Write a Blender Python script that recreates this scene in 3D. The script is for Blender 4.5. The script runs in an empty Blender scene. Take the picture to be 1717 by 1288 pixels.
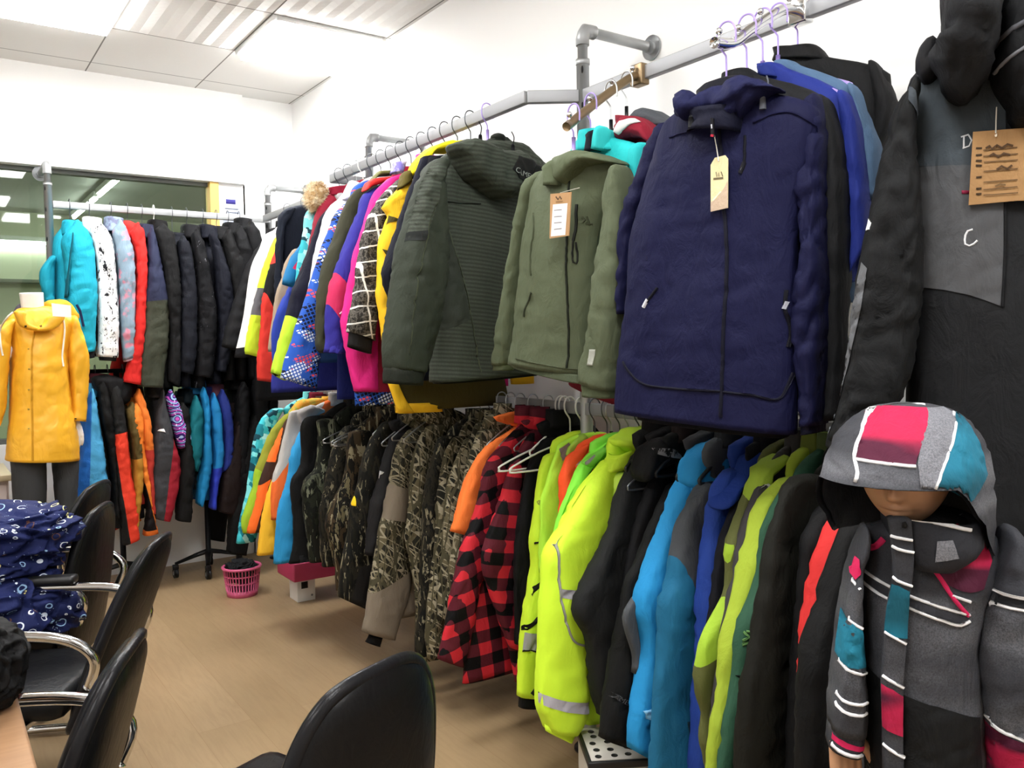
import bpy, bmesh, math, random
from mathutils import Vector, Matrix, noise
from mathutils.bvhtree import BVHTree
SC = bpy.context.scene
COL = SC.collection
PI = math.pi

# ------------------------------------------------------------------ materials
def lin(h):
    h = h.lstrip('#')
    c = [int(h[i:i+2], 16)/255 for i in (0, 2, 4)]
    return tuple(x/12.92 if x <= .04045 else ((x+.055)/1.055)**2.4 for x in c) + (1,)

class NT:
    def __init__(s, name):
        s.m = bpy.data.materials.new(name); s.m.use_nodes = True
        s.t = s.m.node_tree; s.b = s.t.nodes['Principled BSDF']
        s.out = s.t.nodes['Material Output']; s._tc = None
    def n(s, typ, **k):
        x = s.t.nodes.new(typ)
        for a, v in k.items(): setattr(x, a, v)
        return x
    def l(s, a, b): s.t.links.new(a, b)
    def put(s, v, sock):
        if hasattr(v, 'links') or isinstance(v, bpy.types.NodeSocket): s.l(v, sock)
        elif isinstance(v, str): sock.default_value = lin(v)
        else: sock.default_value = v
    def tc(s):
        if not s._tc: s._tc = s.n('ShaderNodeTexCoord').outputs['Object']
        return s._tc
    def xyz(s):
        if not hasattr(s, '_x'):
            q = s.n('ShaderNodeSeparateXYZ'); s.l(s.tc(), q.inputs[0]); s._x = q.outputs
        return s._x
    def map(s, sc=(1, 1, 1), rot=(0, 0, 0), loc=(0, 0, 0), src=None):
        q = s.n('ShaderNodeMapping'); s.l(src or s.tc(), q.inputs[0])
        q.inputs['Scale'].default_value = sc; q.inputs['Rotation'].default_value = rot; q.inputs['Location'].default_value = loc
        return q.outputs[0]
    def noise(s, scale, detail=3, rough=.55, vec=None, dist=0):
        q = s.n('ShaderNodeTexNoise'); s.l(vec or s.tc(), q.inputs['Vector'])
        q.inputs['Scale'].default_value = scale; q.inputs['Detail'].default_value = detail
        q.inputs['Roughness'].default_value = rough; q.inputs['Distortion'].default_value = dist
        return q.outputs['Fac']
    def vor(s, scale, vec=None, feat='F1', out='Distance', rnd=1.0):
        q = s.n('ShaderNodeTexVoronoi', feature=feat); s.l(vec or s.tc(), q.inputs['Vector'])
        q.inputs['Scale'].default_value = scale; q.inputs['Randomness'].default_value = rnd
        return q.outputs[out]
    def math(s, op, a, b=0.0, c=None):
        q = s.n('ShaderNodeMath', operation=op); s.put(a, q.inputs[0]); s.put(b, q.inputs[1])
        if c is not None: s.put(c, q.inputs[2])
        return q.outputs[0]
    def mix(s, f, a, b):
        q = s.n('ShaderNodeMix', data_type='RGBA'); s.put(f, q.inputs[0]); s.put(a, q.inputs[6]); s.put(b, q.inputs[7])
        return q.outputs[2]
    def ramp(s, f, stops, const=True):
        q = s.n('ShaderNodeValToRGB'); s.put(f, q.inputs[0]); r = q.color_ramp
        r.interpolation = 'CONSTANT' if const else 'LINEAR'
        while len(r.elements) < len(stops): r.elements.new(.5)
        for e, (p, c) in zip(r.elements, stops): e.position = p; e.color = lin(c)
        return q.outputs[0]
    def step(s, v, th): return s.math('GREATER_THAN', v, th)

# ---- patterns: each takes an NT and returns a colour (socket or hex)
def p_camo(t, a='#23231c', b='#4a4230', c='#77705a', d='#a89f84', sc=1.0, seed=0.0):
    v = t.map((sc*1.0, 1, sc*.38), (0, .15, 0), (seed, 0, seed*1.7))
    big = t.noise(16, 4, .6, v, .8)
    col = t.ramp(big, [(0, a), (.44, b), (.53, a), (.6, c), (.68, b)])
    v2 = t.map((sc, 1, sc*.22), (0, .45, 0), (seed*2, 0, 1))
    st = t.noise(34, 3, .6, v2, 1.4)
    col = t.mix(t.step(st, .61), col, d)
    v3 = t.map((sc, 1, sc*.25), (0, -.6, 0), (seed*3, 0, 2))
    st2 = t.noise(30, 2, .5, v3, 1.0)
    col = t.mix(t.step(st2, .62), col, '#17160f')
    return col
def p_reed(t, seed=0.0, base='#25231a'):
    col = t.ramp(t.noise(14, 3, .6, t.map(loc=(seed, 0, 0)), .5), [(0, '#191810'), (.45, base), (.6, '#464233')])
    for i, (ry, th) in enumerate(((.25, .06), (-.55, .055), (.9, .045), (-.1, .05))):
        v = t.map((1, .2, .13), (0, 0, 0), (seed+i*3.1, 0, i), t.map((1, 1, 1), (0, ry, 0)))
        col = t.mix(t.math('LESS_THAN', t.vor(36, v, 'DISTANCE_TO_EDGE'), th), col, ('#7c745e', '#5c553f', '#938b75', '#464230')[i])
    return col
def p_plaid(t, per=.09, red='#c92a36', mid='#571a26', blk='#0d0c0f', rot=0.0):
    q = t.n('ShaderNodeSeparateXYZ'); t.l(t.map((1, 1, 1), (0, rot, 0)), q.inputs[0])
    f = lambda s: t.step(t.math('FRACT', t.math('DIVIDE', s, per)), .5)
    s = t.math('ADD', f(t.math('ADD', q.outputs[0], q.outputs[1])), f(q.outputs[2]))
    return t.ramp(t.math('MULTIPLY', s, .5), [(0, red), (.3, mid), (.8, blk)])
def p_grid(t, base=None, line='#e6e4de', per=(.075, .052), w=.05, rot=.12):
    v = t.map((1, .15, 1), (0, rot, 0)); q = t.n('ShaderNodeSeparateXYZ'); t.l(v, q.inputs[0])
    n1 = t.noise(60, 3, .7, t.map((1, 1, .25))); n2 = t.noise(60, 3, .7, t.map((.25, 1, 1)))
    col = t.ramp(t.math('MULTIPLY', t.math('ADD', n1, n2), .5), [(0, '#14120f'), (.47, '#2b2824'), (.52, '#6b665e'), (.57, '#24211d')], False)
    wob = t.math('MULTIPLY', t.math('SUBTRACT', t.noise(9), .5), .03)
    for s, p in ((q.outputs[0], per[0]), (q.outputs[2], per[1])):
        fr = t.math('FRACT', t.math('DIVIDE', t.math('ADD', s, wob), p))
        col = t.mix(t.math('LESS_THAN', t.math('ABSOLUTE', t.math('SUBTRACT', fr, .5)), w), col, line)
    return col
def p_bluedot(t, base='#2a57b2'):
    v = t.map((1, .1, 1), (0, .35, 0)); q = t.n('ShaderNodeSeparateXYZ'); t.l(v, q.inputs[0])
    def dots(per, w):
        fx = t.math('ABSOLUTE', t.math('SUBTRACT', t.math('FRACT', t.math('DIVIDE', q.outputs[0], per)), .5))
        fz = t.math('ABSOLUTE', t.math('SUBTRACT', t.math('FRACT', t.math('DIVIDE', q.outputs[2], per)), .5))
        return t.math('LESS_THAN', t.math('MAXIMUM', fx, fz), w)
    m1 = t.noise(9, 2, .5, t.map((1, .1, 1.3))); m2 = t.noise(9, 2, .5, t.map((1, .1, 1.6), loc=(4, 0, 3))); m3 = t.noise(11, 2, .5, t.map((1, .1, 2), loc=(9, 0, 8)))
    d = dots(.014, .36)
    col = t.mix(t.math('MULTIPLY', d, t.step(m1, .52)), base, '#10142e')
    col = t.mix(t.math('MULTIPLY', dots(.012, .33), t.step(m2, .54)), col, '#dfe8f6')
    col = t.mix(t.math('MULTIPLY', d, t.step(m3, .585)), col, '#e0505e')
    return col
def p_splat(t, base='#f2f2f0', ink='#1c1c20', th=.57, seed=0):
    return t.mix(t.step(t.noise(30, 5, .75, t.map((1.3, 1, .6), (0, .5, 0), (seed, 0, 0)), .6), th), base, ink)
def p_mandala(t):
    v = t.map((1, .1, 1)); r = t.vor(9, v, out='Distance', rnd=.35)
    ring = t.math('FRACT', t.math('MULTIPLY', r, 7))
    col = t.ramp(ring, [(0, '#3b1f70'), (.35, '#d05ac2'), (.6, '#4a2a86'), (.75, '#9fc8f2')])
    sp = t.vor(75, v)
    return t.mix(t.math('LESS_THAN', sp, .25), col, '#f0d8f4')
def p_tealgeo(t, seed=0):
    v = t.map((1, .2, 1), (0, .5, 0), (seed, 0, 0))
    q = t.n('ShaderNodeTexVoronoi', distance='MANHATTAN'); t.l(v, q.inputs['Vector']); q.inputs['Scale'].default_value = 30
    s = t.n('ShaderNodeSeparateColor'); t.l(q.outputs['Color'], s.inputs[0])
    return t.ramp(s.outputs[0], [(0, '#7fdde2'), (.35, '#3fb9c6'), (.6, '#1d7d8e'), (.78, '#15424f'), (.9, '#b8eef0')])
def p_clouds(t, a, b, th=.52, sc=9, soft=.06, seed=0):
    q = t.n('ShaderNodeMapRange'); t.put(t.noise(sc, 3, .6, t.map(loc=(seed, seed, 0))), q.inputs[0])
    q.inputs[1].default_value = th-soft; q.inputs[2].default_value = th+soft
    return t.mix(q.outputs[0], a, b)
def p_heather(t, a='#6f7074', b='#45464a', band=True):
    g = t.noise(420, 2, .8)
    q = t.n('ShaderNodeMapRange'); t.put(g, q.inputs[0]); q.inputs[1].default_value = .3; q.inputs[2].default_value = .7
    col = t.mix(q.outputs[0], b, a)
    if band:
        wv = t.noise(9, 2, .5, t.map((.15, .15, 1.3), (0, .12, 0)))
        r = t.n('ShaderNodeMapRange'); t.put(wv, r.inputs[0]); r.inputs[1].default_value = .42; r.inputs[2].default_value = .58
        col = t.mix(t.math('MULTIPLY', r.outputs[0], .8), col, '#2b2c31')
    return col
def p_band(t, a='#c92653', b='#5c1c35', sc=14, rot=.15):
    wv = t.noise(sc, 1, .3, t.map((.15, .15, 1), (0, rot, 0)))
    q = t.n('ShaderNodeMapRange'); t.put(wv, q.inputs[0]); q.inputs[1].default_value = .45; q.inputs[2].default_value = .56
    return t.mix(q.outputs[0], a, b)
def p_kids(t, base='#1b2350'):
    q = t.n('ShaderNodeTexVoronoi'); t.l(t.map((1, 1, 1)), q.inputs['Vector']); q.inputs['Scale'].default_value = 30
    s = t.n('ShaderNodeSeparateColor'); t.l(q.outputs['Color'], s.inputs[0])
    pc = t.ramp(s.outputs[0], [(0, '#dfe6f0'), (.3, '#6b4a3c'), (.42, '#9fc3e6'), (.7, '#f0e9a0'), (.8, '#e8ecf4')])
    rad = t.math('MULTIPLY', s.outputs[1], .42)
    ringo = t.math('ABSOLUTE', t.math('SUBTRACT', q.outputs['Distance'], rad))
    col = t.mix(t.math('MULTIPLY', t.math('LESS_THAN', ringo, .045), t.step(s.outputs[2], .3)), base, pc)
    sq = t.noise(70, 2, .5, dist=1.0)
    return t.mix(t.step(sq, .71), col, '#b9cfe8')
def p_stripe(t, a, b, per=.013):
    x = t.xyz()
    w = t.math('ADD', t.math('MULTIPLY', t.math('SINE', t.math('MULTIPLY', t.math('ADD', x[2], t.math('MULTIPLY', x[0], .08)), 2*PI/per)), .5), .5)
    g = t.noise(180, 2, .7)
    return t.mix(t.math('MULTIPLY', w, t.math('ADD', g, .15)), a, b)
def p_ripstop(t, a, b, sc=300):
    return t.mix(t.noise(sc, 2, .7), a, b)

PAT = {k[2:]: v for k, v in list(globals().items()) if k.startswith('p_')}
def colour(t, c):
    if isinstance(c, str): return c
    return PAT[c[0]](t, *c[1:]) if not (len(c) == 2 and isinstance(c[1], dict)) else PAT[c[0]](t, **c[1])

MATS = {}
def mat(spec, rough=.72, bump=.35, bsc=18, sheen=.0, metal=0.0, coat=0.0):
    """spec: '#hex' | (pattern, args...) | ['blocks', base, [colour, (a,b,c),(a,b,c)...], ...]  (a*u+b*z+c>0, all)"""
    key = repr((spec, rough, bump, bsc, sheen, metal, coat))
    if key in MATS: return MATS[key]
    t = NT('cloth_%d' % len(MATS))
    if isinstance(spec, (list, tuple)) and spec[0] == 'blocks':
        col = colour(t, spec[1]); x = t.xyz()
        for lay in spec[2:]:
            f = None
            for a, b, c in lay[1:]:
                s = t.step(t.math('MULTIPLY_ADD', x[0], a, t.math('MULTIPLY_ADD', x[2], b, c)), 0.0)
                f = s if f is None else t.math('MULTIPLY', f, s)
            col = t.mix(f, col, colour(t, lay[0]))
    else: col = colour(t, spec)
    t.put(col, t.b.inputs['Base Color'])
    t.b.inputs['Roughness'].default_value = rough; t.b.inputs['Metallic'].default_value = metal
    t.b.inputs['Specular IOR Level'].default_value = .18
    t.b.inputs['Sheen Weight'].default_value = sheen; t.b.inputs['Coat Weight'].default_value = coat
    if bump:
        n1 = t.noise(bsc, 4, .55, t.map((1.2, 1.2, .55), (0, .35, 0)), .7)
        n2 = t.noise(bsc*22, 1, .5)
        h = t.math('ADD', n1, t.math('MULTIPLY', n2, .03))
        bp = t.n('ShaderNodeBump'); bp.inputs['Strength'].default_value = bump; bp.inputs['Distance'].default_value = .02
        t.l(h, bp.inputs['Height']); t.l(bp.outputs[0], t.b.inputs['Normal'])
    MATS[key] = t.m
    return t.m
def plain(name, col, rough=.5, metal=0.0, spec=.5, coat=0.0):
    key = ('plain', name)
    if key in MATS: return MATS[key]
    t = NT(name); t.b.inputs['Base Color'].default_value = lin(col)
    t.b.inputs['Roughness'].default_value = rough; t.b.inputs['Metallic'].default_value = metal
    t.b.inputs['Specular IOR Level'].default_value = spec; t.b.inputs['Coat Weight'].default_value = coat
    MATS[key] = t.m; return t.m
def emit(name, col, st):
    t = NT(name); t.b.inputs['Base Color'].default_value = lin(col)
    t.b.inputs['Emission Color'].default_value = lin(col); t.b.inputs['Emission Strength'].default_value = st
    return t.m

# ------------------------------------------------------------------ objects
def link(name, bm, mats, parent=None, smooth=True):
    me = bpy.data.meshes.new(name); bm.to_mesh(me); bm.free()
    for m in (mats if isinstance(mats, (list, tuple)) else [mats]): me.materials.append(m)
    if smooth:
        for p in me.polygons: p.use_smooth = True
    o = bpy.data.objects.new(name, me); COL.objects.link(o)
    if parent: o.parent = parent
    return o
def tag(o, label, cat, group=None):
    o['label'] = label; o['category'] = cat
    if group: o['group'] = group
    return o
def thing(name, label, cat, loc=(0, 0, 0), rz=0.0, group=None):
    o = bpy.data.objects.new(name, None); COL.objects.link(o); o.empty_display_size = .05
    o.location = loc; o.rotation_euler = (0, 0, rz)
    return tag(o, label, cat, group)
def struct(name, bm, m, smooth=False):
    o = link(name, bm, m, None, smooth); o['kind'] = 'structure'; return o

def box(bm, c, s, rot=None, bevel=0.0, mi=0):
    M = Matrix.Translation(c) @ (rot.to_4x4() if rot else Matrix.Identity(4)) @ Matrix.Diagonal((s[0], s[1], s[2], 1))
    r = bmesh.ops.create_cube(bm, size=1, matrix=M)
    fs = {f for v in r['verts'] for f in v.link_faces}
    for f in fs: f.material_index = mi
    if bevel:
        es = list({e for v in r['verts'] for e in v.link_edges})
        bmesh.ops.bevel(bm, geom=es, offset=bevel, segments=2, profile=.6, affect='EDGES')
def rz(a): return Matrix.Rotation(a, 3, 'Z')

def tube(bm, pts, r, n=10, closed=False, mi=0, cap=True, fl=1.0):
    """round (or flattened) tube along points; r scalar or list"""
    pts = [Vector(p) for p in pts]; N = len(pts)
    rs = r if isinstance(r, (list, tuple)) else [r]*N
    rings = []; up = None
    for i, p in enumerate(pts):
        a = pts[i-1] if (i > 0 or closed) else p; b = pts[(i+1) % N] if (i < N-1 or closed) else p
        d = (b-a).normalized()
        if up is None:
            up = Vector((0, 0, 1)) if abs(d.z) < .9 else Vector((1, 0, 0))
        s = d.cross(up); s = s.normalized() if s.length > 1e-6 else Vector((1, 0, 0)); up = s.cross(d).normalized()
        rings.append([bm.verts.new(p + rs[i]*(math.cos(2*PI*k/n)*s + fl*math.sin(2*PI*k/n)*up)) for k in range(n)])
    for i in range(N if closed else N-1):
        A, B = rings[i], rings[(i+1) % N]
        for k in range(n):
            f = bm.faces.new((A[k], A[(k+1) % n], B[(k+1) % n], B[k])); f.material_index = mi
    if cap and not closed:
        bm.faces.new(rings[0]).material_index = mi; bm.faces.new(list(reversed(rings[-1]))).material_index = mi
def smooth_path(pts, k=6):
    P = [Vector(p) for p in pts]; out = []
    for i in range(len(P)-1):
        p0, p1, p2, p3 = P[max(i-1, 0)], P[i], P[i+1], P[min(i+2, len(P)-1)]
        for j in range(k):
            t = j/k
            out.append(.5*((2*p1)+(-p0+p2)*t+(2*p0-5*p1+4*p2-p3)*t*t+(-p0+3*p1-3*p2+p3)*t**3))
    return out + [P[-1]]
def lathe(bm, prof, n=24, c=(0, 0, 0), mi=0):
    rings = []
    for r, z in prof:
        rings.append([bm.verts.new((c[0]+r*math.cos(2*PI*k/n), c[1]+r*math.sin(2*PI*k/n), c[2]+z)) for k in range(n)])
    for A, B in zip(rings, rings[1:]):
        for k in range(n):
            bm.faces.new((A[k], A[(k+1) % n], B[(k+1) % n], B[k])).material_index = mi
    bm.faces.new(list(reversed(rings[0]))).material_index = mi; bm.faces.new(rings[-1]).material_index = mi

# ------------------------------------------------------------------ cloth lofts
def resample(P, n):
    P = smooth_path([(a, b, 0) for a, b in P], 8) if len(P) > 2 else [Vector((a, b, 0)) for a, b in P]
    d = [0]
    for a, b in zip(P, P[1:]): d.append(d[-1]+(b-a).length)
    out = []; j = 0
    for i in range(n):
        s = d[-1]*i/(n-1)
        while j < len(P)-2 and d[j+1] < s: j += 1
        f = (s-d[j])/max(d[j+1]-d[j], 1e-9)
        out.append(P[j].lerp(P[j+1], min(max(f, 0), 1)))
    return out
def lerp_list(v, f):
    if not isinstance(v, (list, tuple)): return v
    x = f*(len(v)-1); i = min(int(x), len(v)-2)
    return v[i]+(v[i+1]-v[i])*(x-i)
def fold(p, seed, kind):
    q = Vector((p.x*7+seed*3.1, p.y*4+seed, p.z*4.0+seed*1.7))
    v = noise.noise(q)*.9
    w = Vector((p.x*9+p.z*4+seed*2.3, seed*5.1+p.y*6, p.z*11-p.x*5+seed))
    n = noise.noise(w)
    v += (.45-abs(n))*(.8 if kind == 'sleeve' else .4) - max(0.0, 1-abs(n)*6)**2*(.75 if kind == 'sleeve' else .4)
    w2 = Vector((p.x*17-p.z*10+seed*1.9, p.y*14+seed, p.z*15+p.x*13-seed))
    n2 = noise.noise(w2)
    v -= max(0.0, 1-abs(n2)*5)**2*.38
    v += noise.noise(Vector((p.x*24+seed, p.y*5-seed, p.z*2.4+seed*.7)))*(.5 if kind == 'sleeve' else .6)
    return v + noise.noise(w2*2.1)*.16
NSEED = [0]
def loft(L, R, t, dy=0.0, kind='body', amp=.006, nv=26, step=.018, open_end=True, open_top=False, quilt=0.0, sq=2.4, mi=0, bm=None, seed=None):
    """cloth tube between the edge lines L and R (u,z pairs, top to bottom); t = half thickness"""
    bm = bm or bmesh.new()
    if seed is None: NSEED[0] += 1; seed = NSEED[0]*1.37
    ln = sum(math.dist(a, b) for a, b in zip(L, L[1:]))
    n = max(6, min(60, int(ln/step)))
    A, B = resample(L, n), resample(R, n)
    rings = []
    def ring(a, b, tt, sc=1.0, off=Vector((0, 0, 0)), f=.5, am=None):
        m = (a+b)/2; h = (b-a)/2*sc; out = []
        for k in range(nv):
            th = 2*PI*k/nv; c, s = math.cos(th), math.sin(th)
            cx = math.copysign(abs(c)**(2/sq), c); sx = math.copysign(abs(s)**(2/sq), s)
            p = Vector((m.x+h.x*cx, dy-tt*sc*sx, m.y+h.y*cx)) + off
            nrm = Vector((h.x*c*tt, 0, h.y*c*tt)) ; hl = max(h.length, 1e-6)
            nrm = Vector((c*h.x/hl*tt/hl if hl > tt else c*h.x/hl, -s, c*h.y/hl)); nrm.normalize()
            env = min(1.0, 8*f*(1.02-f)+.25)
            d = fold(Vector((p.x, p.y, p.z)), seed, kind)*(amp if am is None else am)*env
            d *= .35+.65*abs(s)
            if quilt: d += (abs(math.sin(PI*(p.z)/quilt))-.6)*.009*abs(s)
            out.append(bm.verts.new(p+nrm*d))
        return out
    for i in range(n):
        f = i/(n-1)
        rings.append(ring(A[i], B[i], lerp_list(t, f), 1.0, f=f))
    def bridge(P, Q):
        for k in range(nv):
            try: bm.faces.new((P[k], P[(k+1) % nv], Q[(k+1) % nv], Q[k])).material_index = mi
            except ValueError: pass
    ax = (A[1]-A[0]+B[1]-B[0]).normalized(); ax = Vector((ax.x, 0, ax.y))
    bx = (A[-1]-A[-2]+B[-1]-B[-2]).normalized(); bx = Vector((bx.x, 0, bx.y))
    t0, t1 = lerp_list(t, 0), lerp_list(t, 1)
    if open_top:
        pre = [ring(A[0], B[0], t0, .84, ax*.03, .0, 0), ring(A[0], B[0], t0, .86, ax*.002, .0, 0)]
    else:
        pre = [ring(A[0], B[0], t0, .45, -ax*t0*.42, .0, 0), ring(A[0], B[0], t0, .82, -ax*t0*.25, .0, 0)]
    if open_end:
        post = [ring(A[-1], B[-1], t1, .88, -bx*.002, 1., 0), ring(A[-1], B[-1], t1, .84, -bx*.035, 1., 0)]
    else:
        post = [ring(A[-1], B[-1], t1, .82, bx*t1*.25, 1., 0), ring(A[-1], B[-1], t1, .45, bx*t1*.42, 1., 0)]
    allr = pre+rings+post
    for P, Q in zip(allr, allr[1:]): bridge(P, Q)
    for cap, rev in ((allr[0], False), (allr[-1], True)):
        try: bm.faces.new(list(reversed(cap)) if not rev else cap).material_index = mi
        except ValueError: pass
    bmesh.ops.recalc_face_normals(bm, faces=bm.faces[:])
    return bm
def snap(bvh, u, z, off, yref):
    """front surface point at (u,z), or the nearest silhouette point when the ray misses"""
    h = bvh.ray_cast(Vector((u, -2, z)), Vector((0, 1, 0)))
    if h[0] is None:
        h = bvh.find_nearest(Vector((u, yref, z)))
        n = Vector((h[0].x-u, 0, h[0].z-z)); n = -n.normalized() if n.length > 1e-6 else Vector((0, -1, 0))
        return h[0]+(n*.6+Vector((0, -.8, 0)))*off
    n = h[1] if h[1].y < 0 else -h[1]
    return h[0]+n*off*.7-Vector((0, off*.3, 0))
def yref_of(bvh, pts, dflt=0.0):
    ys = [h[0].y for u, z in pts for h in [bvh.ray_cast(Vector((u, -2, z)), Vector((0, 1, 0)))] if h[0] is not None]
    return max(ys) if ys else dflt
def patch_into(bm, bvh, poly, mi, off=.002, dflt=0.0, res=.012, solid=0.0):
    """lay a polygon (u,z) on the front of a cloth mesh"""
    b = bmesh.new()
    vs = [b.verts.new((p[0], 0, p[1])) for p in poly]
    b.faces.new(vs); bmesh.ops.triangulate(b, faces=b.faces[:])
    for _ in range(7):
        es = [e for e in b.edges if e.calc_length() > res]
        if not es or len(b.faces) > 9000: break
        bmesh.ops.subdivide_edges(b, edges=es, cuts=1)
        bmesh.ops.triangulate(b, faces=[f for f in b.faces if len(f.verts) > 3])
    yr = yref_of(bvh, [(v.co.x, v.co.z) for v in b.verts][::3], dflt)
    cp = {v: bm.verts.new(snap(bvh, v.co.x, v.co.z, off, yr)) for v in b.verts}
    for f in b.faces:
        g = [cp[v] for v in f.verts]
        try: nf = bm.faces.new(g)
        except ValueError: continue
        nf.material_index = mi; nf.normal_update()
        if nf.normal.y > 0: nf.normal_flip()
    if solid:
        back = {v: bm.verts.new((w.co.x, w.co.y+solid, w.co.z)) for v, w in cp.items()}
        for e in b.edges:
            if len(e.link_faces) == 1:
                a, c = e.verts
                try: bm.faces.new((cp[a], cp[c], back[c], back[a])).material_index = mi
                except ValueError: pass
    b.free()
def ribbon_into(bm, bvh, pts, w, mi, off=.0038, dflt=0.0):
    """a narrow raised strip along a line (u,z)"""
    ln = sum(math.dist(a, b) for a, b in zip(pts, pts[1:])); n = max(3, min(120, int(ln/.007)))
    P = resample(pts, n) if len(pts) > 2 else [Vector((pts[0][0]+(pts[1][0]-pts[0][0])*i/(n-1), pts[0][1]+(pts[1][1]-pts[0][1])*i/(n-1), 0)) for i in range(n)]
    yr = yref_of(bvh, [(p.x, p.y) for p in P], dflt); rows = []
    for i, p in enumerate(P):
        d = (P[min(i+1, n-1)]-P[max(i-1, 0)]); d = d.normalized() if d.length > 1e-9 else Vector((1, 0, 0)); q = Vector((-d.y, d.x, 0))*w/2
        row = [bm.verts.new(snap(bvh, p.x+q.x*k, p.y+q.y*k, o, yr)) for k, o in ((1.1, -.001), (.85, off), (0, off*1.1), (-.85, off), (-1.1, -.001))]
        rows.append(row)
    for A, B in zip(rows, rows[1:]):
        for k in range(4):
            try: f = bm.faces.new((A[k], A[k+1], B[k+1], B[k]))
            except ValueError: continue
            f.material_index = mi; f.normal_update()
            if f.normal.y > 0: f.normal_flip()
def bvh_of(bm): bm.normal_update(); return BVHTree.FromBMesh(bm)

def ribbon_poly(pts, w):
    P = [Vector((a, b)) for a, b in pts]; l = []; r = []
    for i, p in enumerate(P):
        d = (P[min(i+1, len(P)-1)]-P[max(i-1, 0)]).normalized(); nn = Vector((-d.y, d.x))*w/2
        l.append(tuple(p+nn)); r.append(tuple(p-nn))
    return l + r[::-1]
SOFT = dict(rough=.72, bump=.42)
def M(spec):
    """material by spec; a tuple ('@', spec, {...}) overrides finish"""
    if isinstance(spec, tuple) and spec and spec[0] == '@': return mat(spec[1], **{**SOFT, **spec[2]})
    return mat(spec, **SOFT)

def build_part(root, p, parent=None):
    o = p.get('o', {})
    bm = loft(p['L'], p['R'], p['t'], p.get('dy', 0), kind=o.get('k', p['n']), amp=o.get('amp', .006)*1.55, open_end=o.get('oe', True),
              open_top=o.get('ot', False), quilt=o.get('q', 0), sq=o.get('sq', 2.8), step=o.get('st', .018), nv=o.get('nv', 26))
    mats = [M(p['m'])]
    bv = bvh_of(bm)
    if p.get('fur'):
        bm.faces.ensure_lookup_table(); rnd = random.Random(3); fs = list(bm.faces)
        for _ in range(2600):
            f = rnd.choice(fs); c = f.calc_center_median(); n = (f.normal+Vector((rnd.uniform(-.8, .8), rnd.uniform(-.8, .8), rnd.uniform(-.9, .6)))).normalized()
            e = c+n*rnd.uniform(.012, .03); sd = n.orthogonal().normalized()*.0011
            try: bm.faces.new([bm.verts.new(c+sd), bm.verts.new(c-sd), bm.verts.new(e)])
            except ValueError: pass
    for poly, m, *w in p.get('d', []):
        mm = M(m)
        if mm not in mats: mats.append(mm)
        if w: ribbon_into(bm, bv, poly, w[0], mats.index(mm))
        else: patch_into(bm, bv, poly, mats.index(mm), .0024, res=.009)
    ob = link(p['n'], bm, mats, parent or root)
    if p.get('lab'): ob['label'] = p['lab']
    for c in p.get('c', []):          # sub-parts laid on this part's front
        b2 = bmesh.new(); ms = [M(c['m'])]
        for q in c['q']:
            mi = 0
            if len(q) > 2:
                mm = M(q[2])
                if mm not in ms: ms.append(mm)
                mi = ms.index(mm)
            off = c.get('off', .0035) + (.0012 if mi else 0)
            if len(q) > 1 and q[1]: ribbon_into(b2, bv, q[0], q[1], mi, off)
            else: patch_into(b2, bv, q[0], mi, off, res=.009, solid=c.get('s', .004) if mi == 0 else 0)
        s = link(c['n'], b2, ms, ob)
        if c.get('lab'): s['label'] = c['lab']
    return ob

# hangers ------------------------------------------------------------------
HM = {}
def hanger_mats():
    HM.update(black=plain('black_hanger_plastic', '#17171a', .35), lilac=plain('lilac_plastic', '#a58fd6', .3),
              white=plain('white_plastic', '#f0efe9', .35), steel=plain('steel_wire', '#b9bbbd', .3, .9),
              wire=plain('dark_steel_wire', '#5d6064', .35, .8))
def hook_bm(st, r, big=.03):
    """hook over a rail running along local Y; rail centre at local origin"""
    bm = bmesh.new()
    pts = [(.024, 0, -.014), (.024, 0, .012), (.015, 0, .03), (0, 0, .036), (-.015, 0, .03), (-.023, 0, .012), (-.02, 0, -.012), (-.004, 0, -.034), (0, 0, -.05), (0, 0, -st)]
    tube(bm, smooth_path(pts, 4), r, 8); return bm
def bar_bm(st, hw, r, drop=.075):
    bm = bmesh.new()
    pts = [(0, 0, -st), (-.03, 0, -st-.008), (-hw*.55, 0, -st-drop*.45), (-hw, 0, -st-drop), (-hw-.008, 0, -st-drop-.012), (-hw+.01, 0, -st-drop-.02), (0, 0, -st-drop-.02),
           (hw-.01, 0, -st-drop-.02), (hw+.008, 0, -st-drop-.012), (hw, 0, -st-drop), (hw*.55, 0, -st-drop*.45), (.03, 0, -st-.008)]
    tube(bm, smooth_path(pts+[pts[0]], 3)[:-1], r, 8, closed=True); return bm
HPROTO = {}
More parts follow.
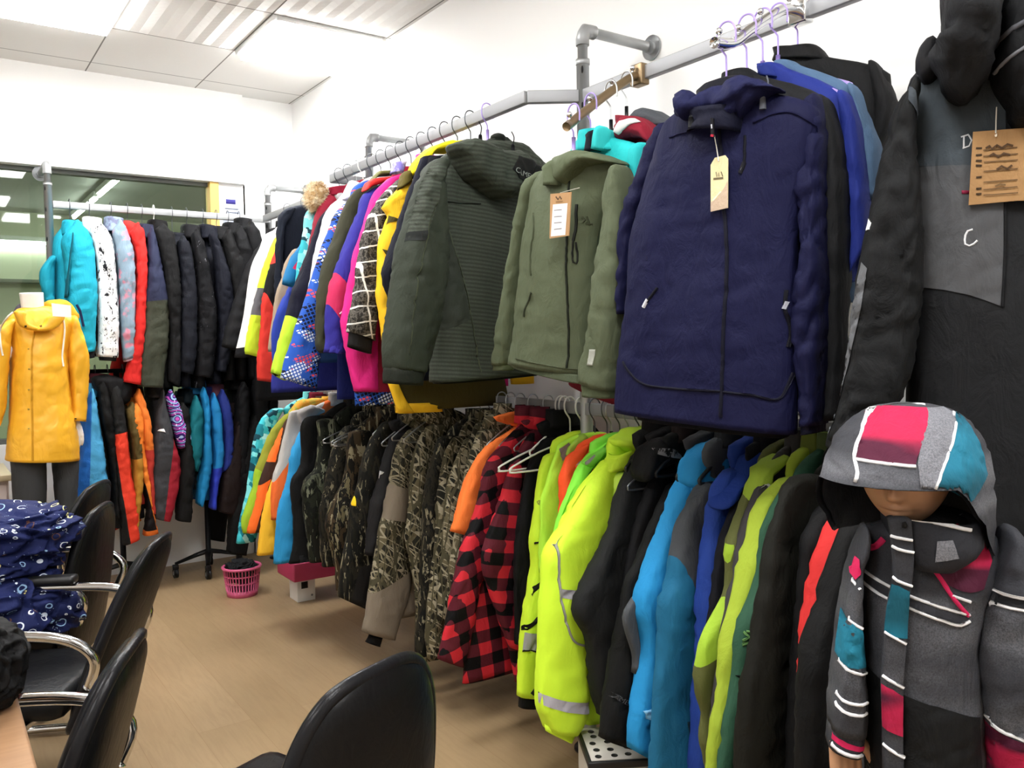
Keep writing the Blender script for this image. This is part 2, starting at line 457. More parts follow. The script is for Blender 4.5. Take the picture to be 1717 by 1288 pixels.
def hanger(kind, loc, rz_, st, hw, label, group, drop=.075):
    key = (kind, round(st, 2), round(hw, 2), round(drop, 3))
    if key not in HPROTO:
        rr = {'steel': .0028, 'wire': .0026, 'white': .0034}.get(kind, .0055)
        t = thing('clothes_hanger', label, 'hanger', loc, rz_, group)
        link('hook', hook_bm(round(st, 2), .0022 if kind != 'white' else .003), HM['steel' if kind in ('black', 'steel') else kind] , t)
        nb = bmesh.new()
        if kind in ('lilac', 'black'): tube(nb, [(0, 0, -round(st, 2)+.045), (0, 0, -round(st, 2)-.004)], .0055, 8)
        bar = bar_bm(round(st, 2), round(hw, 2), rr, drop)
        if kind in ('lilac', 'black'):
            link('neck', nb, HM[kind], t)
        else: nb.free()
        link('shoulder_bar', bar, HM[kind], t)
        HPROTO[key] = t; return t
    src = HPROTO[key]; r = src.copy(); COL.objects.link(r)
    r.location = loc; r.rotation_euler = (0, 0, rz_); tag(r, label, 'hanger', group)
    for ch in src.children:
        c = ch.copy(); COL.objects.link(c); c.parent = r
    return r

def garment(g):
    root = thing(g['n'], g['lab'], g['cat'], g['o'], math.radians(g.get('a', 0)), g.get('g'))
    for p in g['p']: build_part(root, p)
    h = g.get('h')
    if h: hanger(h[0], h[1], math.radians(h[2]), h[3], h[4], h[5], h[6], *(h[7:]))
    return root

# ------------------------------------------------------------------ garments: edge lines in the hanging plane, millimetres
def _(*v): return [(v[i]/1000, v[i+1]/1000) for i in range(0, len(v), 2)]
G = [
dict(n='jacket',lab='navy insulated jacket directly behind the back-facing olive jacket',cat='jacket',o=(1.65,2.6,1.25),p=[dict(n='body',L=_(-60,780,-115,762,-171,703,-131,615,-156,415,-210,220,-225,70),R=_(60,780,115,762,175,703,165,615,180,415,205,220,220,70),t=[.022,.025,.028],dy=.008,m='#0e101e',o=dict(amp=.004,nv=22,st=.026)),dict(n='sleeve',L=_(-206,769,-243,684,-280,600,-311,509,-340,435,-364,358,-340,275,-313,163,-301,0),R=_(-116,769,-123,684,-130,600,-159,509,-185,435,-216,358,-200,275,-183,163,-181,0),t=[.026,.034,.036,.032,.029],dy=-.004,m='#0e101e',o=dict(amp=.01)),dict(n='sleeve',L=_(140,695,160,515,200,422,230,130),R=_(200,705,280,515,320,422,330,130),t=.027,dy=.004,m='#0e101e',o=dict(amp=.005,nv=16,st=.035)),dict(n='collar',L=_(-190,768,-205,714),R=_(-64,791,-66,736),t=.035,dy=-.02,m='#0b0c12',o=dict(ot=True,amp=.006))],g='jackets on the upper rail along the right wall',h=('wire',(1.65,2.6,2.173),0,.16,.14,'dark wire hanger holding the navy insulated jacket directly behind the back-facing olive jacket','clothes hangers on the upper rails',.075)),
dict(n='jacket',lab='yellow and khaki ski jacket with a bright yellow hood',cat='jacket',o=(1.65,2.69,1.155),p=[dict(n='body',L=_(-141,841,-182,810,-196,724,-245,470,-304,176,-286,49,-274,-15),R=_(60,841,115,810,175,724,165,470,180,176,205,49,220,-15),t=[.022,.025,.028],dy=.008,m='#4a4321',o=dict(amp=.004,nv=22,st=.026)),dict(n='sleeve',L=_(-209,801,-262,756,-314,703,-296,671,-326,591,-332,537,-337,426,-342,390,-320,204,-306,92),R=_(-129,801,-164,756,-198,703,-166,671,-183,591,-182,537,-187,426,-194,390,-181,204,-176,92),t=[.026,.034,.036,.032,.029],dy=-.004,m='#f7c52b',d=[(_(-320,634,-304,674,-258,654,-292,646),'#4b431f'),(_(-328,552,-298,542,-308,513),'#4b431f'),(_(-266,807,-209,820,-215,795,-242,771,-276,746,-273,775),'#4b431f')],o=dict(amp=.01)),dict(n='sleeve',L=_(140,786,160,606,200,433,230,60),R=_(200,796,280,606,320,433,330,60),t=.027,dy=.004,m='#f7c52b',o=dict(amp=.005,nv=16,st=.035)),dict(n='hood',L=_(-217,830,-196,864,-144,909,-84,939,1,957),R=_(-200,817,-154,839,-139,896,-84,911,1,923),t=[.03,.05,.05,.05],dy=-.03,m='#f4e11f',o=dict(amp=.01,oe=False,k='sleeve')),dict(n='hem_border',L=_(-316,93,-298,41,-276,-21),R=_(-278,91,-256,39,-215,-23),t=.014,dy=-.02,m='#f7c52b',o=dict(amp=.002)),dict(n='hem_band',L=_(-276,4,-272,-21),R=_(-91,-4,-86,-26),t=.031,dy=.006,m='#f5bf26',o=dict(amp=.002)),dict(n='collar',L=_(-244,812,-258,765),R=_(-208,823,-209,800),t=.03,dy=-.02,m='#5b5122',o=dict(amp=.004))],g='jackets on the upper rail along the right wall',h=('wire',(1.65,2.69,2.173),0,.16,.14,'dark wire hanger holding the yellow and khaki ski jacket with a bright yellow hood','clothes hangers on the upper rails',.075)),
dict(n='jacket',lab='black checked jacket with white grid lines',cat='jacket',o=(1.65,2.78,1.425),p=[dict(n='body',L=_(-60,616,-115,598,-172,539,-132,451,-157,251,-210,170,-225,20),R=_(60,616,115,598,175,539,165,451,180,251,205,170,220,20),t=[.022,.025,.028],dy=.008,m='#191716',o=dict(amp=.004,nv=22,st=.026)),dict(n='sleeve',L=_(-207,546,-270,485,-297,446,-329,385,-347,325,-362,266,-378,194,-383,156,-417,0),R=_(-145,567,-216,487,-234,439,-259,381,-268,317,-279,237,-291,162,-296,126,-312,-34),t=[.026,.034,.036,.032,.029],dy=-.004,m=['grid'],o=dict(amp=.008,q=.09)),dict(n='sleeve',L=_(140,531,160,351,200,316,230,80),R=_(200,541,280,351,320,316,330,80),t=.027,dy=.004,m=['grid'],o=dict(amp=.005,nv=16,st=.035)),dict(n='cuff',L=_(-407,7,-416,-52),R=_(-319,-21,-328,-81),t=.024,dy=-.004,m='#191717',o=dict(amp=.003,nv=18)),dict(n='collar',L=_(-220,607,-230,569),R=_(-177,610,-190,573),t=.035,dy=-.01,m=('clouds','#7d74c8','#c9c6ee',.5,20),o=dict(ot=True,amp=.004))],g='jackets on the upper rail along the right wall',h=('wire',(1.65,2.78,2.173),0,.15,.14,'dark wire hanger holding the black checked jacket with white grid lines','clothes hangers on the upper rails',.075)),
dict(n='jacket',lab='hot pink ski jacket with crimson body and blue printed hem',cat='jacket',o=(1.65,2.87,1.14),p=[dict(n='body',L=_(-159,901,-185,854,-223,785,-301,562,-333,278,-347,104,-347,14),R=_(60,901,115,854,175,785,165,562,180,278,205,104,220,14),t=[.022,.025,.028],dy=.008,m=['blocks','#8f1f35',[['bluedot'],(-.032,-.999,.053)]],o=dict(amp=.004,nv=22,st=.026)),dict(n='sleeve',L=_(-197,853,-235,817,-262,784,-280,732,-308,659,-339,584,-351,546,-373,451,-389,360,-395,313,-374,159,-353,69),R=_(-96,880,-143,825,-175,767,-189,699,-208,632,-229,565,-231,499,-238,410,-250,322,-257,233,-259,144,-259,60),t=[.026,.034,.036,.032,.029],dy=-.004,m='#e62c86',o=dict(amp=.01)),dict(n='sleeve',L=_(140,838,160,658,200,459,230,60),R=_(200,848,280,658,320,459,330,60),t=.027,dy=.004,m='#e62c86',o=dict(amp=.005,nv=16,st=.035)),dict(n='collar',L=_(-70,958,-75,893),R=_(70,953,75,893),t=[.03,.034],dy=.004,m='#f22d90',o=dict(amp=.003,ot=True,nv=20))],g='jackets on the upper rail along the right wall',h=('wire',(1.65,2.87,2.173),0,.13,.14,'dark wire hanger holding the hot pink ski jacket with crimson body and blue printed hem','clothes hangers on the upper rails',.075)),
dict(n='jacket',lab='purple ski jacket with a crimson sleeve panel and purple cuff',cat='jacket',o=(1.65,2.96,1.352),p=[dict(n='body',L=_(-60,699,-115,681,-155,622,-115,534,-140,334,-210,170,-225,20),R=_(60,699,115,681,175,622,165,534,180,334,205,170,220,20),t=[.022,.025,.028],dy=.008,m=['blocks','#332f8c',['#c2305c',(-.746,-.666,-.089),(.821,.571,.239)]],o=dict(amp=.004,nv=22,st=.026)),dict(n='sleeve',L=_(-190,629,-255,592,-279,533,-307,464,-335,405,-361,346,-381,293,-401,244,-415,178,-424,103,-426,29,-431,0),R=_(-121,649,-166,591,-190,530,-207,466,-228,406,-255,337,-271,278,-287,224,-304,157,-321,67,-342,1,-349,-8),t=[.026,.034,.036,.032,.029],dy=-.004,m=['blocks','#332f8c',['#c2305c',(-.746,-.666,-.089),(.821,.571,.239)]],d=[(_(-379,140,-365,151,-355,140,-365,129,-353,120,-346,131),'#f3e6ee',.004)],o=dict(amp=.01)),dict(n='sleeve',L=_(140,614,160,434,200,357,230,80),R=_(200,624,280,434,320,357,330,80),t=.027,dy=.004,m=['blocks','#332f8c',['#c2305c',(-.746,-.666,-.089),(.821,.571,.239)]],o=dict(amp=.005,nv=16,st=.035)),dict(n='hood',L=_(-254,614,-237,642,-197,656,-150,667),R=_(-247,608,-231,620,-189,636,-156,648),t=.03,dy=-.01,m='#c8322f',o=dict(amp=.006,oe=False))],g='jackets on the upper rail along the right wall',h=('wire',(1.65,2.96,2.173),0,.14,.14,'dark wire hanger holding the purple ski jacket with a crimson sleeve panel and purple cuff','clothes hangers on the upper rails',.075)),
dict(n='jacket',lab='dark olive green jacket between the purple and blue print jackets',cat='jacket',o=(1.65,3.05,1.349),p=[dict(n='body',L=_(-60,693,-115,675,-180,616,-140,528,-165,328,-210,170,-225,20),R=_(60,693,115,675,175,616,165,528,180,328,205,170,220,20),t=[.022,.025,.028],dy=.008,m='#3a3a2b',o=dict(amp=.004,nv=22,st=.026)),dict(n='sleeve',L=_(-250,623,-283,581,-307,530,-336,451,-364,391,-390,322,-404,252,-412,221,-422,39,-404,0),R=_(-153,650,-181,594,-207,535,-240,459,-266,393,-293,324,-315,255,-330,209,-378,72,-387,4),t=[.026,.034,.036,.032,.029],dy=-.004,m='#3a3a2b',o=dict(amp=.01)),dict(n='sleeve',L=_(140,608,160,428,200,354,230,80),R=_(200,618,280,428,320,354,330,80),t=.027,dy=.004,m='#3a3a2b',o=dict(amp=.005,nv=16,st=.035)),dict(n='hood',L=_(-180,672,-157,702,-124,710,-85,717),R=_(-168,673,-148,686,-119,691,-85,698),t=.03,dy=-.005,m='#6e7040',o=dict(amp=.006,oe=False))],g='jackets on the upper rail along the right wall',h=('wire',(1.65,3.05,2.173),0,.15,.14,'dark wire hanger holding the dark olive green jacket between the purple and blue print jackets','clothes hangers on the upper rails',.075)),
dict(n='jacket',lab='royal blue printed jacket with white and navy pixel pattern',cat='jacket',o=(1.65,3.14,1.257),p=[dict(n='body',L=_(-60,755,-115,737,-180,678,-140,590,-165,390,-210,190,-225,20),R=_(60,755,115,737,175,678,165,590,180,390,205,190,220,20),t=[.022,.025,.028],dy=.008,m=['bluedot'],o=dict(amp=.004,nv=22,st=.026)),dict(n='sleeve',L=_(-246,685,-279,652,-311,599,-330,549,-363,476,-387,410,-403,366,-455,223,-501,96,-532,0),R=_(-158,713,-180,659,-202,592,-225,531,-257,457,-284,390,-306,329,-347,189,-373,73,-391,-48),t=[.026,.034,.036,.032,.029],dy=-.004,m=['bluedot'],o=dict(amp=.01)),dict(n='sleeve',L=_(140,670,160,490,200,385,230,80),R=_(200,680,280,490,320,385,330,80),t=.027,dy=.004,m=['bluedot'],o=dict(amp=.005,nv=16,st=.035)),dict(n='hood',L=_(-214,741,-225,703),R=_(-141,774,-152,718),t=.03,dy=-.005,m=['bluedot'],o=dict(amp=.006,oe=False))],g='jackets on the upper rail along the right wall',h=('wire',(1.65,3.14,2.173),0,.18,.14,'dark wire hanger holding the royal blue printed jacket with white and navy pixel pattern','clothes hangers on the upper rails',.075)),
dict(n='jacket',lab='white jacket with a tall white collar among the ski jackets',cat='jacket',o=(1.65,3.23,1.425),p=[dict(n='body',L=_(-60,654,-115,636,-167,577,-127,489,-152,289,-210,170,-225,20),R=_(60,654,115,636,175,577,165,489,180,289,205,170,220,20),t=[.022,.025,.028],dy=.008,m='#efeff2',o=dict(amp=.004,nv=22,st=.026)),dict(n='sleeve',L=_(-202,584,-231,555,-270,516,-305,473,-324,405,-341,338,-362,229,-390,117,-422,0),R=_(-112,584,-111,555,-120,516,-152,473,-169,405,-194,338,-222,229,-260,117,-302,0),t=[.026,.034,.036,.032,.029],dy=-.004,m='#efeff2',o=dict(amp=.01)),dict(n='sleeve',L=_(140,569,160,389,200,334,230,80),R=_(200,579,280,389,320,334,330,80),t=.027,dy=.004,m='#efeff2',o=dict(amp=.005,nv=16,st=.035)),dict(n='collar',L=_(-190,618,-215,573,-233,536),R=_(-146,604,-166,573,-187,540),t=.03,dy=-.01,m='#f2f2f4',o=dict(amp=.004,ot=True))],g='jackets on the upper rail along the right wall',h=('wire',(1.65,3.23,2.173),0,.11,.14,'dark wire hanger holding the white jacket with a tall white collar among the ski jackets','clothes hangers on the upper rails',.075)),
dict(n='jacket',lab='navy ski jacket with lime green lower sleeve',cat='jacket',o=(1.65,3.32,1.15),p=[dict(n='body',L=_(-60,876,-115,858,-180,799,-140,711,-165,511,-210,311,-225,0),R=_(60,876,115,858,175,799,165,711,180,511,205,311,220,0),t=[.022,.025,.028],dy=.008,m='#1c2468',o=dict(amp=.004,nv=22,st=.026)),dict(n='sleeve',L=_(-232,806,-286,746,-308,692,-327,645,-363,532,-398,456,-423,382,-447,315,-474,241,-504,122),R=_(-133,829,-189,753,-217,682,-237,620,-271,521,-302,434,-336,349,-368,276,-403,191,-451,89),t=[.026,.034,.036,.032,.029],dy=-.004,m=['blocks','#121324',['#b9e038',(-.431,-.902,.128)]],c=[dict(n='cuff_strap',m='#0f0f0f',q=[(_(-512,121,-483,115,-484,94,-515,100),0)],s=.008)],o=dict(amp=.01)),dict(n='sleeve',L=_(140,791,160,611,200,436,230,60),R=_(200,801,280,611,320,436,330,60),t=.027,dy=.004,m=['blocks','#121324',['#b9e038',(-.431,-.902,.128)]],o=dict(amp=.005,nv=16,st=.035)),dict(n='collar',L=_(-70,911,-75,846),R=_(70,906,75,846),t=[.03,.034],dy=.004,m='#1c2468',o=dict(amp=.003,ot=True,nv=20))],g='jackets on the upper rail along the right wall',h=('wire',(1.65,3.32,2.173),0,.16,.14,'dark wire hanger holding the navy ski jacket with lime green lower sleeve','clothes hangers on the upper rails',.075)),
dict(n='jacket',lab='maroon jacket with an upright maroon collar',cat='jacket',o=(1.65,3.41,1.452),p=[dict(n='body',L=_(-60,637,-115,619,-165,560,-125,472,-150,272,-210,170,-225,20),R=_(60,637,115,619,175,560,165,472,180,272,205,170,220,20),t=[.022,.025,.028],dy=.008,m='#8e1f33',o=dict(amp=.004,nv=22,st=.026)),dict(n='sleeve',L=_(-200,567,-242,514,-262,462,-291,374,-333,248,-375,123,-405,0),R=_(-110,567,-112,514,-110,462,-136,374,-188,248,-242,123,-285,0),t=[.026,.034,.036,.032,.029],dy=-.004,m='#8e1f33',o=dict(amp=.01)),dict(n='sleeve',L=_(140,552,160,372,200,326,230,80),R=_(200,562,280,372,320,326,330,80),t=.027,dy=.004,m='#8e1f33',o=dict(amp=.005,nv=16,st=.035)),dict(n='collar',L=_(-202,592,-201,557),R=_(-115,605,-127,566),t=.035,dy=-.01,m='#8b1830',o=dict(ot=True,amp=.003)),dict(n='lining',L=_(-190,555,-172,519),R=_(-146,564,-158,533),t=.03,dy=-.02,m='#b5b3b4',o=dict(amp=.003))],g='jackets on the upper rail along the right wall',h=('wire',(1.65,3.41,2.173),0,.1,.14,'dark wire hanger holding the maroon jacket with an upright maroon collar','clothes hangers on the upper rails',.075)),
dict(n='jacket',lab='turquoise geometric print jacket with tan fur hood',cat='jacket',o=(1.65,3.5,1.53),p=[dict(n='body',L=_(-60,530,-115,512,-169,453,-129,365,-154,165,-210,170,-225,20),R=_(60,530,115,512,175,453,165,365,180,165,205,170,220,20),t=[.022,.025,.028],dy=.008,m=['tealgeo'],o=dict(amp=.004,nv=22,st=.026)),dict(n='sleeve',L=_(-204,485,-251,440,-278,410,-288,339,-297,303,-310,246,-319,203,-331,132,-343,0),R=_(-114,485,-131,440,-128,410,-135,339,-142,303,-162,246,-179,203,-201,132,-223,0),t=[.026,.034,.036,.032,.029],dy=-.004,m=['tealgeo'],o=dict(amp=.01)),dict(n='sleeve',L=_(140,445,160,265,200,272,230,80),R=_(200,455,280,265,320,272,330,80),t=.027,dy=.004,m=['tealgeo'],o=dict(amp=.005,nv=16,st=.035)),dict(n='fur_hood',fur=1,L=_(-270,519,-287,478,-283,445,-264,429),R=_(-221,526,-195,501,-207,464,-240,436),t=[.03,.05,.045,.03],dy=-.06,m=('clouds','#c9a878','#efe0c0',.5,30),o=dict(amp=.014,oe=False,k='sleeve',nv=40,st=.008))],g='jackets on the upper rail along the right wall',h=('white',(1.65,3.5,2.173),0,.13,.14,'white plastic hanger holding the turquoise geometric print jacket with tan fur hood','clothes hangers on the upper rails',.075)),
dict(n='jacket',lab='teal blue jacket with a red triangle on the short sleeve',cat='jacket',o=(1.65,3.57,1.3),p=[dict(n='body',L=_(-60,750,-115,732,-180,673,-140,585,-165,385,-210,185,-225,0),R=_(60,750,115,732,175,673,165,585,180,385,205,185,220,0),t=[.022,.025,.028],dy=.008,m='#30518f',o=dict(amp=.004,nv=22,st=.026)),dict(n='sleeve',L=_(-265,532,-280,505,-321,454,-356,345),R=_(-199,548,-223,495,-271,415,-306,331),t=[.026,.034,.036,.032,.029],dy=-.004,m=['blocks','#2374a8',['#d8335c',(.832,-.555,.497),(-.978,-.21,-.196),(.464,.886,-.214)]],o=dict(amp=.01)),dict(n='sleeve',L=_(140,665,160,485,200,372,230,60),R=_(200,675,280,485,320,372,330,60),t=.027,dy=.004,m=['blocks','#2374a8',['#d8335c',(.832,-.555,.497),(-.978,-.21,-.196),(.464,.886,-.214)]],o=dict(amp=.005,nv=16,st=.035))],g='jackets on the upper rail along the right wall',h=('steel',(1.65,3.57,2.173),0,.14,.14,'steel wire hanger holding the teal blue jacket with a red triangle on the short sleeve','clothes hangers on the upper rails',.075)),
dict(n='jacket',lab='royal blue jacket hanging low behind the lime cuff',cat='jacket',o=(1.65,3.66,1.135),p=[dict(n='body',L=_(-115,902,-144,873,-189,777,-250,588,-341,296,-384,113,-387,37),R=_(60,902,115,873,175,777,165,588,180,296,205,113,220,37),t=[.022,.025,.028],dy=.008,m='#30368c',o=dict(amp=.004,nv=22,st=.026)),dict(n='sleeve',L=_(-263,614,-294,507,-323,454,-351,401,-377,336,-387,270,-380,160),R=_(-173,614,-164,507,-171,454,-196,401,-232,336,-254,270,-260,160),t=[.026,.034,.036,.032,.029],dy=-.004,m='#2a3f9c',o=dict(amp=.01)),dict(n='sleeve',L=_(140,820,160,640,200,450,230,60),R=_(200,830,280,640,320,450,330,60),t=.027,dy=.004,m='#2a3f9c',o=dict(amp=.005,nv=16,st=.035))],g='jackets on the upper rail along the right wall',h=('wire',(1.65,3.66,2.173),0,.15,.14,'dark wire hanger holding the royal blue jacket hanging low behind the lime cuff','clothes hangers on the upper rails',.075)),
dict(n='jacket',lab='tan jacket hanging behind the royal blue jacket',cat='jacket',o=(1.65,3.76,1.352),p=[dict(n='body',L=_(-60,678,-115,660,-180,601,-140,513,-165,313,-210,161,-225,11),R=_(60,678,115,660,175,601,165,513,180,313,205,161,220,11),t=[.022,.025,.028],dy=.008,m='#a3917c',o=dict(amp=.004,nv=22,st=.026)),dict(n='sleeve',L=_(-238,461,-273,405,-298,323,-323,242,-345,121,-355,81,-363,0),R=_(-148,461,-143,405,-146,323,-168,242,-200,121,-222,81,-243,0),t=[.026,.034,.036,.032,.029],dy=-.004,m='#a3917c',o=dict(amp=.01)),dict(n='sleeve',L=_(140,593,160,413,200,342,230,71),R=_(200,603,280,413,320,342,330,71),t=.027,dy=.004,m='#a3917c',o=dict(amp=.005,nv=16,st=.035))],g='jackets on the upper rail along the right wall',h=('wire',(1.65,3.76,2.173),0,.16,.14,'dark wire hanger holding the tan jacket hanging behind the royal blue jacket','clothes hangers on the upper rails',.075)),
dict(n='jacket',lab='plain navy jacket turned out with a short visible sleeve',cat='jacket',o=(1.8,4.25,1.61),p=[dict(n='body',L=_(-127,500,-181,489,-230,464,-262,420,-262,332,-258,256,-257,190),R=_(60,500,115,489,175,464,165,420,180,332,205,256,220,190),t=[.04,.045,.05],dy=.008,m='#0e1524',o=dict(amp=.004,nv=22,st=.026)),dict(n='sleeve',L=_(-236,464,-268,425,-281,322,-293,236,-301,73,-303,0),R=_(-191,473,-251,378,-258,344,-260,195,-266,74,-265,13),t=[.034,.045,.047,.043,.038],dy=-.004,m='#0e1524',o=dict(amp=.01)),dict(n='sleeve',L=_(140,365,160,185,200,287,230,190),R=_(200,375,280,185,320,287,330,190),t=.036,dy=.004,m='#0e1524',o=dict(amp=.005,nv=16,st=.035))],g='jackets on the upper rail along the right wall',h=('steel',(1.8,4.25,2.173),0,.13,.14,'steel wire hanger holding the plain navy jacket turned out with a short visible sleeve','clothes hangers on the upper rails',.075)),
dict(n='jacket',lab='red and black ski jacket with a white edge',cat='jacket',o=(1.8,4.42,1.198),p=[dict(n='body',L=_(-60,842,-115,824,-180,765,-140,677,-165,477,-210,277,-225,20),R=_(60,842,115,824,175,765,165,677,180,477,205,277,220,20),t=[.022,.025,.028],dy=.008,m=['blocks','#0f0f12',['#d4382f',(-.348,.937,-.664)],['#d4382f',(-.917,-.398,-.095)]],o=dict(amp=.004,nv=22,st=.026)),dict(n='sleeve',L=_(-218,718,-256,622,-285,511,-307,433,-323,339,-338,151,-349,0),R=_(-152,728,-188,625,-205,514,-220,434,-237,307,-258,149,-272,-12),t=[.026,.034,.036,.032,.029],dy=-.004,m=['blocks','#0f0f12',['#d4382f',(-.348,.937,-.664)],['#d4382f',(-.917,-.398,-.095)]],o=dict(amp=.01)),dict(n='sleeve',L=_(140,757,160,577,200,429,230,80),R=_(200,767,280,577,320,429,330,80),t=.027,dy=.004,m=['blocks','#0f0f12',['#d4382f',(-.348,.937,-.664)],['#d4382f',(-.917,-.398,-.095)]],o=dict(amp=.005,nv=16,st=.035))],g='jackets on the upper rail along the right wall',h=('wire',(1.8,4.42,2.173),0,.15,.14,'dark wire hanger holding the red and black ski jacket with a white edge','clothes hangers on the upper rails',.075)),
dict(n='jacket',lab='white ski jacket with lime and grey sleeve',cat='jacket',o=(1.8,4.58,1.33),p=[dict(n='body',L=_(-144,721,-185,679,-232,653,-261,581,-317,453,-371,164,-418,-12),R=_(60,721,115,679,175,653,165,581,180,453,205,164,220,-12),t=[.04,.045,.05],dy=.008,m=['blocks','#f3f3f0',['#141417',(.154,-.988,.101)]],o=dict(amp=.004,nv=22,st=.026)),dict(n='sleeve',L=_(-190,633,-229,550,-254,491,-287,377,-334,222,-369,42,-370,6),R=_(-119,647,-156,541,-178,474,-208,363,-240,196,-270,82,-289,-15),t=[.03,.04,.042,.038,.034],dy=-.035,m=['blocks','#c3e034',['#5d5c60',(-.225,-.974,.287),(.119,.993,-.176)]],o=dict(amp=.01)),dict(n='sleeve',L=_(140,635,160,455,200,357,230,60),R=_(200,645,280,455,320,357,330,60),t=.032,dy=.004,m=['blocks','#c3e034',['#5d5c60',(-.225,-.974,.287),(.119,.993,-.176)]],o=dict(amp=.005,nv=16,st=.035))],g='jackets on the upper rail along the right wall',h=('wire',(1.8,4.58,2.173),0,.14,.14,'dark wire hanger holding the white ski jacket with lime and grey sleeve','clothes hangers on the upper rails',.075)),
dict(n='jacket',lab='black quilted puffer jacket at the corner of the rails',cat='jacket',o=(1.8,4.85,1.06),p=[dict(n='body',L=_(-60,1010,-115,992,-120,933,-80,845,-105,645,-210,445,-225,0),R=_(60,1010,115,992,175,933,165,845,180,645,205,445,220,0),t=[.022,.025,.028],dy=.008,m='#0f0f11',o=dict(amp=.004,nv=22,st=.026)),dict(n='sleeve',L=_(-155,927,-209,850,-263,759,-308,643,-341,548,-382,424,-405,320),R=_(-49,926,-88,838,-126,716,-165,595,-190,475,-225,355,-295,288),t=[.038,.05,.053,.048,.043],dy=-.004,m='#171719',o=dict(amp=.006,q=.075)),dict(n='sleeve',L=_(140,925,160,745,200,502,230,60),R=_(200,935,280,745,320,502,330,60),t=.04,dy=.004,m='#171719',o=dict(amp=.005,nv=16,st=.035)),dict(n='collar',L=_(-70,1045,-75,980),R=_(70,1040,75,980),t=[.03,.034],dy=.004,m='#0f0f11',o=dict(amp=.003,ot=True,nv=20))],g='jackets on the upper rail along the right wall',h=('wire',(1.8,4.85,2.173),0,.12,.14,'dark wire hanger holding the black quilted puffer jacket at the corner of the rails','clothes hangers on the upper rails',.075)),
dict(n='jacket',lab='turquoise geometric print jacket above the pink basket',cat='jacket',o=(1.65,4.1,.427),p=[dict(n='body',L=_(-60,693,-115,675,-180,628,-140,540,-165,340,-210,170,-225,20),R=_(60,693,115,675,175,628,165,540,180,340,205,170,220,20),t=[.022,.025,.028],dy=.008,m=['tealgeo',3],o=dict(amp=.004,nv=22,st=.026)),dict(n='sleeve',L=_(-249,635,-301,583,-327,511,-352,373,-386,213,-413,94,-433,0),R=_(-179,635,-211,583,-224,511,-242,373,-283,213,-316,94,-343,0),t=[.026,.034,.036,.032,.029],dy=-.004,m=['tealgeo',3],o=dict(amp=.01)),dict(n='sleeve',L=_(140,620,160,440,200,360,230,80),R=_(200,630,280,440,320,360,330,80),t=.027,dy=.004,m=['tealgeo',3],o=dict(amp=.005,nv=16,st=.035)),dict(n='collar',L=_(-70,728,-75,663),R=_(70,723,75,663),t=[.03,.034],dy=.004,m=['tealgeo',3],o=dict(amp=.003,ot=True,nv=20))],g='garments on the lower rail along the right wall',h=('steel',(1.65,4.1,1.155),0,.06,.14,'steel wire hanger holding the turquoise geometric print jacket above the pink basket','clothes hangers on the lower rails',.073)),
dict(n='jacket',lab='lime and olive jacket with a maroon collar',cat='jacket',o=(1.65,4.02,.49),p=[dict(n='body',L=_(-60,621,-115,603,-168,544,-128,456,-153,256,-210,170,-225,20),R=_(60,621,115,603,175,544,165,456,180,256,205,170,220,20),t=[.022,.025,.028],dy=.008,m=['blocks','#8d9230',['#9bbf2f',(-.609,-.793,.025)]],o=dict(amp=.004,nv=22,st=.026)),dict(n='sleeve',L=_(-203,551,-271,482,-324,374,-355,287,-370,200,-425,71,-427,0),R=_(-113,551,-141,482,-172,374,-200,287,-225,200,-292,71,-307,0),t=[.026,.034,.036,.032,.029],dy=-.004,m=['blocks','#8d9230',['#9bbf2f',(-.609,-.793,.025)]],o=dict(amp=.01)),dict(n='sleeve',L=_(140,536,160,356,200,318,230,80),R=_(200,546,280,356,320,318,330,80),t=.027,dy=.004,m=['blocks','#8d9230',['#9bbf2f',(-.609,-.793,.025)]],o=dict(amp=.005,nv=16,st=.035)),dict(n='collar',L=_(-70,656,-75,591),R=_(70,651,75,591),t=[.03,.034],dy=.004,m='#7a1c30',o=dict(amp=.003,ot=True,nv=20))],g='garments on the lower rail along the right wall',h=('steel',(1.65,4.02,1.155),0,.06,.14,'steel wire hanger holding the lime and olive jacket with a maroon collar','clothes hangers on the lower rails',.075)),
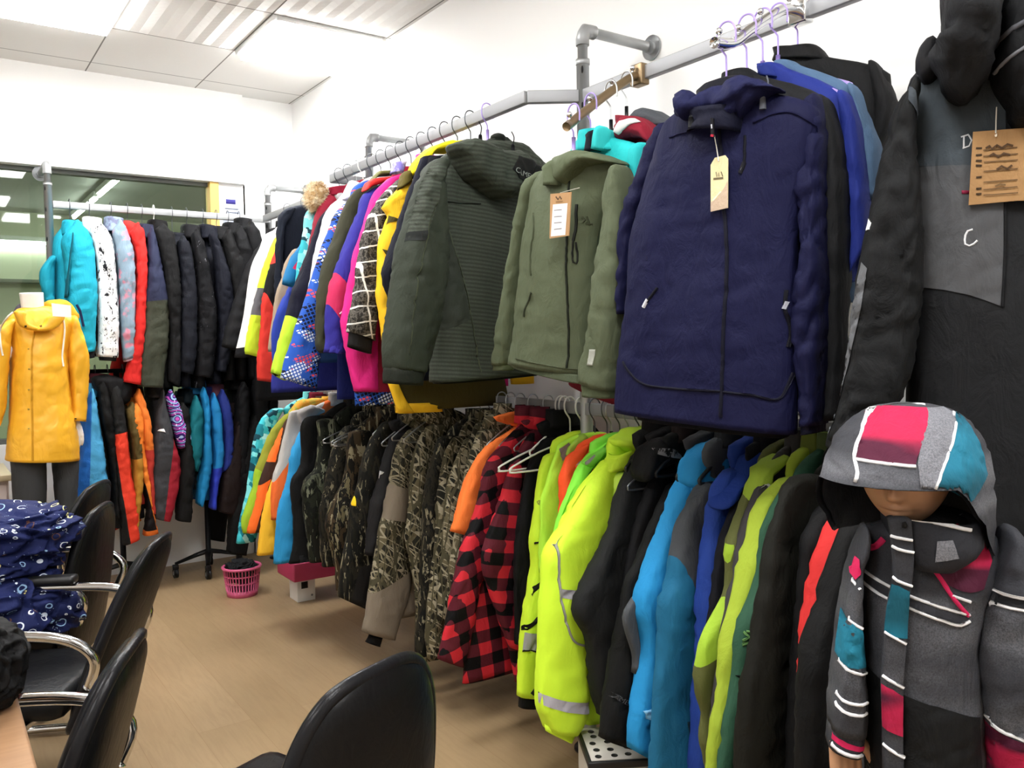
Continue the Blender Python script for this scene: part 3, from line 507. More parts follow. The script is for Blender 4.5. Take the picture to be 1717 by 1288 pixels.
dict(n='jacket',lab='orange and dark brown ski jacket',cat='jacket',o=(1.65,3.94,.505),p=[dict(n='body',L=_(-60,589,-115,571,-180,512,-140,424,-165,224,-210,170,-225,20),R=_(60,589,115,571,175,512,165,424,180,224,205,170,220,20),t=[.022,.025,.028],dy=.008,m=['blocks','#f2702a',['#3a2620',(-.053,-.999,.31),(-.527,.85,-.38)],['#41291d',(.952,-.305,.381)]],o=dict(amp=.004,nv=22,st=.026)),dict(n='sleeve',L=_(-224,519,-277,425,-326,327,-366,221,-389,127,-423,38,-429,0),R=_(-134,519,-147,425,-174,327,-211,221,-244,127,-290,38,-309,0),t=[.026,.034,.036,.032,.029],dy=-.004,m=['blocks','#f2702a',['#3a2620',(-.053,-.999,.31),(-.527,.85,-.38)],['#41291d',(.952,-.305,.381)]],o=dict(amp=.01)),dict(n='sleeve',L=_(140,504,160,324,200,302,230,80),R=_(200,514,280,324,320,302,330,80),t=.027,dy=.004,m=['blocks','#f2702a',['#3a2620',(-.053,-.999,.31),(-.527,.85,-.38)],['#41291d',(.952,-.305,.381)]],o=dict(amp=.005,nv=16,st=.035)),dict(n='collar',L=_(-70,624,-75,559),R=_(70,619,75,559),t=[.03,.034],dy=.004,m=['blocks','#f2702a',['#3a2620',(-.053,-.999,.31),(-.527,.85,-.38)],['#41291d',(.952,-.305,.381)]],o=dict(amp=.003,ot=True,nv=20))],g='garments on the lower rail along the right wall',h=('steel',(1.65,3.94,1.155),0,.08,.14,'steel wire hanger holding the orange and dark brown ski jacket','clothes hangers on the lower rails',.075)),
dict(n='jacket',lab='yellow jacket with an orange drawcord hood and pink hem',cat='jacket',o=(1.65,3.86,.37),p=[dict(n='body',L=_(-60,726,-115,708,-180,649,-140,561,-165,361,-210,161,-225,0),R=_(60,726,115,708,175,649,165,561,180,361,205,161,220,0),t=[.022,.025,.028],dy=.008,m=['blocks','#f0b52f',['#e0629a',(-.365,-.931,-.105)]],o=dict(amp=.004,nv=22,st=.026)),dict(n='sleeve',L=_(-224,656,-262,561,-293,465,-343,338,-380,223,-404,87,-411,43),R=_(-134,656,-132,561,-141,465,-188,338,-235,223,-271,87,-291,43),t=[.026,.034,.036,.032,.029],dy=-.004,m='#f2bb33',o=dict(amp=.01)),dict(n='sleeve',L=_(140,641,160,461,200,361,230,60),R=_(200,651,280,461,320,361,330,60),t=.027,dy=.004,m='#f2bb33',o=dict(amp=.005,nv=16,st=.035)),dict(n='collar',L=_(-70,761,-75,696),R=_(70,756,75,696),t=[.03,.034],dy=.004,m='#e0a535',o=dict(amp=.003,ot=True,nv=20)),dict(n='hood',L=_(-240,700,-192,748,-133,756,-85,754),R=_(-224,679,-179,696,-128,716,-92,731),t=.03,dy=-.02,m=('clouds','#e7a43a','#9fb04a',.52,30),o=dict(amp=.01,oe=False))],g='garments on the lower rail along the right wall',h=('steel',(1.65,3.86,1.155),0,.07,.14,'steel wire hanger holding the yellow jacket with an orange drawcord hood and pink hem','clothes hangers on the lower rails',.075)),
dict(n='jacket',lab='pale grey and orange panelled jacket',cat='jacket',o=(1.65,3.78,.585),p=[dict(n='body',L=_(-60,535,-115,517,-180,473,-140,385,-165,185,-210,170,-225,20),R=_(60,535,115,517,175,473,165,385,180,185,205,170,220,20),t=[.022,.025,.028],dy=.008,m=['blocks','#b9b5b0',['#ee6f34',(.802,-.598,.389)]],o=dict(amp=.004,nv=22,st=.026)),dict(n='sleeve',L=_(-267,485,-298,377,-327,264,-351,190,-366,85,-368,0),R=_(-147,485,-146,377,-173,264,-209,190,-242,85,-268,0),t=[.026,.034,.036,.032,.029],dy=-.004,m=['blocks','#b9b5b0',['#ee6f34',(.802,-.598,.389)]],o=dict(amp=.01)),dict(n='sleeve',L=_(140,465,160,285,200,282,230,80),R=_(200,475,280,285,320,282,330,80),t=.027,dy=.004,m=['blocks','#b9b5b0',['#ee6f34',(.802,-.598,.389)]],o=dict(amp=.005,nv=16,st=.035)),dict(n='collar',L=_(-70,570,-75,505),R=_(70,565,75,505),t=[.03,.034],dy=.004,m='#a09c98',o=dict(amp=.003,ot=True,nv=20)),dict(n='hood',L=_(-238,489,-165,518,-122,499),R=_(-211,426,-152,456,-117,476),t=.03,dy=-.02,m='#a5a09c',o=dict(amp=.008,oe=False))],g='garments on the lower rail along the right wall',h=('steel',(1.65,3.78,1.155),0,.06,.14,'steel wire hanger holding the pale grey and orange panelled jacket','clothes hangers on the lower rails',.07)),
dict(n='jacket',lab='sky blue long jacket with a pink edge',cat='jacket',o=(1.65,3.69,.406),p=[dict(n='body',L=_(-60,652,-115,634,-180,575,-140,487,-165,287,-210,170,-225,20),R=_(60,652,115,634,175,575,165,487,180,287,205,170,220,20),t=[.022,.025,.028],dy=.008,m='#2f92c9',o=dict(amp=.004,nv=22,st=.026)),dict(n='sleeve',L=_(-252,582,-300,472,-314,390,-365,247,-382,142,-394,0),R=_(-192,582,-200,472,-186,390,-221,247,-232,142,-244,0),t=[.026,.034,.036,.032,.029],dy=-.004,m='#2f92c9',o=dict(amp=.01)),dict(n='sleeve',L=_(140,567,160,387,200,334,230,80),R=_(200,577,280,387,320,334,330,80),t=.027,dy=.004,m='#2f92c9',o=dict(amp=.005,nv=16,st=.035)),dict(n='collar',L=_(-70,687,-75,622),R=_(70,682,75,622),t=[.03,.034],dy=.004,m='#2f92c9',o=dict(amp=.003,ot=True,nv=20))],g='garments on the lower rail along the right wall',h=('steel',(1.65,3.69,1.155),0,.11,.14,'steel wire hanger holding the sky blue long jacket with a pink edge','clothes hangers on the lower rails',.075)),
dict(n='jacket',lab='black fleece jacket left of the camouflage jackets',cat='jacket',o=(1.65,3.6,.419),p=[dict(n='body',L=_(-60,701,-115,683,-180,628,-140,540,-165,340,-210,170,-225,20),R=_(60,701,115,683,175,628,165,540,180,340,205,170,220,20),t=[.022,.025,.028],dy=.008,m='#101010',o=dict(amp=.004,nv=22,st=.026)),dict(n='sleeve',L=_(-263,635,-280,594,-285,446,-336,361,-334,244,-333,100,-358,0),R=_(-143,635,-133,594,-122,446,-166,361,-164,244,-166,100,-198,0),t=[.026,.034,.036,.032,.029],dy=-.004,m='#101010',o=dict(amp=.01)),dict(n='sleeve',L=_(140,620,160,440,200,360,230,80),R=_(200,630,280,440,320,360,330,80),t=.027,dy=.004,m='#101010',o=dict(amp=.005,nv=16,st=.035)),dict(n='collar',L=_(-70,736,-75,671),R=_(70,731,75,671),t=[.03,.034],dy=.004,m='#101010',o=dict(amp=.003,ot=True,nv=20))],g='garments on the lower rail along the right wall',h=('steel',(1.65,3.6,1.155),0,.06,.14,'steel wire hanger holding the black fleece jacket left of the camouflage jackets','clothes hangers on the lower rails',.075)),
dict(n='jacket',lab='mossy camouflage jacket next to the black fleece jacket',cat='jacket',o=(1.65,3.5,.435),p=[dict(n='body',L=_(-60,682,-115,664,-180,605,-140,517,-165,317,-210,170,-225,20),R=_(60,682,115,664,175,605,165,517,180,317,205,170,220,20),t=[.022,.025,.028],dy=.008,m=('camo','#0f110c','#1e2117','#444838','#6e715e',.9,1),o=dict(amp=.004,nv=22,st=.026)),dict(n='sleeve',L=_(-248,612,-244,531,-262,410,-320,348,-321,242,-306,99,-298,0),R=_(-158,612,-114,531,-110,410,-165,348,-176,242,-173,99,-178,0),t=[.026,.034,.036,.032,.029],dy=-.004,m=('camo','#0f110c','#1e2117','#444838','#6e715e',.9,1),o=dict(amp=.01)),dict(n='sleeve',L=_(140,597,160,417,200,349,230,80),R=_(200,607,280,417,320,349,330,80),t=.027,dy=.004,m=('camo','#0f110c','#1e2117','#444838','#6e715e',.9,1),o=dict(amp=.005,nv=16,st=.035)),dict(n='collar',L=_(-70,717,-75,652),R=_(70,712,75,652),t=[.03,.034],dy=.004,m=('camo','#0f110c','#1e2117','#444838','#6e715e',.9,1),o=dict(amp=.003,ot=True,nv=20))],g='garments on the lower rail along the right wall',h=('steel',(1.65,3.5,1.155),0,.06,.14,'steel wire hanger holding the mossy camouflage jacket next to the black fleece jacket','clothes hangers on the lower rails',.075)),
dict(n='jacket',lab='camouflage jacket with bare wire hanger tips above it',cat='jacket',o=(1.65,3.4,.435),p=[dict(n='body',L=_(-60,655,-115,637,-135,578,-95,490,-120,290,-210,170,-225,20),R=_(60,655,115,637,175,578,165,490,180,290,205,170,220,20),t=[.022,.025,.028],dy=.008,m=('camo','#0f0f0c','#242118','#544f3f','#7d765f',1.3,3.8),o=dict(amp=.004,nv=22,st=.026)),dict(n='sleeve',L=_(-170,585,-210,524,-234,446,-259,326,-286,222,-281,0),R=_(-80,585,-72,524,-81,446,-110,326,-150,222,-161,0),t=[.026,.034,.036,.032,.029],dy=-.004,m=('camo','#0f0f0c','#242118','#544f3f','#7d765f',1.3,3.8),o=dict(amp=.01)),dict(n='sleeve',L=_(140,570,160,390,200,335,230,80),R=_(200,580,280,390,320,335,330,80),t=.027,dy=.004,m=('camo','#0f0f0c','#242118','#544f3f','#7d765f',1.3,3.8),o=dict(amp=.005,nv=16,st=.035)),dict(n='collar',L=_(-70,690,-75,625),R=_(70,685,75,625),t=[.03,.034],dy=.004,m=('camo','#0f0f0c','#242118','#544f3f','#7d765f',1.3,3.8),o=dict(amp=.003,ot=True,nv=20))],g='garments on the lower rail along the right wall',h=('steel',(1.65,3.4,1.155),0,.08,.14,'steel wire hanger holding the camouflage jacket with bare wire hanger tips above it','clothes hangers on the lower rails',.075)),
dict(n='jacket',lab='brown woodland camouflage jacket with black cuff',cat='jacket',o=(1.65,3.28,.358),p=[dict(n='body',L=_(-60,721,-115,703,-164,644,-124,556,-149,356,-210,170,-225,20),R=_(60,721,115,703,175,644,165,556,180,356,205,170,220,20),t=[.022,.025,.028],dy=.008,m=('camo','#14120d','#3f3322','#625a40','#8a8268',.8,4),o=dict(amp=.004,nv=22,st=.026)),dict(n='sleeve',L=_(-199,651,-209,577,-219,500,-250,426,-289,361,-306,293,-293,209,-275,122,-270,0),R=_(-99,651,-74,577,-49,500,-70,426,-99,361,-126,293,-123,209,-125,122,-140,0),t=[.026,.034,.036,.032,.029],dy=-.004,m=('camo','#14120d','#3f3322','#625a40','#8a8268',.8,4),o=dict(amp=.01)),dict(n='sleeve',L=_(140,636,160,456,200,368,230,80),R=_(200,646,280,456,320,368,330,80),t=.027,dy=.004,m=('camo','#14120d','#3f3322','#625a40','#8a8268',.8,4),o=dict(amp=.005,nv=16,st=.035)),dict(n='collar',L=_(-70,756,-75,691),R=_(70,751,75,691),t=[.03,.034],dy=.004,m=('camo','#14120d','#3f3322','#625a40','#8a8268',.8,4),o=dict(amp=.003,ot=True,nv=20)),dict(n='cuff',L=_(-259,10,-261,-30),R=_(-150,10,-152,-30),t=.024,dy=-.004,m='#0c0c0c',o=dict(amp=.003,nv=18))],g='garments on the lower rail along the right wall',h=('steel',(1.65,3.28,1.155),0,.09,.14,'steel wire hanger holding the brown woodland camouflage jacket with black cuff','clothes hangers on the lower rails',.075)),
dict(n='jacket',lab='camouflage jacket with dark charcoal lower sleeve and yellow tag',cat='jacket',o=(1.65,3.15,.373),p=[dict(n='body',L=_(-60,747,-115,729,-73,674,-33,586,-58,386,-210,186,-225,20),R=_(60,747,115,729,175,674,165,586,180,386,205,186,220,20),t=[.022,.025,.028],dy=.008,m=['blocks',('camo','#0f0f0c','#242118','#544f3f','#7d765f',1,9.5),['#211f1e',(.112,-.994,.134),(.947,-.322,.256)]],o=dict(amp=.004,nv=22,st=.026)),dict(n='sleeve',L=_(-108,681,-155,623,-195,532,-226,425,-259,349,-267,254,-293,156,-318,0),R=_(-20,685,-69,604,-91,482,-111,360,-130,239,-144,142,-157,45,-195,-77),t=[.026,.034,.036,.032,.029],dy=-.004,m=['blocks',('camo','#0f0f0c','#242118','#544f3f','#7d765f',1,9.5),['#211f1e',(.112,-.994,.134),(.947,-.322,.256)]],c=[dict(n='yellow_tag',m='#e8c21e',q=[(_(-248,397,-238,396,-244,360,-254,361),0)],lab='small yellow tag')],o=dict(amp=.01)),dict(n='sleeve',L=_(140,666,160,486,200,383,230,80),R=_(200,676,280,486,320,383,330,80),t=.027,dy=.004,m=['blocks',('camo','#0f0f0c','#242118','#544f3f','#7d765f',1,9.5),['#211f1e',(.112,-.994,.134),(.947,-.322,.256)]],o=dict(amp=.005,nv=16,st=.035)),dict(n='collar',L=_(-70,782,-75,717),R=_(70,777,75,717),t=[.03,.034],dy=.004,m=['blocks',('camo','#0f0f0c','#242118','#544f3f','#7d765f',1,9.5),['#211f1e',(.112,-.994,.134),(.947,-.322,.256)]],o=dict(amp=.003,ot=True,nv=20))],g='garments on the lower rail along the right wall',h=('steel',(1.65,3.15,1.155),0,.06,.14,'steel wire hanger holding the camouflage jacket with dark charcoal lower sleeve and yellow tag','clothes hangers on the lower rails',.075)),
dict(n='jacket',lab='charcoal softshell jacket with a small white sleeve logo',cat='jacket',o=(1.65,3.07,.545),p=[dict(n='body',L=_(-60,532,-115,514,-77,455,-37,367,-62,167,-173,162,-202,12),R=_(60,532,115,514,175,455,165,367,180,167,205,162,220,12),t=[.022,.025,.028],dy=.008,m='#1e1d1e',o=dict(amp=.004,nv=22,st=.026)),dict(n='sleeve',L=_(-112,462,-146,364,-169,272,-197,194,-216,93,-234,0),R=_(-14,464,-76,367,-100,272,-129,178,-148,84,-166,-11),t=[.026,.034,.036,.032,.029],dy=-.004,m='#1e1d1e',c=[dict(n='logo',m='#d8d8d6',q=[(_(-161,328,-155,325,-162,310,-167,300,-173,300,-169,312),0)],lab='small white embroidered logo')],o=dict(amp=.01)),dict(n='sleeve',L=_(140,447,160,267,200,269,230,72),R=_(200,457,280,267,320,269,330,72),t=.027,dy=.004,m='#1e1d1e',o=dict(amp=.005,nv=16,st=.035)),dict(n='collar',L=_(-70,567,-75,502),R=_(70,562,75,502),t=[.03,.034],dy=.004,m='#1e1d1e',o=dict(amp=.003,ot=True,nv=20))],g='garments on the lower rail along the right wall',h=('steel',(1.65,3.07,1.155),0,.09,.14,'steel wire hanger holding the charcoal softshell jacket with a small white sleeve logo','clothes hangers on the lower rails',.075)),
dict(n='jacket',lab='reed camouflage jacket with taupe sleeve panels',cat='jacket',o=(1.65,2.98,.274),p=[dict(n='body',L=_(-60,831,-115,813,-40,754,0,666,-25,466,-206,266,-225,20),R=_(60,831,115,813,175,754,165,666,180,466,205,266,220,20),t=[.022,.025,.028],dy=.008,m=['blocks',('reed',2.3),['#7c7162',(-.371,-.928,.457),(.234,.972,-.37),(-.969,.247,-.212)],['#7c7162',(.357,-.934,.231)]],o=dict(amp=.004,nv=22,st=.026)),dict(n='sleeve',L=_(-75,761,-116,717,-136,653,-142,613,-156,558,-178,502,-193,433,-209,395,-259,157,-296,0),R=_(61,761,5,700,-24,642,-39,572,-68,503,-92,410,-99,339,-91,218,-93,117,-161,-61),t=[.034,.045,.047,.043,.038],dy=-.004,m=['blocks',('reed',2.3),['#7c7162',(-.371,-.928,.457),(.234,.972,-.37),(-.969,.247,-.212)],['#7c7162',(.357,-.934,.231)]],o=dict(amp=.009)),dict(n='sleeve',L=_(140,746,160,566,200,423,230,80),R=_(200,756,280,566,320,423,330,80),t=.036,dy=.004,m=['blocks',('reed',2.3),['#7c7162',(-.371,-.928,.457),(.234,.972,-.37),(-.969,.247,-.212)],['#7c7162',(.357,-.934,.231)]],o=dict(amp=.005,nv=16,st=.035)),dict(n='collar',L=_(-70,866,-75,801),R=_(70,861,75,801),t=[.03,.034],dy=.004,m=['blocks',('reed',2.3),['#7c7162',(-.371,-.928,.457),(.234,.972,-.37),(-.969,.247,-.212)],['#7c7162',(.357,-.934,.231)]],o=dict(amp=.003,ot=True,nv=20)),dict(n='cuff_loop',L=_(-269,-24,-284,-44),R=_(-213,-41,-224,-76),t=.02,dy=-.004,m='#0a0a0a',o=dict(amp=.004))],g='garments on the lower rail along the right wall',h=('steel',(1.65,2.98,1.155),0,.06,.14,'steel wire hanger holding the reed camouflage jacket with taupe sleeve panels','clothes hangers on the lower rails',.075)),
dict(n='jacket',lab='tall reed camouflage jacket right of the taupe sleeve',cat='jacket',o=(1.65,2.88,.142),p=[dict(n='body',L=_(-60,978,-115,960,-14,908,26,820,1,620,-108,420,-88,20),R=_(60,978,115,960,175,908,165,820,180,620,205,420,220,20),t=[.022,.025,.028],dy=.008,m=('reed',9.2),o=dict(amp=.004,nv=22,st=.026)),dict(n='sleeve',L=_(-49,915,-90,860,-118,794,-130,703,-138,588,-151,497,-119,306,-113,234,-119,0),R=_(51,915,35,860,32,794,20,703,12,588,-6,497,21,306,17,234,1,0),t=[.022,.03,.032,.028,.025],dy=-.004,m=('reed',9.2),o=dict(amp=.01)),dict(n='sleeve',L=_(140,900,160,720,200,500,230,80),R=_(200,910,280,720,320,500,330,80),t=.024,dy=.004,m=('reed',9.2),o=dict(amp=.005,nv=16,st=.035)),dict(n='collar',L=_(-70,1013,-75,948),R=_(70,1008,75,948),t=[.03,.034],dy=.004,m=('reed',9.2),o=dict(amp=.003,ot=True,nv=20))],g='garments on the lower rail along the right wall',h=('steel',(1.65,2.88,1.155),0,.06,.14,'steel wire hanger holding the tall reed camouflage jacket right of the taupe sleeve','clothes hangers on the lower rails',.075)),
dict(n='jacket',lab='bark camouflage jacket with long narrow sleeve',cat='jacket',o=(1.8,2.79,.202),p=[dict(n='body',L=_(-60,886,-115,868,-164,809,-124,721,-149,521,-210,321,-225,20),R=_(60,886,115,868,175,809,165,721,180,521,205,321,220,20),t=[.022,.025,.028],dy=.008,m=('camo','#0f0f0c','#242118','#544f3f','#7d765f',1.4,15.2),o=dict(amp=.004,nv=22,st=.026)),dict(n='sleeve',L=_(-199,816,-227,739,-251,674,-269,562,-277,450,-288,315,-304,182,-316,20,-308,0),R=_(-119,816,-127,739,-131,674,-144,562,-147,450,-163,315,-184,182,-206,20,-208,0),t=[.022,.03,.032,.028,.025],dy=-.004,m=('camo','#0f0f0c','#242118','#544f3f','#7d765f',1.4,15.2),o=dict(amp=.01)),dict(n='sleeve',L=_(140,801,160,621,200,451,230,80),R=_(200,811,280,621,320,451,330,80),t=.024,dy=.004,m=('camo','#0f0f0c','#242118','#544f3f','#7d765f',1.4,15.2),o=dict(amp=.005,nv=16,st=.035)),dict(n='collar',L=_(-70,921,-75,856),R=_(70,916,75,856),t=[.03,.034],dy=.004,m=('camo','#0f0f0c','#242118','#544f3f','#7d765f',1.4,15.2),o=dict(amp=.003,ot=True,nv=20))],g='garments on the lower rail along the right wall',h=('steel',(1.8,2.79,1.155),0,.08,.14,'steel wire hanger holding the bark camouflage jacket with long narrow sleeve','clothes hangers on the lower rails',.075)),
dict(n='jacket',lab='grey brown camouflage jacket with pale twig print',cat='jacket',o=(1.8,2.72,.21),p=[dict(n='body',L=_(-60,881,-115,863,-145,804,-105,716,-130,516,-210,316,-225,20),R=_(60,881,115,863,175,804,165,716,180,516,205,316,220,20),t=[.022,.025,.028],dy=.008,m=('reed',16.1),o=dict(amp=.004,nv=22,st=.026)),dict(n='sleeve',L=_(-180,811,-215,760,-235,672,-253,563,-260,452,-279,321,-303,146,-301,0),R=_(-100,811,-112,760,-114,672,-126,563,-133,452,-158,321,-192,146,-201,0),t=[.021,.028,.029,.027,.024],dy=-.004,m=('reed',16.1),o=dict(amp=.01)),dict(n='sleeve',L=_(140,796,160,616,200,448,230,80),R=_(200,806,280,616,320,448,330,80),t=.022,dy=.004,m=('reed',16.1),o=dict(amp=.005,nv=16,st=.035)),dict(n='collar',L=_(-70,916,-75,851),R=_(70,911,75,851),t=[.03,.034],dy=.004,m=('reed',16.1),o=dict(amp=.003,ot=True,nv=20))],g='garments on the lower rail along the right wall',h=('steel',(1.8,2.72,1.155),0,.08,.14,'steel wire hanger holding the grey brown camouflage jacket with pale twig print','clothes hangers on the lower rails',.075)),
dict(n='jacket',lab='reed print jacket left of the orange tee',cat='jacket',o=(1.8,2.65,.373),p=[dict(n='body',L=_(-60,718,-115,700,-136,641,-96,553,-121,353,-210,170,-225,20),R=_(60,718,115,700,175,641,165,553,180,353,205,170,220,20),t=[.022,.025,.028],dy=.008,m=('reed',20.7),o=dict(amp=.004,nv=22,st=.026)),dict(n='sleeve',L=_(-171,648,-203,594,-227,539,-246,480,-257,420,-267,338,-280,195,-295,0),R=_(-81,648,-79,594,-74,539,-82,480,-90,420,-106,338,-129,195,-155,0),t=[.022,.03,.032,.028,.025],dy=-.004,m=('reed',20.7),o=dict(amp=.01)),dict(n='sleeve',L=_(140,633,160,453,200,367,230,80),R=_(200,643,280,453,320,367,330,80),t=.024,dy=.004,m=('reed',20.7),o=dict(amp=.005,nv=16,st=.035)),dict(n='collar',L=_(-70,753,-75,688),R=_(70,748,75,688),t=[.03,.034],dy=.004,m=('reed',20.7),o=dict(amp=.003,ot=True,nv=20))],g='garments on the lower rail along the right wall',h=('steel',(1.8,2.65,1.155),0,.08,.14,'steel wire hanger holding the reed print jacket left of the orange tee','clothes hangers on the lower rails',.075)),
dict(n='jacket',lab='camouflage jacket under the orange sleeve',cat='jacket',o=(1.8,2.59,.39),p=[dict(n='body',L=_(-60,730,-115,712,-116,656,-76,568,-101,368,-210,170,-225,20),R=_(60,730,115,712,175,656,165,568,180,368,205,170,220,20),t=[.022,.025,.028],dy=.008,m=('reed',25.3),o=dict(amp=.004,nv=22,st=.026)),dict(n='sleeve',L=_(-151,663,-178,589,-206,505,-238,401,-255,295,-283,170,-299,0),R=_(-61,663,-48,589,-54,505,-83,401,-110,295,-150,170,-179,0),t=[.019,.026,.027,.025,.022],dy=-.004,m=('reed',25.3),o=dict(amp=.01)),dict(n='sleeve',L=_(140,648,160,468,200,374,230,80),R=_(200,658,280,468,320,374,330,80),t=.021,dy=.004,m=('reed',25.3),o=dict(amp=.005,nv=16,st=.035)),dict(n='collar',L=_(-70,765,-75,700),R=_(70,760,75,700),t=[.03,.034],dy=.004,m=('reed',25.3),o=dict(amp=.003,ot=True,nv=20))],g='garments on the lower rail along the right wall',h=('steel',(1.8,2.59,1.155),0,.06,.14,'steel wire hanger holding the camouflage jacket under the orange sleeve','clothes hangers on the lower rails',.075)),
dict(n='t_shirt',lab='orange short sleeve shirt beside the red plaid shirts',cat='shirt',o=(1.8,2.53,.45),p=[dict(n='body',L=_(-60,670,-115,652,33,593,73,505,48,305,-210,150,-225,0),R=_(60,670,115,652,175,593,165,505,180,305,205,150,220,0),t=[.016,.018,.02],dy=.008,m='#e46f31',o=dict(amp=.004,nv=22,st=.026)),dict(n='sleeve',L=_(-2,626,-124,578,-171,545,-202,516,-230,468,-259,399,-287,324,-308,273),R=_(88,597,-62,543,-94,511,-129,475,-163,416,-190,365,-216,304,-242,250),t=[.019,.025,.026,.024,.021],dy=-.004,m='#ef7a37',o=dict(amp=.01)),dict(n='sleeve',L=_(140,585,160,405,200,333,230,60),R=_(200,595,280,405,320,333,330,60),t=.02,dy=.004,m='#ef7a37',o=dict(amp=.005,nv=16,st=.035)),dict(n='collar',L=_(-34,611,12,637,68,658,133,654),R=_(-30,596,16,621,72,635,137,636),t=.035,dy=-.01,m='#e0743a',o=dict(amp=.006,oe=False))],g='garments on the lower rail along the right wall',h=('steel',(1.8,2.53,1.155),0,.06,.14,'steel wire hanger holding the orange short sleeve shirt beside the red plaid shirts','clothes hangers on the lower rails',.075)),
dict(n='flannel_shirt',lab='red and black plaid shirt beside the orange shirt',cat='shirt',o=(1.8,2.45,.14),p=[dict(n='body',L=_(-24,958,-64,939,-124,764,-211,564,-277,345,-300,183,-315,65),R=_(60,958,115,939,175,764,165,564,180,345,205,183,220,65),t=[.022,.025,.028],dy=.008,m=['plaid',.085,'#c92a36','#571a26','#09080a',.06],o=dict(amp=.004,nv=22,st=.026)),dict(n='sleeve',L=_(-85,926,-175,855,-214,794,-266,640,-304,549,-345,420,-383,292,-416,180),R=_(2,932,-71,831,-119,763,-183,602,-220,513,-252,392,-279,262,-318,128),t=[.022,.03,.032,.028,.025],dy=-.004,m=['plaid',.085,'#c92a36','#571a26','#09080a',.28],o=dict(amp=.01)),dict(n='sleeve',L=_(140,910,160,730,200,495,230,60),R=_(200,920,280,730,320,495,330,60),t=.024,dy=.004,m=['plaid',.085,'#c92a36','#571a26','#09080a',.28],o=dict(amp=.005,nv=16,st=.035)),dict(n='collar',L=_(-70,1015,-75,950),R=_(70,1010,75,950),t=[.03,.034],dy=.004,m=['plaid',.085],o=dict(amp=.003,ot=True,nv=20))],g='garments on the lower rail along the right wall',h=('steel',(1.8,2.45,1.155),0,.06,.14,'steel wire hanger holding the red and black plaid shirt beside the orange shirt','clothes hangers on the lower rails',.07)),
dict(n='flannel_shirt',lab='red and black plaid shirt nearer the yellow jackets',cat='shirt',o=(1.8,2.36,.2),p=[dict(n='body',L=_(-60,920,-115,902,-55,858,-15,770,-40,570,-210,370,-155,0),R=_(60,920,115,902,175,858,165,770,180,570,205,370,220,0),t=[.022,.025,.028],dy=.008,m=['plaid',.085,'#c92a36','#571a26','#09080a',-.18],o=dict(amp=.004,nv=22,st=.026)),dict(n='sleeve',L=_(-90,865,-140,789,-186,725,-219,636,-272,517,-288,451,-266,342,-220,222,-185,134),R=_(-13,863,-66,782,-106,703,-129,577,-141,448,-154,304,-151,220,-137,154,-132,111),t=[.022,.03,.032,.028,.025],dy=-.004,m=['plaid',.085,'#c92a36','#571a26','#09080a',-.18],o=dict(amp=.01)),dict(n='sleeve',L=_(140,850,160,670,200,465,230,60),R=_(200,860,280,670,320,465,330,60),t=.024,dy=.004,m=['plaid',.085,'#c92a36','#571a26','#09080a',-.18],o=dict(amp=.005,nv=16,st=.035)),dict(n='collar',L=_(-70,955,-75,890),R=_(70,950,75,890),t=[.03,.034],dy=.004,m=['plaid',.085,'#c92a36','#571a26','#09080a',-.18],o=dict(amp=.003,ot=True,nv=20))],g='garments on the lower rail along the right wall',h=('steel',(1.8,2.36,1.155),0,.06,.14,'steel wire hanger holding the red and black plaid shirt nearer the yellow jackets','clothes hangers on the lower rails',.07)),
dict(n='jacket',lab='black jacket hanging between the plaid shirt and the yellow jackets',cat='jacket',o=(1.8,2.27,.379),p=[dict(n='body',L=_(-60,736,-115,718,-72,659,-32,571,-57,371,-194,171,-195,20),R=_(60,736,115,718,175,659,165,571,180,371,205,171,220,20),t=[.022,.025,.028],dy=.008,m='#0a0a0c',o=dict(amp=.004,nv=22,st=.026)),dict(n='sleeve',L=_(-107,666,-158,590,-197,455,-224,260,-225,0),R=_(-17,666,-8,590,-42,455,-84,260,-105,0),t=[.022,.03,.032,.028,.025],dy=-.004,m='#0a0a0c',o=dict(amp=.01)),dict(n='sleeve',L=_(140,651,160,471,200,375,230,80),R=_(200,661,280,471,320,375,330,80),t=.024,dy=.004,m='#0a0a0c',o=dict(amp=.005,nv=16,st=.035)),dict(n='collar',L=_(-70,771,-75,706),R=_(70,766,75,706),t=[.03,.034],dy=.004,m='#0a0a0c',o=dict(amp=.003,ot=True,nv=20))],g='garments on the lower rail along the right wall',h=('white',(1.8,2.27,1.155),0,.06,.14,'white plastic hanger holding the black jacket hanging between the plaid shirt and the yellow jackets','clothes hangers on the lower rails',.075)),
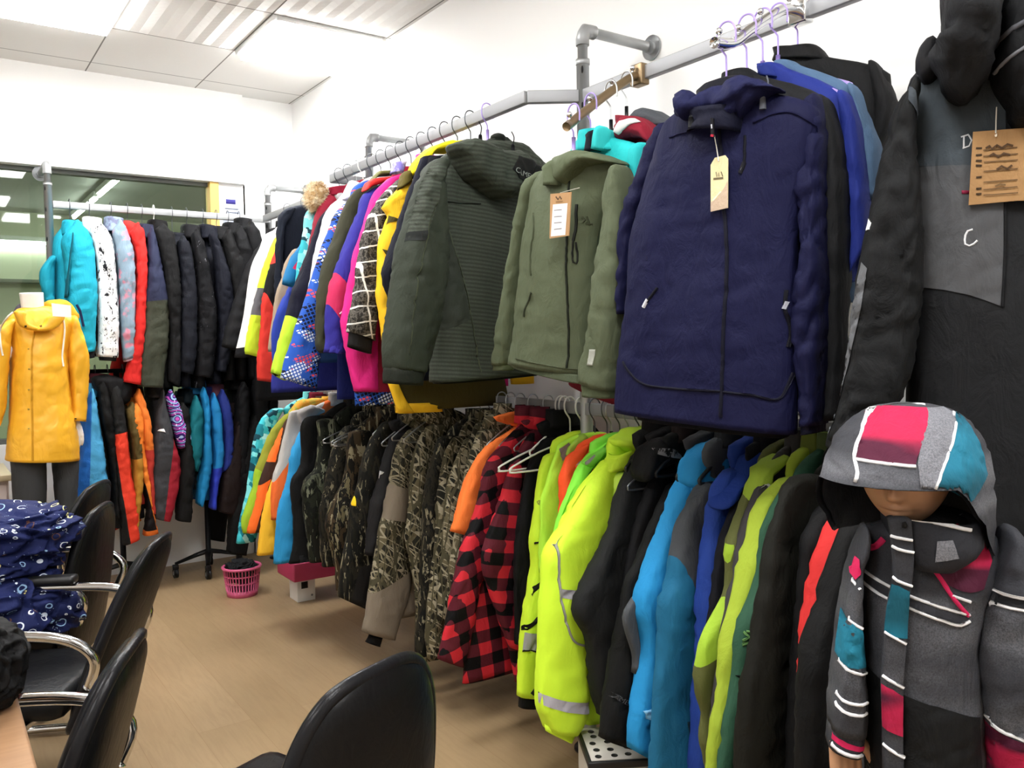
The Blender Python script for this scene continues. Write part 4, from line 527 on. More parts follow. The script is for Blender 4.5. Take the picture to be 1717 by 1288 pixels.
dict(n='jacket',lab='yellow printed high visibility jacket with black cuff',cat='jacket',o=(1.8,2.18,.247),p=[dict(n='body',L=_(-60,823,-115,805,-125,746,-85,658,-110,458,-210,258,-225,20),R=_(60,823,115,805,175,746,165,658,180,458,205,258,220,20),t=[.022,.025,.028],dy=.008,m=('@','#cdf03a',dict(rough=.6,bump=.25)),o=dict(amp=.004,nv=22,st=.026)),dict(n='sleeve',L=_(-160,758,-180,711,-191,639,-200,570,-215,497,-209,422,-230,315,-256,203,-267,128,-276,0),R=_(-64,769,-90,686,-116,611,-130,534,-144,457,-149,399,-159,282,-173,186,-184,89,-196,-23),t=[.021,.028,.029,.027,.024],dy=-.004,m=('@','#cdf03a',dict(rough=.6,bump=.25)),d=[(_(-271,211,-185,193,-186,130,-276,154),'#9a9a98'),(_(-240,327,-194,366),'#12120e',.012),(_(-260,214,-196,266),'#12120e',.012),(_(-232,486,-192,494),'#12120e',.006),(_(-278,147,-249,150,-186,126),'#12120e',.005),(_(-241,5,-212,31),'#12120e',.014),(_(-191,625,-157,614,-165,577,-178,596,-197,611),'#8d9a40')],o=dict(amp=.01)),dict(n='sleeve',L=_(140,738,160,558,200,419,230,80),R=_(200,748,280,558,320,419,330,80),t=.022,dy=.004,m=('@','#cdf03a',dict(rough=.6,bump=.25)),o=dict(amp=.005,nv=16,st=.035)),dict(n='cuff',L=_(-269,8,-273,-37),R=_(-202,-11,-205,-56),t=.02,dy=-.004,m='#0b0b0b',o=dict(amp=.003,nv=18))],g='garments on the lower rail along the right wall',h=('white',(1.8,2.18,1.155),0,.1,.14,'white plastic hanger holding the yellow printed high visibility jacket with black cuff','clothes hangers on the lower rails',.075)),
dict(n='safety_vest',lab='lime vest next to the printed yellow jacket',cat='vest',o=(1.8,2.11,.55),p=[dict(n='body',L=_(-60,520,-115,502,-123,443,-83,355,-108,155,-202,150,-203,0),R=_(60,520,115,502,175,443,165,355,180,155,205,150,220,0),t=[.022,.025,.028],dy=.008,m=('@','#b9f046',dict(rough=.6,bump=.25)),o=dict(amp=.004,nv=22,st=.026)),dict(n='sleeve',L=_(-158,498,-180,449,-212,377,-234,323,-231,219,-233,105),R=_(-45,531,-83,449,-109,356,-135,262,-161,170,-174,95),t=[.015,.02,.021,.019,.017],dy=-.004,m=('@','#b9f046',dict(rough=.6,bump=.25)),d=[(_(-159,490,-125,508,-99,482,-152,451),'#8e8b86')],o=dict(amp=.01)),dict(n='shoulder_strap',L=_(-135,478,-127,495,-65,532),R=_(-123,465,-93,477,-46,509),t=.018,dy=-.01,m='#9fc84a',o=dict(amp=.003))],g='garments on the lower rail along the right wall',h=('wire',(1.8,2.11,1.155),0,.1,.14,'dark wire hanger holding the lime vest next to the printed yellow jacket','clothes hangers on the lower rails',.075)),
dict(n='safety_vest',lab='orange safety vest with grey shoulder band',cat='vest',o=(1.8,2.05,.55),p=[dict(n='body',L=_(-60,520,-115,502,-137,443,-97,355,-122,155,-165,150,-165,0),R=_(60,520,115,502,175,443,165,355,180,155,205,150,220,0),t=[.022,.025,.028],dy=.008,m=('@','#ff5a2c',dict(rough=.6,bump=.25)),o=dict(amp=.004,nv=22,st=.026)),dict(n='sleeve',L=_(-172,468,-190,430,-197,414,-197,374,-191,321,-195,224),R=_(-83,503,-132,441,-157,406,-165,370,-175,319,-172,221),t=[.015,.02,.021,.019,.017],dy=-.004,m=('@','#ff5a2c',dict(rough=.6,bump=.25)),o=dict(amp=.01)),dict(n='shoulder_strap',L=_(-153,445,-123,465,-66,498,-38,521),R=_(-142,429,-108,449,-54,480,-15,503),t=.016,dy=-.02,m='#ff5a2c',o=dict(amp=.003),d=[(_(-181,449,-151,471,-132,456,-167,436),'#8b8885')])],g='garments on the lower rail along the right wall',h=('wire',(1.8,2.05,1.155),0,.1,.14,'dark wire hanger holding the orange safety vest with grey shoulder band','clothes hangers on the lower rails',.075)),
dict(n='safety_vest',lab='bright green safety vest with grey shoulder band',cat='vest',o=(1.8,1.99,.5),p=[dict(n='body',L=_(-60,580,-115,562,-111,503,-71,415,-96,215,-210,150,-225,0),R=_(60,580,115,562,175,503,165,415,180,215,205,150,220,0),t=[.022,.025,.028],dy=.008,m=('@','#8df04a',dict(rough=.6,bump=.25)),o=dict(amp=.004,nv=22,st=.026)),dict(n='sleeve',L=_(-146,521,-179,486,-210,433,-238,386,-262,331,-284,208),R=_(-58,566,-134,480,-166,437,-199,386,-230,327,-255,203),t=[.015,.02,.021,.019,.017],dy=-.004,m=('@','#8df04a',dict(rough=.6,bump=.25)),o=dict(amp=.01)),dict(n='shoulder_strap',L=_(-165,514,-135,528,-105,543,-79,555),R=_(-140,497,-113,512,-91,530,-66,545),t=.018,dy=-.02,m='#7ed048',o=dict(amp=.003),d=[(_(-188,523,-140,546,-129,531,-166,504),'#8b8885')])],g='garments on the lower rail along the right wall',h=('wire',(1.8,1.99,1.155),0,.09,.14,'dark wire hanger holding the bright green safety vest with grey shoulder band','clothes hangers on the lower rails',.075)),
dict(n='parka',lab='long fluorescent yellow parka with reflective bands',cat='jacket',o=(1.8,1.9,.24),p=[dict(n='body',L=_(-60,860,-115,842,-117,783,-77,695,-102,495,-210,295,-225,0),R=_(60,860,115,842,175,783,165,695,180,495,205,295,220,0),t=[.028,.032,.035],dy=.008,m=('@','#cbf23a',dict(rough=.6,bump=.25)),o=dict(amp=.004,nv=22,st=.026)),dict(n='sleeve',L=_(-152,779,-233,699,-303,614,-367,547,-379,465,-392,334,-402,126,-386,64,-374,31),R=_(5,777,-94,674,-155,573,-183,506,-203,402,-217,244,-231,82,-259,21,-278,-3),t=[.038,.05,.053,.048,.043],dy=-.004,m=('@','#d3fa3c',dict(rough=.6,bump=.25)),d=[(_(-353,446,-262,426,-262,397,-354,420),'#a3a2a6'),(_(-418,155,-342,123,-251,93,-252,58,-342,91,-418,124),'#b4b2ba'),(_(-344,606,-354,533,-354,416,-338,338,-308,284,-232,253),'#9c9d94',.006),(_(-243,739,-271,711,-302,679),'#1e1f0e',.014)],o=dict(amp=.009)),dict(n='sleeve',L=_(140,775,160,595,200,427,230,60),R=_(200,785,280,595,320,427,330,60),t=.04,dy=.004,m=('@','#d3fa3c',dict(rough=.6,bump=.25)),o=dict(amp=.005,nv=16,st=.035)),dict(n='hood',L=_(-107,849,-87,863,-64,875,-18,879,32,871),R=_(-98,822,-84,809,-57,813,-15,821,32,843),t=.05,dy=-.03,m=('@','#c8f040',dict(rough=.6,bump=.25)),o=dict(amp=.012,oe=False,k='sleeve')),dict(n='collar',L=_(-133,800,-164,753),R=_(-31,835,-12,766),t=.04,dy=-.02,m=('@','#cdf23c',dict(rough=.6,bump=.25)),o=dict(ot=True,amp=.006)),dict(n='sleeve_lining',L=_(-148,734,-165,646,-179,523),R=_(-93,746,-125,641,-167,512),t=.03,dy=-.035,m=('@','#cdf05a',dict(rough=.6,bump=.25)),o=dict(amp=.004)),dict(n='cuff_tab',L=_(-384,48,-382,30,-314,-17),R=_(-289,18,-282,-5,-300,-23),t=.02,dy=-.01,m=('@','#d3fa3c',dict(rough=.6,bump=.25)),o=dict(amp=.003),d=[(_(-330,32,-297,27,-303,7,-332,11),'#0e0e0a')])],g='garments on the lower rail along the right wall',h=('wire',(1.8,1.9,1.155),0,.07,.14,'dark wire hanger holding the long fluorescent yellow parka with reflective bands','clothes hangers on the lower rails',.075)),
dict(n='jacket',lab='charcoal softshell jacket with pointed elbow beside the yellow parka',cat='jacket',o=(1.8,1.8,.314),p=[dict(n='body',L=_(-60,806,-115,788,-90,729,-50,641,-75,441,-210,241,-225,20),R=_(60,806,115,788,175,729,165,641,180,441,205,241,220,20),t=[.022,.025,.028],dy=.008,m=['blocks','#1e1f1f',['#55565a',(-.966,.259,-.327),(-.07,.998,-.686)]],o=dict(amp=.004,nv=22,st=.026)),dict(n='sleeve',L=_(-125,725,-179,639,-214,551,-260,467,-346,334,-305,226,-285,97,-255,0),R=_(-29,745,-67,628,-92,534,-128,426,-165,299,-187,201,-193,74,-194,-20),t=[.03,.04,.042,.038,.034],dy=-.004,m=['blocks','#1e1f1f',['#55565a',(-.966,.259,-.327),(-.07,.998,-.686)]],o=dict(amp=.01)),dict(n='sleeve',L=_(140,721,160,541,200,410,230,80),R=_(200,731,280,541,320,410,330,80),t=.032,dy=.004,m=['blocks','#1e1f1f',['#55565a',(-.966,.259,-.327),(-.07,.998,-.686)]],o=dict(amp=.005,nv=16,st=.035)),dict(n='collar',L=_(-70,841,-75,776),R=_(70,836,75,776),t=[.03,.034],dy=.004,m='#121214',o=dict(amp=.003,ot=True,nv=20))],g='garments on the lower rail along the right wall',h=('black',(1.8,1.8,1.155),0,.06,.14,'black hanger holding the charcoal softshell jacket with pointed elbow beside the yellow parka','clothes hangers on the lower rails',.075)),
dict(n='jacket',lab='black hooded jacket with patterned neck lining',cat='jacket',o=(1.8,1.745,.535),p=[dict(n='body',L=_(-60,585,-115,567,-54,508,-14,420,-39,220,-187,169,-217,19),R=_(60,585,115,567,175,508,165,420,180,220,205,169,220,19),t=[.022,.025,.028],dy=.008,m='#101012',o=dict(amp=.004,nv=22,st=.026)),dict(n='sleeve',L=_(-89,469,-131,405,-164,333,-202,228,-226,131,-250,0),R=_(1,469,7,405,-11,333,-53,228,-90,131,-130,0),t=[.021,.028,.029,.027,.024],dy=-.004,m='#101012',o=dict(amp=.01)),dict(n='sleeve',L=_(140,500,160,320,200,299,230,79),R=_(200,510,280,320,320,299,330,79),t=.022,dy=.004,m='#101012',o=dict(amp=.005,nv=16,st=.035)),dict(n='hood',L=_(-168,495,-151,541,-96,565,-29,562,53,553),R=_(-152,454,-97,484,-52,492,5,487,53,507),t=.045,dy=-.02,m='#0d0d0e',o=dict(amp=.008,oe=False),c=[dict(n='neck_lining',m=('splat','#8c8c8c','#121212',.5,2),q=[(_(-145,543,-95,541,-45,524,-54,508,-107,519,-145,529),0)])])],g='garments on the lower rail along the right wall',h=('steel',(1.8,1.745,1.155),0,.06,.14,'steel wire hanger holding the black hooded jacket with patterned neck lining','clothes hangers on the lower rails',.075)),
dict(n='jacket',lab='plain black softshell jacket with small sleeve lettering',cat='jacket',o=(1.8,1.68,.325),p=[dict(n='body',L=_(-60,795,-115,777,-72,718,-32,630,-57,430,-210,230,-225,20),R=_(60,795,115,777,175,718,165,630,180,430,205,230,220,20),t=[.022,.025,.028],dy=.008,m='#111212',o=dict(amp=.004,nv=22,st=.026)),dict(n='sleeve',L=_(-107,643,-163,563,-215,478,-269,408,-289,305,-312,202,-343,72,-359,0),R=_(-7,644,-51,548,-104,461,-151,368,-186,274,-210,170,-236,43,-263,-52),t=[.026,.035,.037,.033,.03],dy=-.004,m='#111212',o=dict(amp=.01)),dict(n='sleeve',L=_(140,710,160,530,200,405,230,80),R=_(200,720,280,530,320,405,330,80),t=.028,dy=.004,m='#111212',o=dict(amp=.005,nv=16,st=.035)),dict(n='collar',L=_(-70,830,-75,765),R=_(70,825,75,765),t=[.03,.034],dy=.004,m='#1e1616',o=dict(amp=.003,ot=True,nv=20)),dict(n='lettering',text='CAMEL',at=(-.347,.118),to=(-.301,.087),m='#4c4d4f',back=-.045)],g='garments on the lower rail along the right wall',h=('black',(1.8,1.68,1.155),0,.06,.14,'black hanger holding the plain black softshell jacket with small sleeve lettering','clothes hangers on the lower rails',.075)),
dict(n='jacket',lab='light blue ski jacket with a big hood and grey elbow',cat='jacket',o=(1.8,1.6,.3),p=[dict(n='body',L=_(-60,820,-115,802,-80,753,-40,665,-65,465,-210,265,-225,0),R=_(60,820,115,802,175,753,165,665,180,465,205,265,220,0),t=[.022,.025,.028],dy=.008,m='#38393d',o=dict(amp=.004,nv=22,st=.026)),dict(n='sleeve',L=_(-115,756,-145,699,-199,606,-242,523,-292,427,-299,369,-279,296,-294,211,-325,84,-328,18),R=_(-33,740,-81,654,-128,565,-163,480,-212,388,-229,321,-229,257,-245,161,-262,67,-282,-15),t=[.027,.036,.038,.034,.031],dy=-.004,m='#278bc6',c=[dict(n='logo',m='#7fb9dd',q=[(_(-309,124,-289,126,-274,111,-279,93,-299,102),0)],lab='pale printed shell logo')],o=dict(amp=.01)),dict(n='sleeve',L=_(140,745,160,565,200,412,230,60),R=_(200,755,280,565,320,412,330,60),t=.029,dy=.004,m='#278bc6',o=dict(amp=.005,nv=16,st=.035)),dict(n='hood',L=_(-123,772,-85,792,-12,810,58,819,142,802),R=_(-145,691,-91,669,-41,695,10,729,117,735),t=[.04,.06,.06,.05],dy=-.03,m='#2787c0',o=dict(amp=.012,oe=False,k='sleeve')),dict(n='collar',L=_(-140,728,-135,674,-146,630),R=_(-69,713,-86,669,-113,633),t=.03,dy=-.03,m='#2a8dca',o=dict(amp=.006)),dict(n='elbow_panel',L=_(-293,404,-328,356,-294,248,-297,204),R=_(-273,400,-283,335,-272,258,-280,200),t=.012,dy=.02,m='#4a4d51',o=dict(amp=.003))],g='garments on the lower rail along the right wall',h=('black',(1.8,1.6,1.155),0,.06,.14,'black hanger holding the light blue ski jacket with a big hood and grey elbow','clothes hangers on the lower rails',.075)),
dict(n='jacket',lab='teal blue jacket with a dark grey upper sleeve panel',cat='jacket',o=(1.8,1.52,.238),p=[dict(n='body',L=_(-60,882,-115,864,-125,815,-85,727,-110,527,-210,327,-225,20),R=_(60,882,115,864,175,815,165,727,180,527,205,327,220,20),t=[.022,.025,.028],dy=.008,m=['blocks','#1f6488',['#45484c',(.901,.434,-.029)]],o=dict(amp=.004,nv=22,st=.026)),dict(n='sleeve',L=_(-160,749,-178,730,-229,663,-251,594,-260,530,-290,478,-297,371,-313,266,-324,160,-334,59,-340,0),R=_(-119,760,-119,723,-118,637,-118,557,-126,487,-140,404,-154,340,-159,227,-169,116,-183,13,-193,-48),t=[.026,.035,.037,.033,.03],dy=-.004,m=['blocks','#1f6488',['#45484c',(.901,.434,-.029)]],c=[dict(n='pocket_logo',m='#16303d',q=[(_(-242,170,-205,164,-210,128,-238,135),0),(_(-233,141,-224,154,-210,151),.006,'#5d8aa3')],s=.002)],o=dict(amp=.01)),dict(n='sleeve',L=_(140,807,160,627,200,453,230,80),R=_(200,817,280,627,320,453,330,80),t=.028,dy=.004,m=['blocks','#1f6488',['#45484c',(.901,.434,-.029)]],o=dict(amp=.005,nv=16,st=.035)),dict(n='collar',L=_(-70,917,-75,852),R=_(70,912,75,852),t=[.03,.034],dy=.004,m='#1e2124',o=dict(amp=.003,ot=True,nv=20))],g='garments on the lower rail along the right wall',h=('black',(1.8,1.52,1.155),0,.06,.14,'black hanger holding the teal blue jacket with a dark grey upper sleeve panel','clothes hangers on the lower rails',.075)),
dict(n='jacket',lab='royal blue jacket with a gathered blue collar',cat='jacket',o=(1.8,1.44,.265),p=[dict(n='body',L=_(-60,855,-115,837,-109,788,-69,700,-94,500,-210,300,-225,20),R=_(60,855,115,837,175,788,165,700,180,500,205,300,220,20),t=[.022,.025,.028],dy=.008,m='#213c8a',o=dict(amp=.004,nv=22,st=.026)),dict(n='sleeve',L=_(-144,780,-182,751,-201,711,-213,634,-233,516,-245,369,-254,254,-264,44,-269,0),R=_(-36,777,-87,736,-122,694,-151,626,-179,506,-193,358,-202,241,-214,29,-219,-16),t=[.025,.033,.035,.031,.028],dy=-.004,m='#213c8a',o=dict(amp=.01)),dict(n='sleeve',L=_(140,780,160,600,200,440,230,80),R=_(200,790,280,600,320,440,330,80),t=.026,dy=.004,m='#213c8a',o=dict(amp=.005,nv=16,st=.035)),dict(n='hood',L=_(-181,736,-129,781,-96,821,-19,844,61,848),R=_(-202,696,-150,711,-75,746,-19,792,61,807),t=.04,dy=-.03,m='#1b3684',o=dict(amp=.012,oe=False,k='sleeve'))],g='garments on the lower rail along the right wall',h=('black',(1.8,1.44,1.155),0,.06,.14,'black hanger holding the royal blue jacket with a gathered blue collar','clothes hangers on the lower rails',.075)),
dict(n='jacket',lab='dark navy jacket next to the royal blue jacket',cat='jacket',o=(1.8,1.39,.47),p=[dict(n='body',L=_(-60,650,-115,632,-101,583,-61,495,-86,295,-210,170,-225,20),R=_(60,650,115,632,175,583,165,495,180,295,205,170,220,20),t=[.014,.016,.018],dy=.008,m='#0e0f16',o=dict(amp=.004,nv=22,st=.026)),dict(n='sleeve',L=_(-136,543,-160,526,-209,451,-239,366,-259,258,-278,174,-287,0),R=_(-46,543,-30,526,-57,451,-84,366,-114,258,-145,174,-167,0),t=[.017,.022,.023,.021,.019],dy=-.004,m='#0e0f16',o=dict(amp=.01)),dict(n='sleeve',L=_(140,575,160,395,200,338,230,80),R=_(200,585,280,395,320,338,330,80),t=.018,dy=.004,m='#0e0f16',o=dict(amp=.005,nv=16,st=.035)),dict(n='collar',L=_(-70,685,-75,620),R=_(70,680,75,620),t=[.03,.034],dy=.004,m='#0e0f16',o=dict(amp=.003,ot=True,nv=20))],g='garments on the lower rail along the right wall',h=('black',(1.8,1.39,1.155),0,.06,.14,'black hanger holding the dark navy jacket next to the royal blue jacket','clothes hangers on the lower rails',.075)),
dict(n='jacket',lab='olive jacket with a lime hood and lime sleeve patch',cat='jacket',o=(1.8,1.335,.328),p=[dict(n='body',L=_(-60,792,-115,774,-138,725,-98,637,-123,437,-210,237,-225,20),R=_(60,792,115,774,175,725,165,637,180,437,205,237,220,20),t=[.016,.018,.02],dy=.008,m=['blocks','#5c6035',['#9fc23a',(.141,-.99,.599),(-.33,.944,-.403),(-.992,.125,-.324)]],o=dict(amp=.004,nv=22,st=.026)),dict(n='sleeve',L=_(-173,700,-191,688,-232,613,-261,563,-262,469,-281,432,-348,359,-369,265,-349,180,-356,115,-332,46,-324,0),R=_(-83,700,-79,688,-98,613,-111,563,-110,469,-127,432,-196,359,-222,265,-208,180,-221,115,-205,46,-204,0),t=[.019,.026,.027,.025,.022],dy=-.004,m=['blocks','#5c6035',['#9fc23a',(.141,-.99,.599),(-.33,.944,-.403),(-.992,.125,-.324)]],o=dict(amp=.01)),dict(n='sleeve',L=_(140,717,160,537,200,409,230,80),R=_(200,727,280,537,320,409,330,80),t=.021,dy=.004,m=['blocks','#5c6035',['#9fc23a',(.141,-.99,.599),(-.33,.944,-.403),(-.992,.125,-.324)]],o=dict(amp=.005,nv=16,st=.035)),dict(n='hood',L=_(-198,682,-194,719,-182,742,-153,755,-108,768),R=_(-182,675,-158,696,-149,720,-125,731,-95,750),t=.035,dy=-.025,m='#93ad37',o=dict(amp=.01,oe=False,k='sleeve'))],g='garments on the lower rail along the right wall',h=('black',(1.8,1.335,1.155),0,.06,.14,'black hanger holding the olive jacket with a lime hood and lime sleeve patch','clothes hangers on the lower rails',.075)),
dict(n='jacket',lab='grey softshell jacket with a pale drawcord',cat='jacket',o=(1.8,1.295,.441),p=[dict(n='body',L=_(-60,679,-115,661,-157,612,-117,524,-142,324,-210,170,-225,20),R=_(60,679,115,661,175,612,165,524,180,324,205,170,220,20),t=[.014,.016,.018],dy=.008,m='#3f3d3f',o=dict(amp=.004,nv=22,st=.026)),dict(n='sleeve',L=_(-192,590,-210,577,-269,458,-287,396,-318,296,-327,220,-353,109,-360,0),R=_(-102,590,-86,577,-118,458,-133,396,-167,296,-185,220,-222,109,-240,0),t=[.015,.02,.021,.019,.017],dy=-.004,m='#3f3d3f',c=[dict(n='drawcord',m='#b9b9b6',q=[(_(-206,598,-191,599,-175,592,-168,587,-183,587),.006)],lab='pale knotted drawcord')],o=dict(amp=.01)),dict(n='sleeve',L=_(140,604,160,424,200,352,230,80),R=_(200,614,280,424,320,352,330,80),t=.016,dy=.004,m='#3f3d3f',o=dict(amp=.005,nv=16,st=.035)),dict(n='collar',L=_(-70,714,-75,649),R=_(70,709,75,649),t=[.03,.034],dy=.004,m='#3f3d3f',o=dict(amp=.003,ot=True,nv=20))],g='garments on the lower rail along the right wall',h=('black',(1.8,1.295,1.155),0,.06,.14,'black hanger holding the grey softshell jacket with a pale drawcord','clothes hangers on the lower rails',.075)),
dict(n='jacket',lab='yellow green jacket with long bright sleeve',cat='jacket',o=(1.8,1.25,.398),p=[dict(n='body',L=_(-60,722,-115,704,-137,655,-97,567,-122,367,-210,170,-225,20),R=_(60,722,115,704,175,655,165,567,180,367,205,170,220,20),t=[.016,.018,.02],dy=.008,m='#a2b83a',o=dict(amp=.004,nv=22,st=.026)),dict(n='sleeve',L=_(-172,650,-185,643,-244,604,-273,537,-312,453,-350,358,-378,294,-388,214,-415,126,-422,39,-428,0),R=_(-112,652,-134,637,-189,590,-223,518,-253,433,-284,344,-311,278,-323,198,-345,107,-356,18,-362,-21),t=[.019,.025,.026,.024,.021],dy=-.004,m='#a2b83a',o=dict(amp=.01)),dict(n='sleeve',L=_(140,647,160,467,200,374,230,80),R=_(200,657,280,467,320,374,330,80),t=.02,dy=.004,m='#a2b83a',o=dict(amp=.005,nv=16,st=.035)),dict(n='collar',L=_(-70,757,-75,692),R=_(70,752,75,692),t=[.03,.034],dy=.004,m='#6c7a35',o=dict(amp=.003,ot=True,nv=20))],g='garments on the lower rail along the right wall',h=('black',(1.8,1.25,1.155),0,.06,.14,'black hanger holding the yellow green jacket with long bright sleeve','clothes hangers on the lower rails',.075)),
dict(n='jacket',lab='bottle green jacket with stitched sleeve emblem',cat='jacket',o=(1.8,1.205,.423),p=[dict(n='body',L=_(-60,697,-115,679,-180,630,-140,542,-165,342,-210,170,-225,20),R=_(60,697,115,679,175,630,165,542,180,342,205,170,220,20),t=[.016,.018,.02],dy=.008,m='#2f5440',o=dict(amp=.004,nv=22,st=.026)),dict(n='sleeve',L=_(-222,614,-243,604,-292,534,-310,438,-339,380,-376,325,-386,229,-423,120,-440,38,-446,0),R=_(-132,614,-126,604,-149,534,-158,438,-185,380,-224,325,-241,229,-285,120,-311,38,-326,0),t=[.018,.024,.025,.023,.02],dy=-.004,m='#2f5440',c=[dict(n='emblem',m='#6d9a5a',q=[(_(-384,300,-356,307),.006),(_(-379,329,-365,315,-382,309),.005),(_(-370,328,-351,321,-351,293),.005)],s=.001),dict(n='pocket_zip',m='#0a0e0b',q=[(_(-356,398,-331,389),.006),(_(-406,237,-372,221),.006)],s=.002)],o=dict(amp=.01)),dict(n='sleeve',L=_(140,622,160,442,200,361,230,80),R=_(200,632,280,442,320,361,330,80),t=.019,dy=.004,m='#2f5440',o=dict(amp=.005,nv=16,st=.035)),dict(n='collar',L=_(-70,732,-75,667),R=_(70,727,75,667),t=[.03,.034],dy=.004,m='#4c5a34',o=dict(amp=.003,ot=True,nv=20))],g='garments on the lower rail along the right wall',h=('black',(1.8,1.205,1.155),0,.06,.14,'black hanger holding the bottle green jacket with stitched sleeve emblem','clothes hangers on the lower rails',.075)),
dict(n='jacket',lab='very dark olive long hooded jacket',cat='jacket',o=(1.8,1.15,.435),p=[dict(n='body',L=_(-60,685,-115,667,-180,623,-140,535,-165,335,-210,170,-225,20),R=_(60,685,115,667,175,623,165,535,180,335,205,170,220,20),t=[.021,.023,.026],dy=.008,m='#191914',o=dict(amp=.004,nv=22,st=.026)),dict(n='sleeve',L=_(-274,634,-298,621,-314,590,-351,505,-379,401,-396,321,-425,219,-442,49,-448,0),R=_(-174,634,-168,621,-154,590,-186,505,-209,401,-226,321,-255,219,-277,49,-288,0),t=[.026,.034,.036,.032,.029],dy=-.004,m='#191914',o=dict(amp=.01)),dict(n='sleeve',L=_(140,615,160,435,200,358,230,80),R=_(200,625,280,435,320,358,330,80),t=.027,dy=.004,m='#191914',o=dict(amp=.005,nv=16,st=.035)),dict(n='hood',L=_(-85,715,-110,655,-100,575,-50,505),R=_(85,715,110,655,100,575,50,505),t=[.03,.04,.038,.02],dy=.012,m='#191914',o=dict(amp=.009,nv=20,oe=False,k='sleeve'))],g='garments on the lower rail along the right wall',h=('black',(1.8,1.15,1.155),0,.06,.14,'black hanger holding the very dark olive long hooded jacket','clothes hangers on the lower rails',.07)),
dict(n='jacket',lab='black jacket hanging left of the red jacket',cat='jacket',o=(1.8,1.08,.441),p=[dict(n='body',L=_(-60,679,-115,661,-180,617,-140,529,-165,329,-210,170,-225,20),R=_(60,679,115,661,175,617,165,529,180,329,205,170,220,20),t=[.022,.025,.028],dy=.008,m='#0e0e0f',o=dict(amp=.004,nv=22,st=.026)),dict(n='sleeve',L=_(-241,586,-266,571,-314,518,-331,438,-341,334,-359,161,-366,49,-370,0),R=_(-151,586,-142,571,-163,518,-177,438,-190,334,-217,161,-235,49,-250,0),t=[.022,.03,.032,.028,.025],dy=-.004,m='#0e0e0f',o=dict(amp=.01)),dict(n='sleeve',L=_(140,609,160,429,200,354,230,80),R=_(200,619,280,429,320,354,330,80),t=.024,dy=.004,m='#0e0e0f',o=dict(amp=.005,nv=16,st=.035)),dict(n='collar',L=_(-70,714,-75,649),R=_(70,709,75,649),t=[.03,.034],dy=.004,m='#0e0e0f',o=dict(amp=.003,ot=True,nv=20))],g='garments on the lower rail along the right wall',h=('black',(1.8,1.08,1.155),0,.06,.14,'black hanger holding the black jacket hanging left of the red jacket','clothes hangers on the lower rails',.07)),
dict(n='jacket',lab='red jacket half hidden behind the child mannequin',cat='jacket',o=(1.8,1.01,.611),p=[dict(n='body',L=_(-60,509,-115,491,-180,447,-140,359,-165,159,-210,150,-225,0),R=_(60,509,115,491,175,447,165,359,180,159,205,150,220,0),t=[.022,.025,.028],dy=.008,m='#c9302f',o=dict(amp=.004,nv=22,st=.026)),dict(n='sleeve',L=_(-262,450,-289,441,-310,419,-324,396,-346,357,-361,328,-400,196,-412,142,-415,54),R=_(-189,429,-210,416,-231,394,-251,372,-272,338,-302,307,-351,207,-374,134,-385,46),t=[.021,.028,.029,.027,.024],dy=-.004,m='#c9302f',o=dict(amp=.01)),dict(n='sleeve',L=_(140,439,160,259,200,259,230,60),R=_(200,449,280,259,320,259,330,60),t=.022,dy=.004,m='#c9302f',o=dict(amp=.005,nv=16,st=.035)),dict(n='collar',L=_(-70,544,-75,479),R=_(70,539,75,479),t=[.03,.034],dy=.004,m='#c9302f',o=dict(amp=.003,ot=True,nv=20))],g='garments on the lower rail along the right wall',h=('black',(1.8,1.01,1.155),0,.06,.14,'black hanger holding the red jacket half hidden behind the child mannequin','clothes hangers on the lower rails',.07)),
dict(n='jacket',lab='black jacket between the red jacket and the child mannequin',cat='jacket',o=(1.8,.945,.537),p=[dict(n='body',L=_(-60,583,-115,565,-180,521,-140,433,-165,233,-210,170,-225,20),R=_(60,583,115,565,175,521,165,433,180,233,205,170,220,20),t=[.022,.025,.028],dy=.008,m='#0f0f0f',o=dict(amp=.004,nv=22,st=.026)),dict(n='sleeve',L=_(-312,527,-332,515,-380,476,-408,435,-444,362,-494,261,-506,175,-514,55,-518,0),R=_(-222,527,-212,515,-230,476,-256,435,-289,362,-346,261,-366,175,-384,55,-398,0),t=[.022,.03,.032,.028,.025],dy=-.004,m='#0f0f0f',o=dict(amp=.01)),dict(n='sleeve',L=_(140,513,160,333,200,306,230,80),R=_(200,523,280,333,320,306,330,80),t=.024,dy=.004,m='#0f0f0f',o=dict(amp=.005,nv=16,st=.035)),dict(n='collar',L=_(-70,618,-75,553),R=_(70,613,75,553),t=[.03,.034],dy=.004,m='#0f0f0f',o=dict(amp=.003,ot=True,nv=20))],g='garments on the lower rail along the right wall',h=('black',(1.8,.945,1.155),0,.06,.14,'black hanger holding the black jacket between the red jacket and the child mannequin','clothes hangers on the lower rails',.07)),
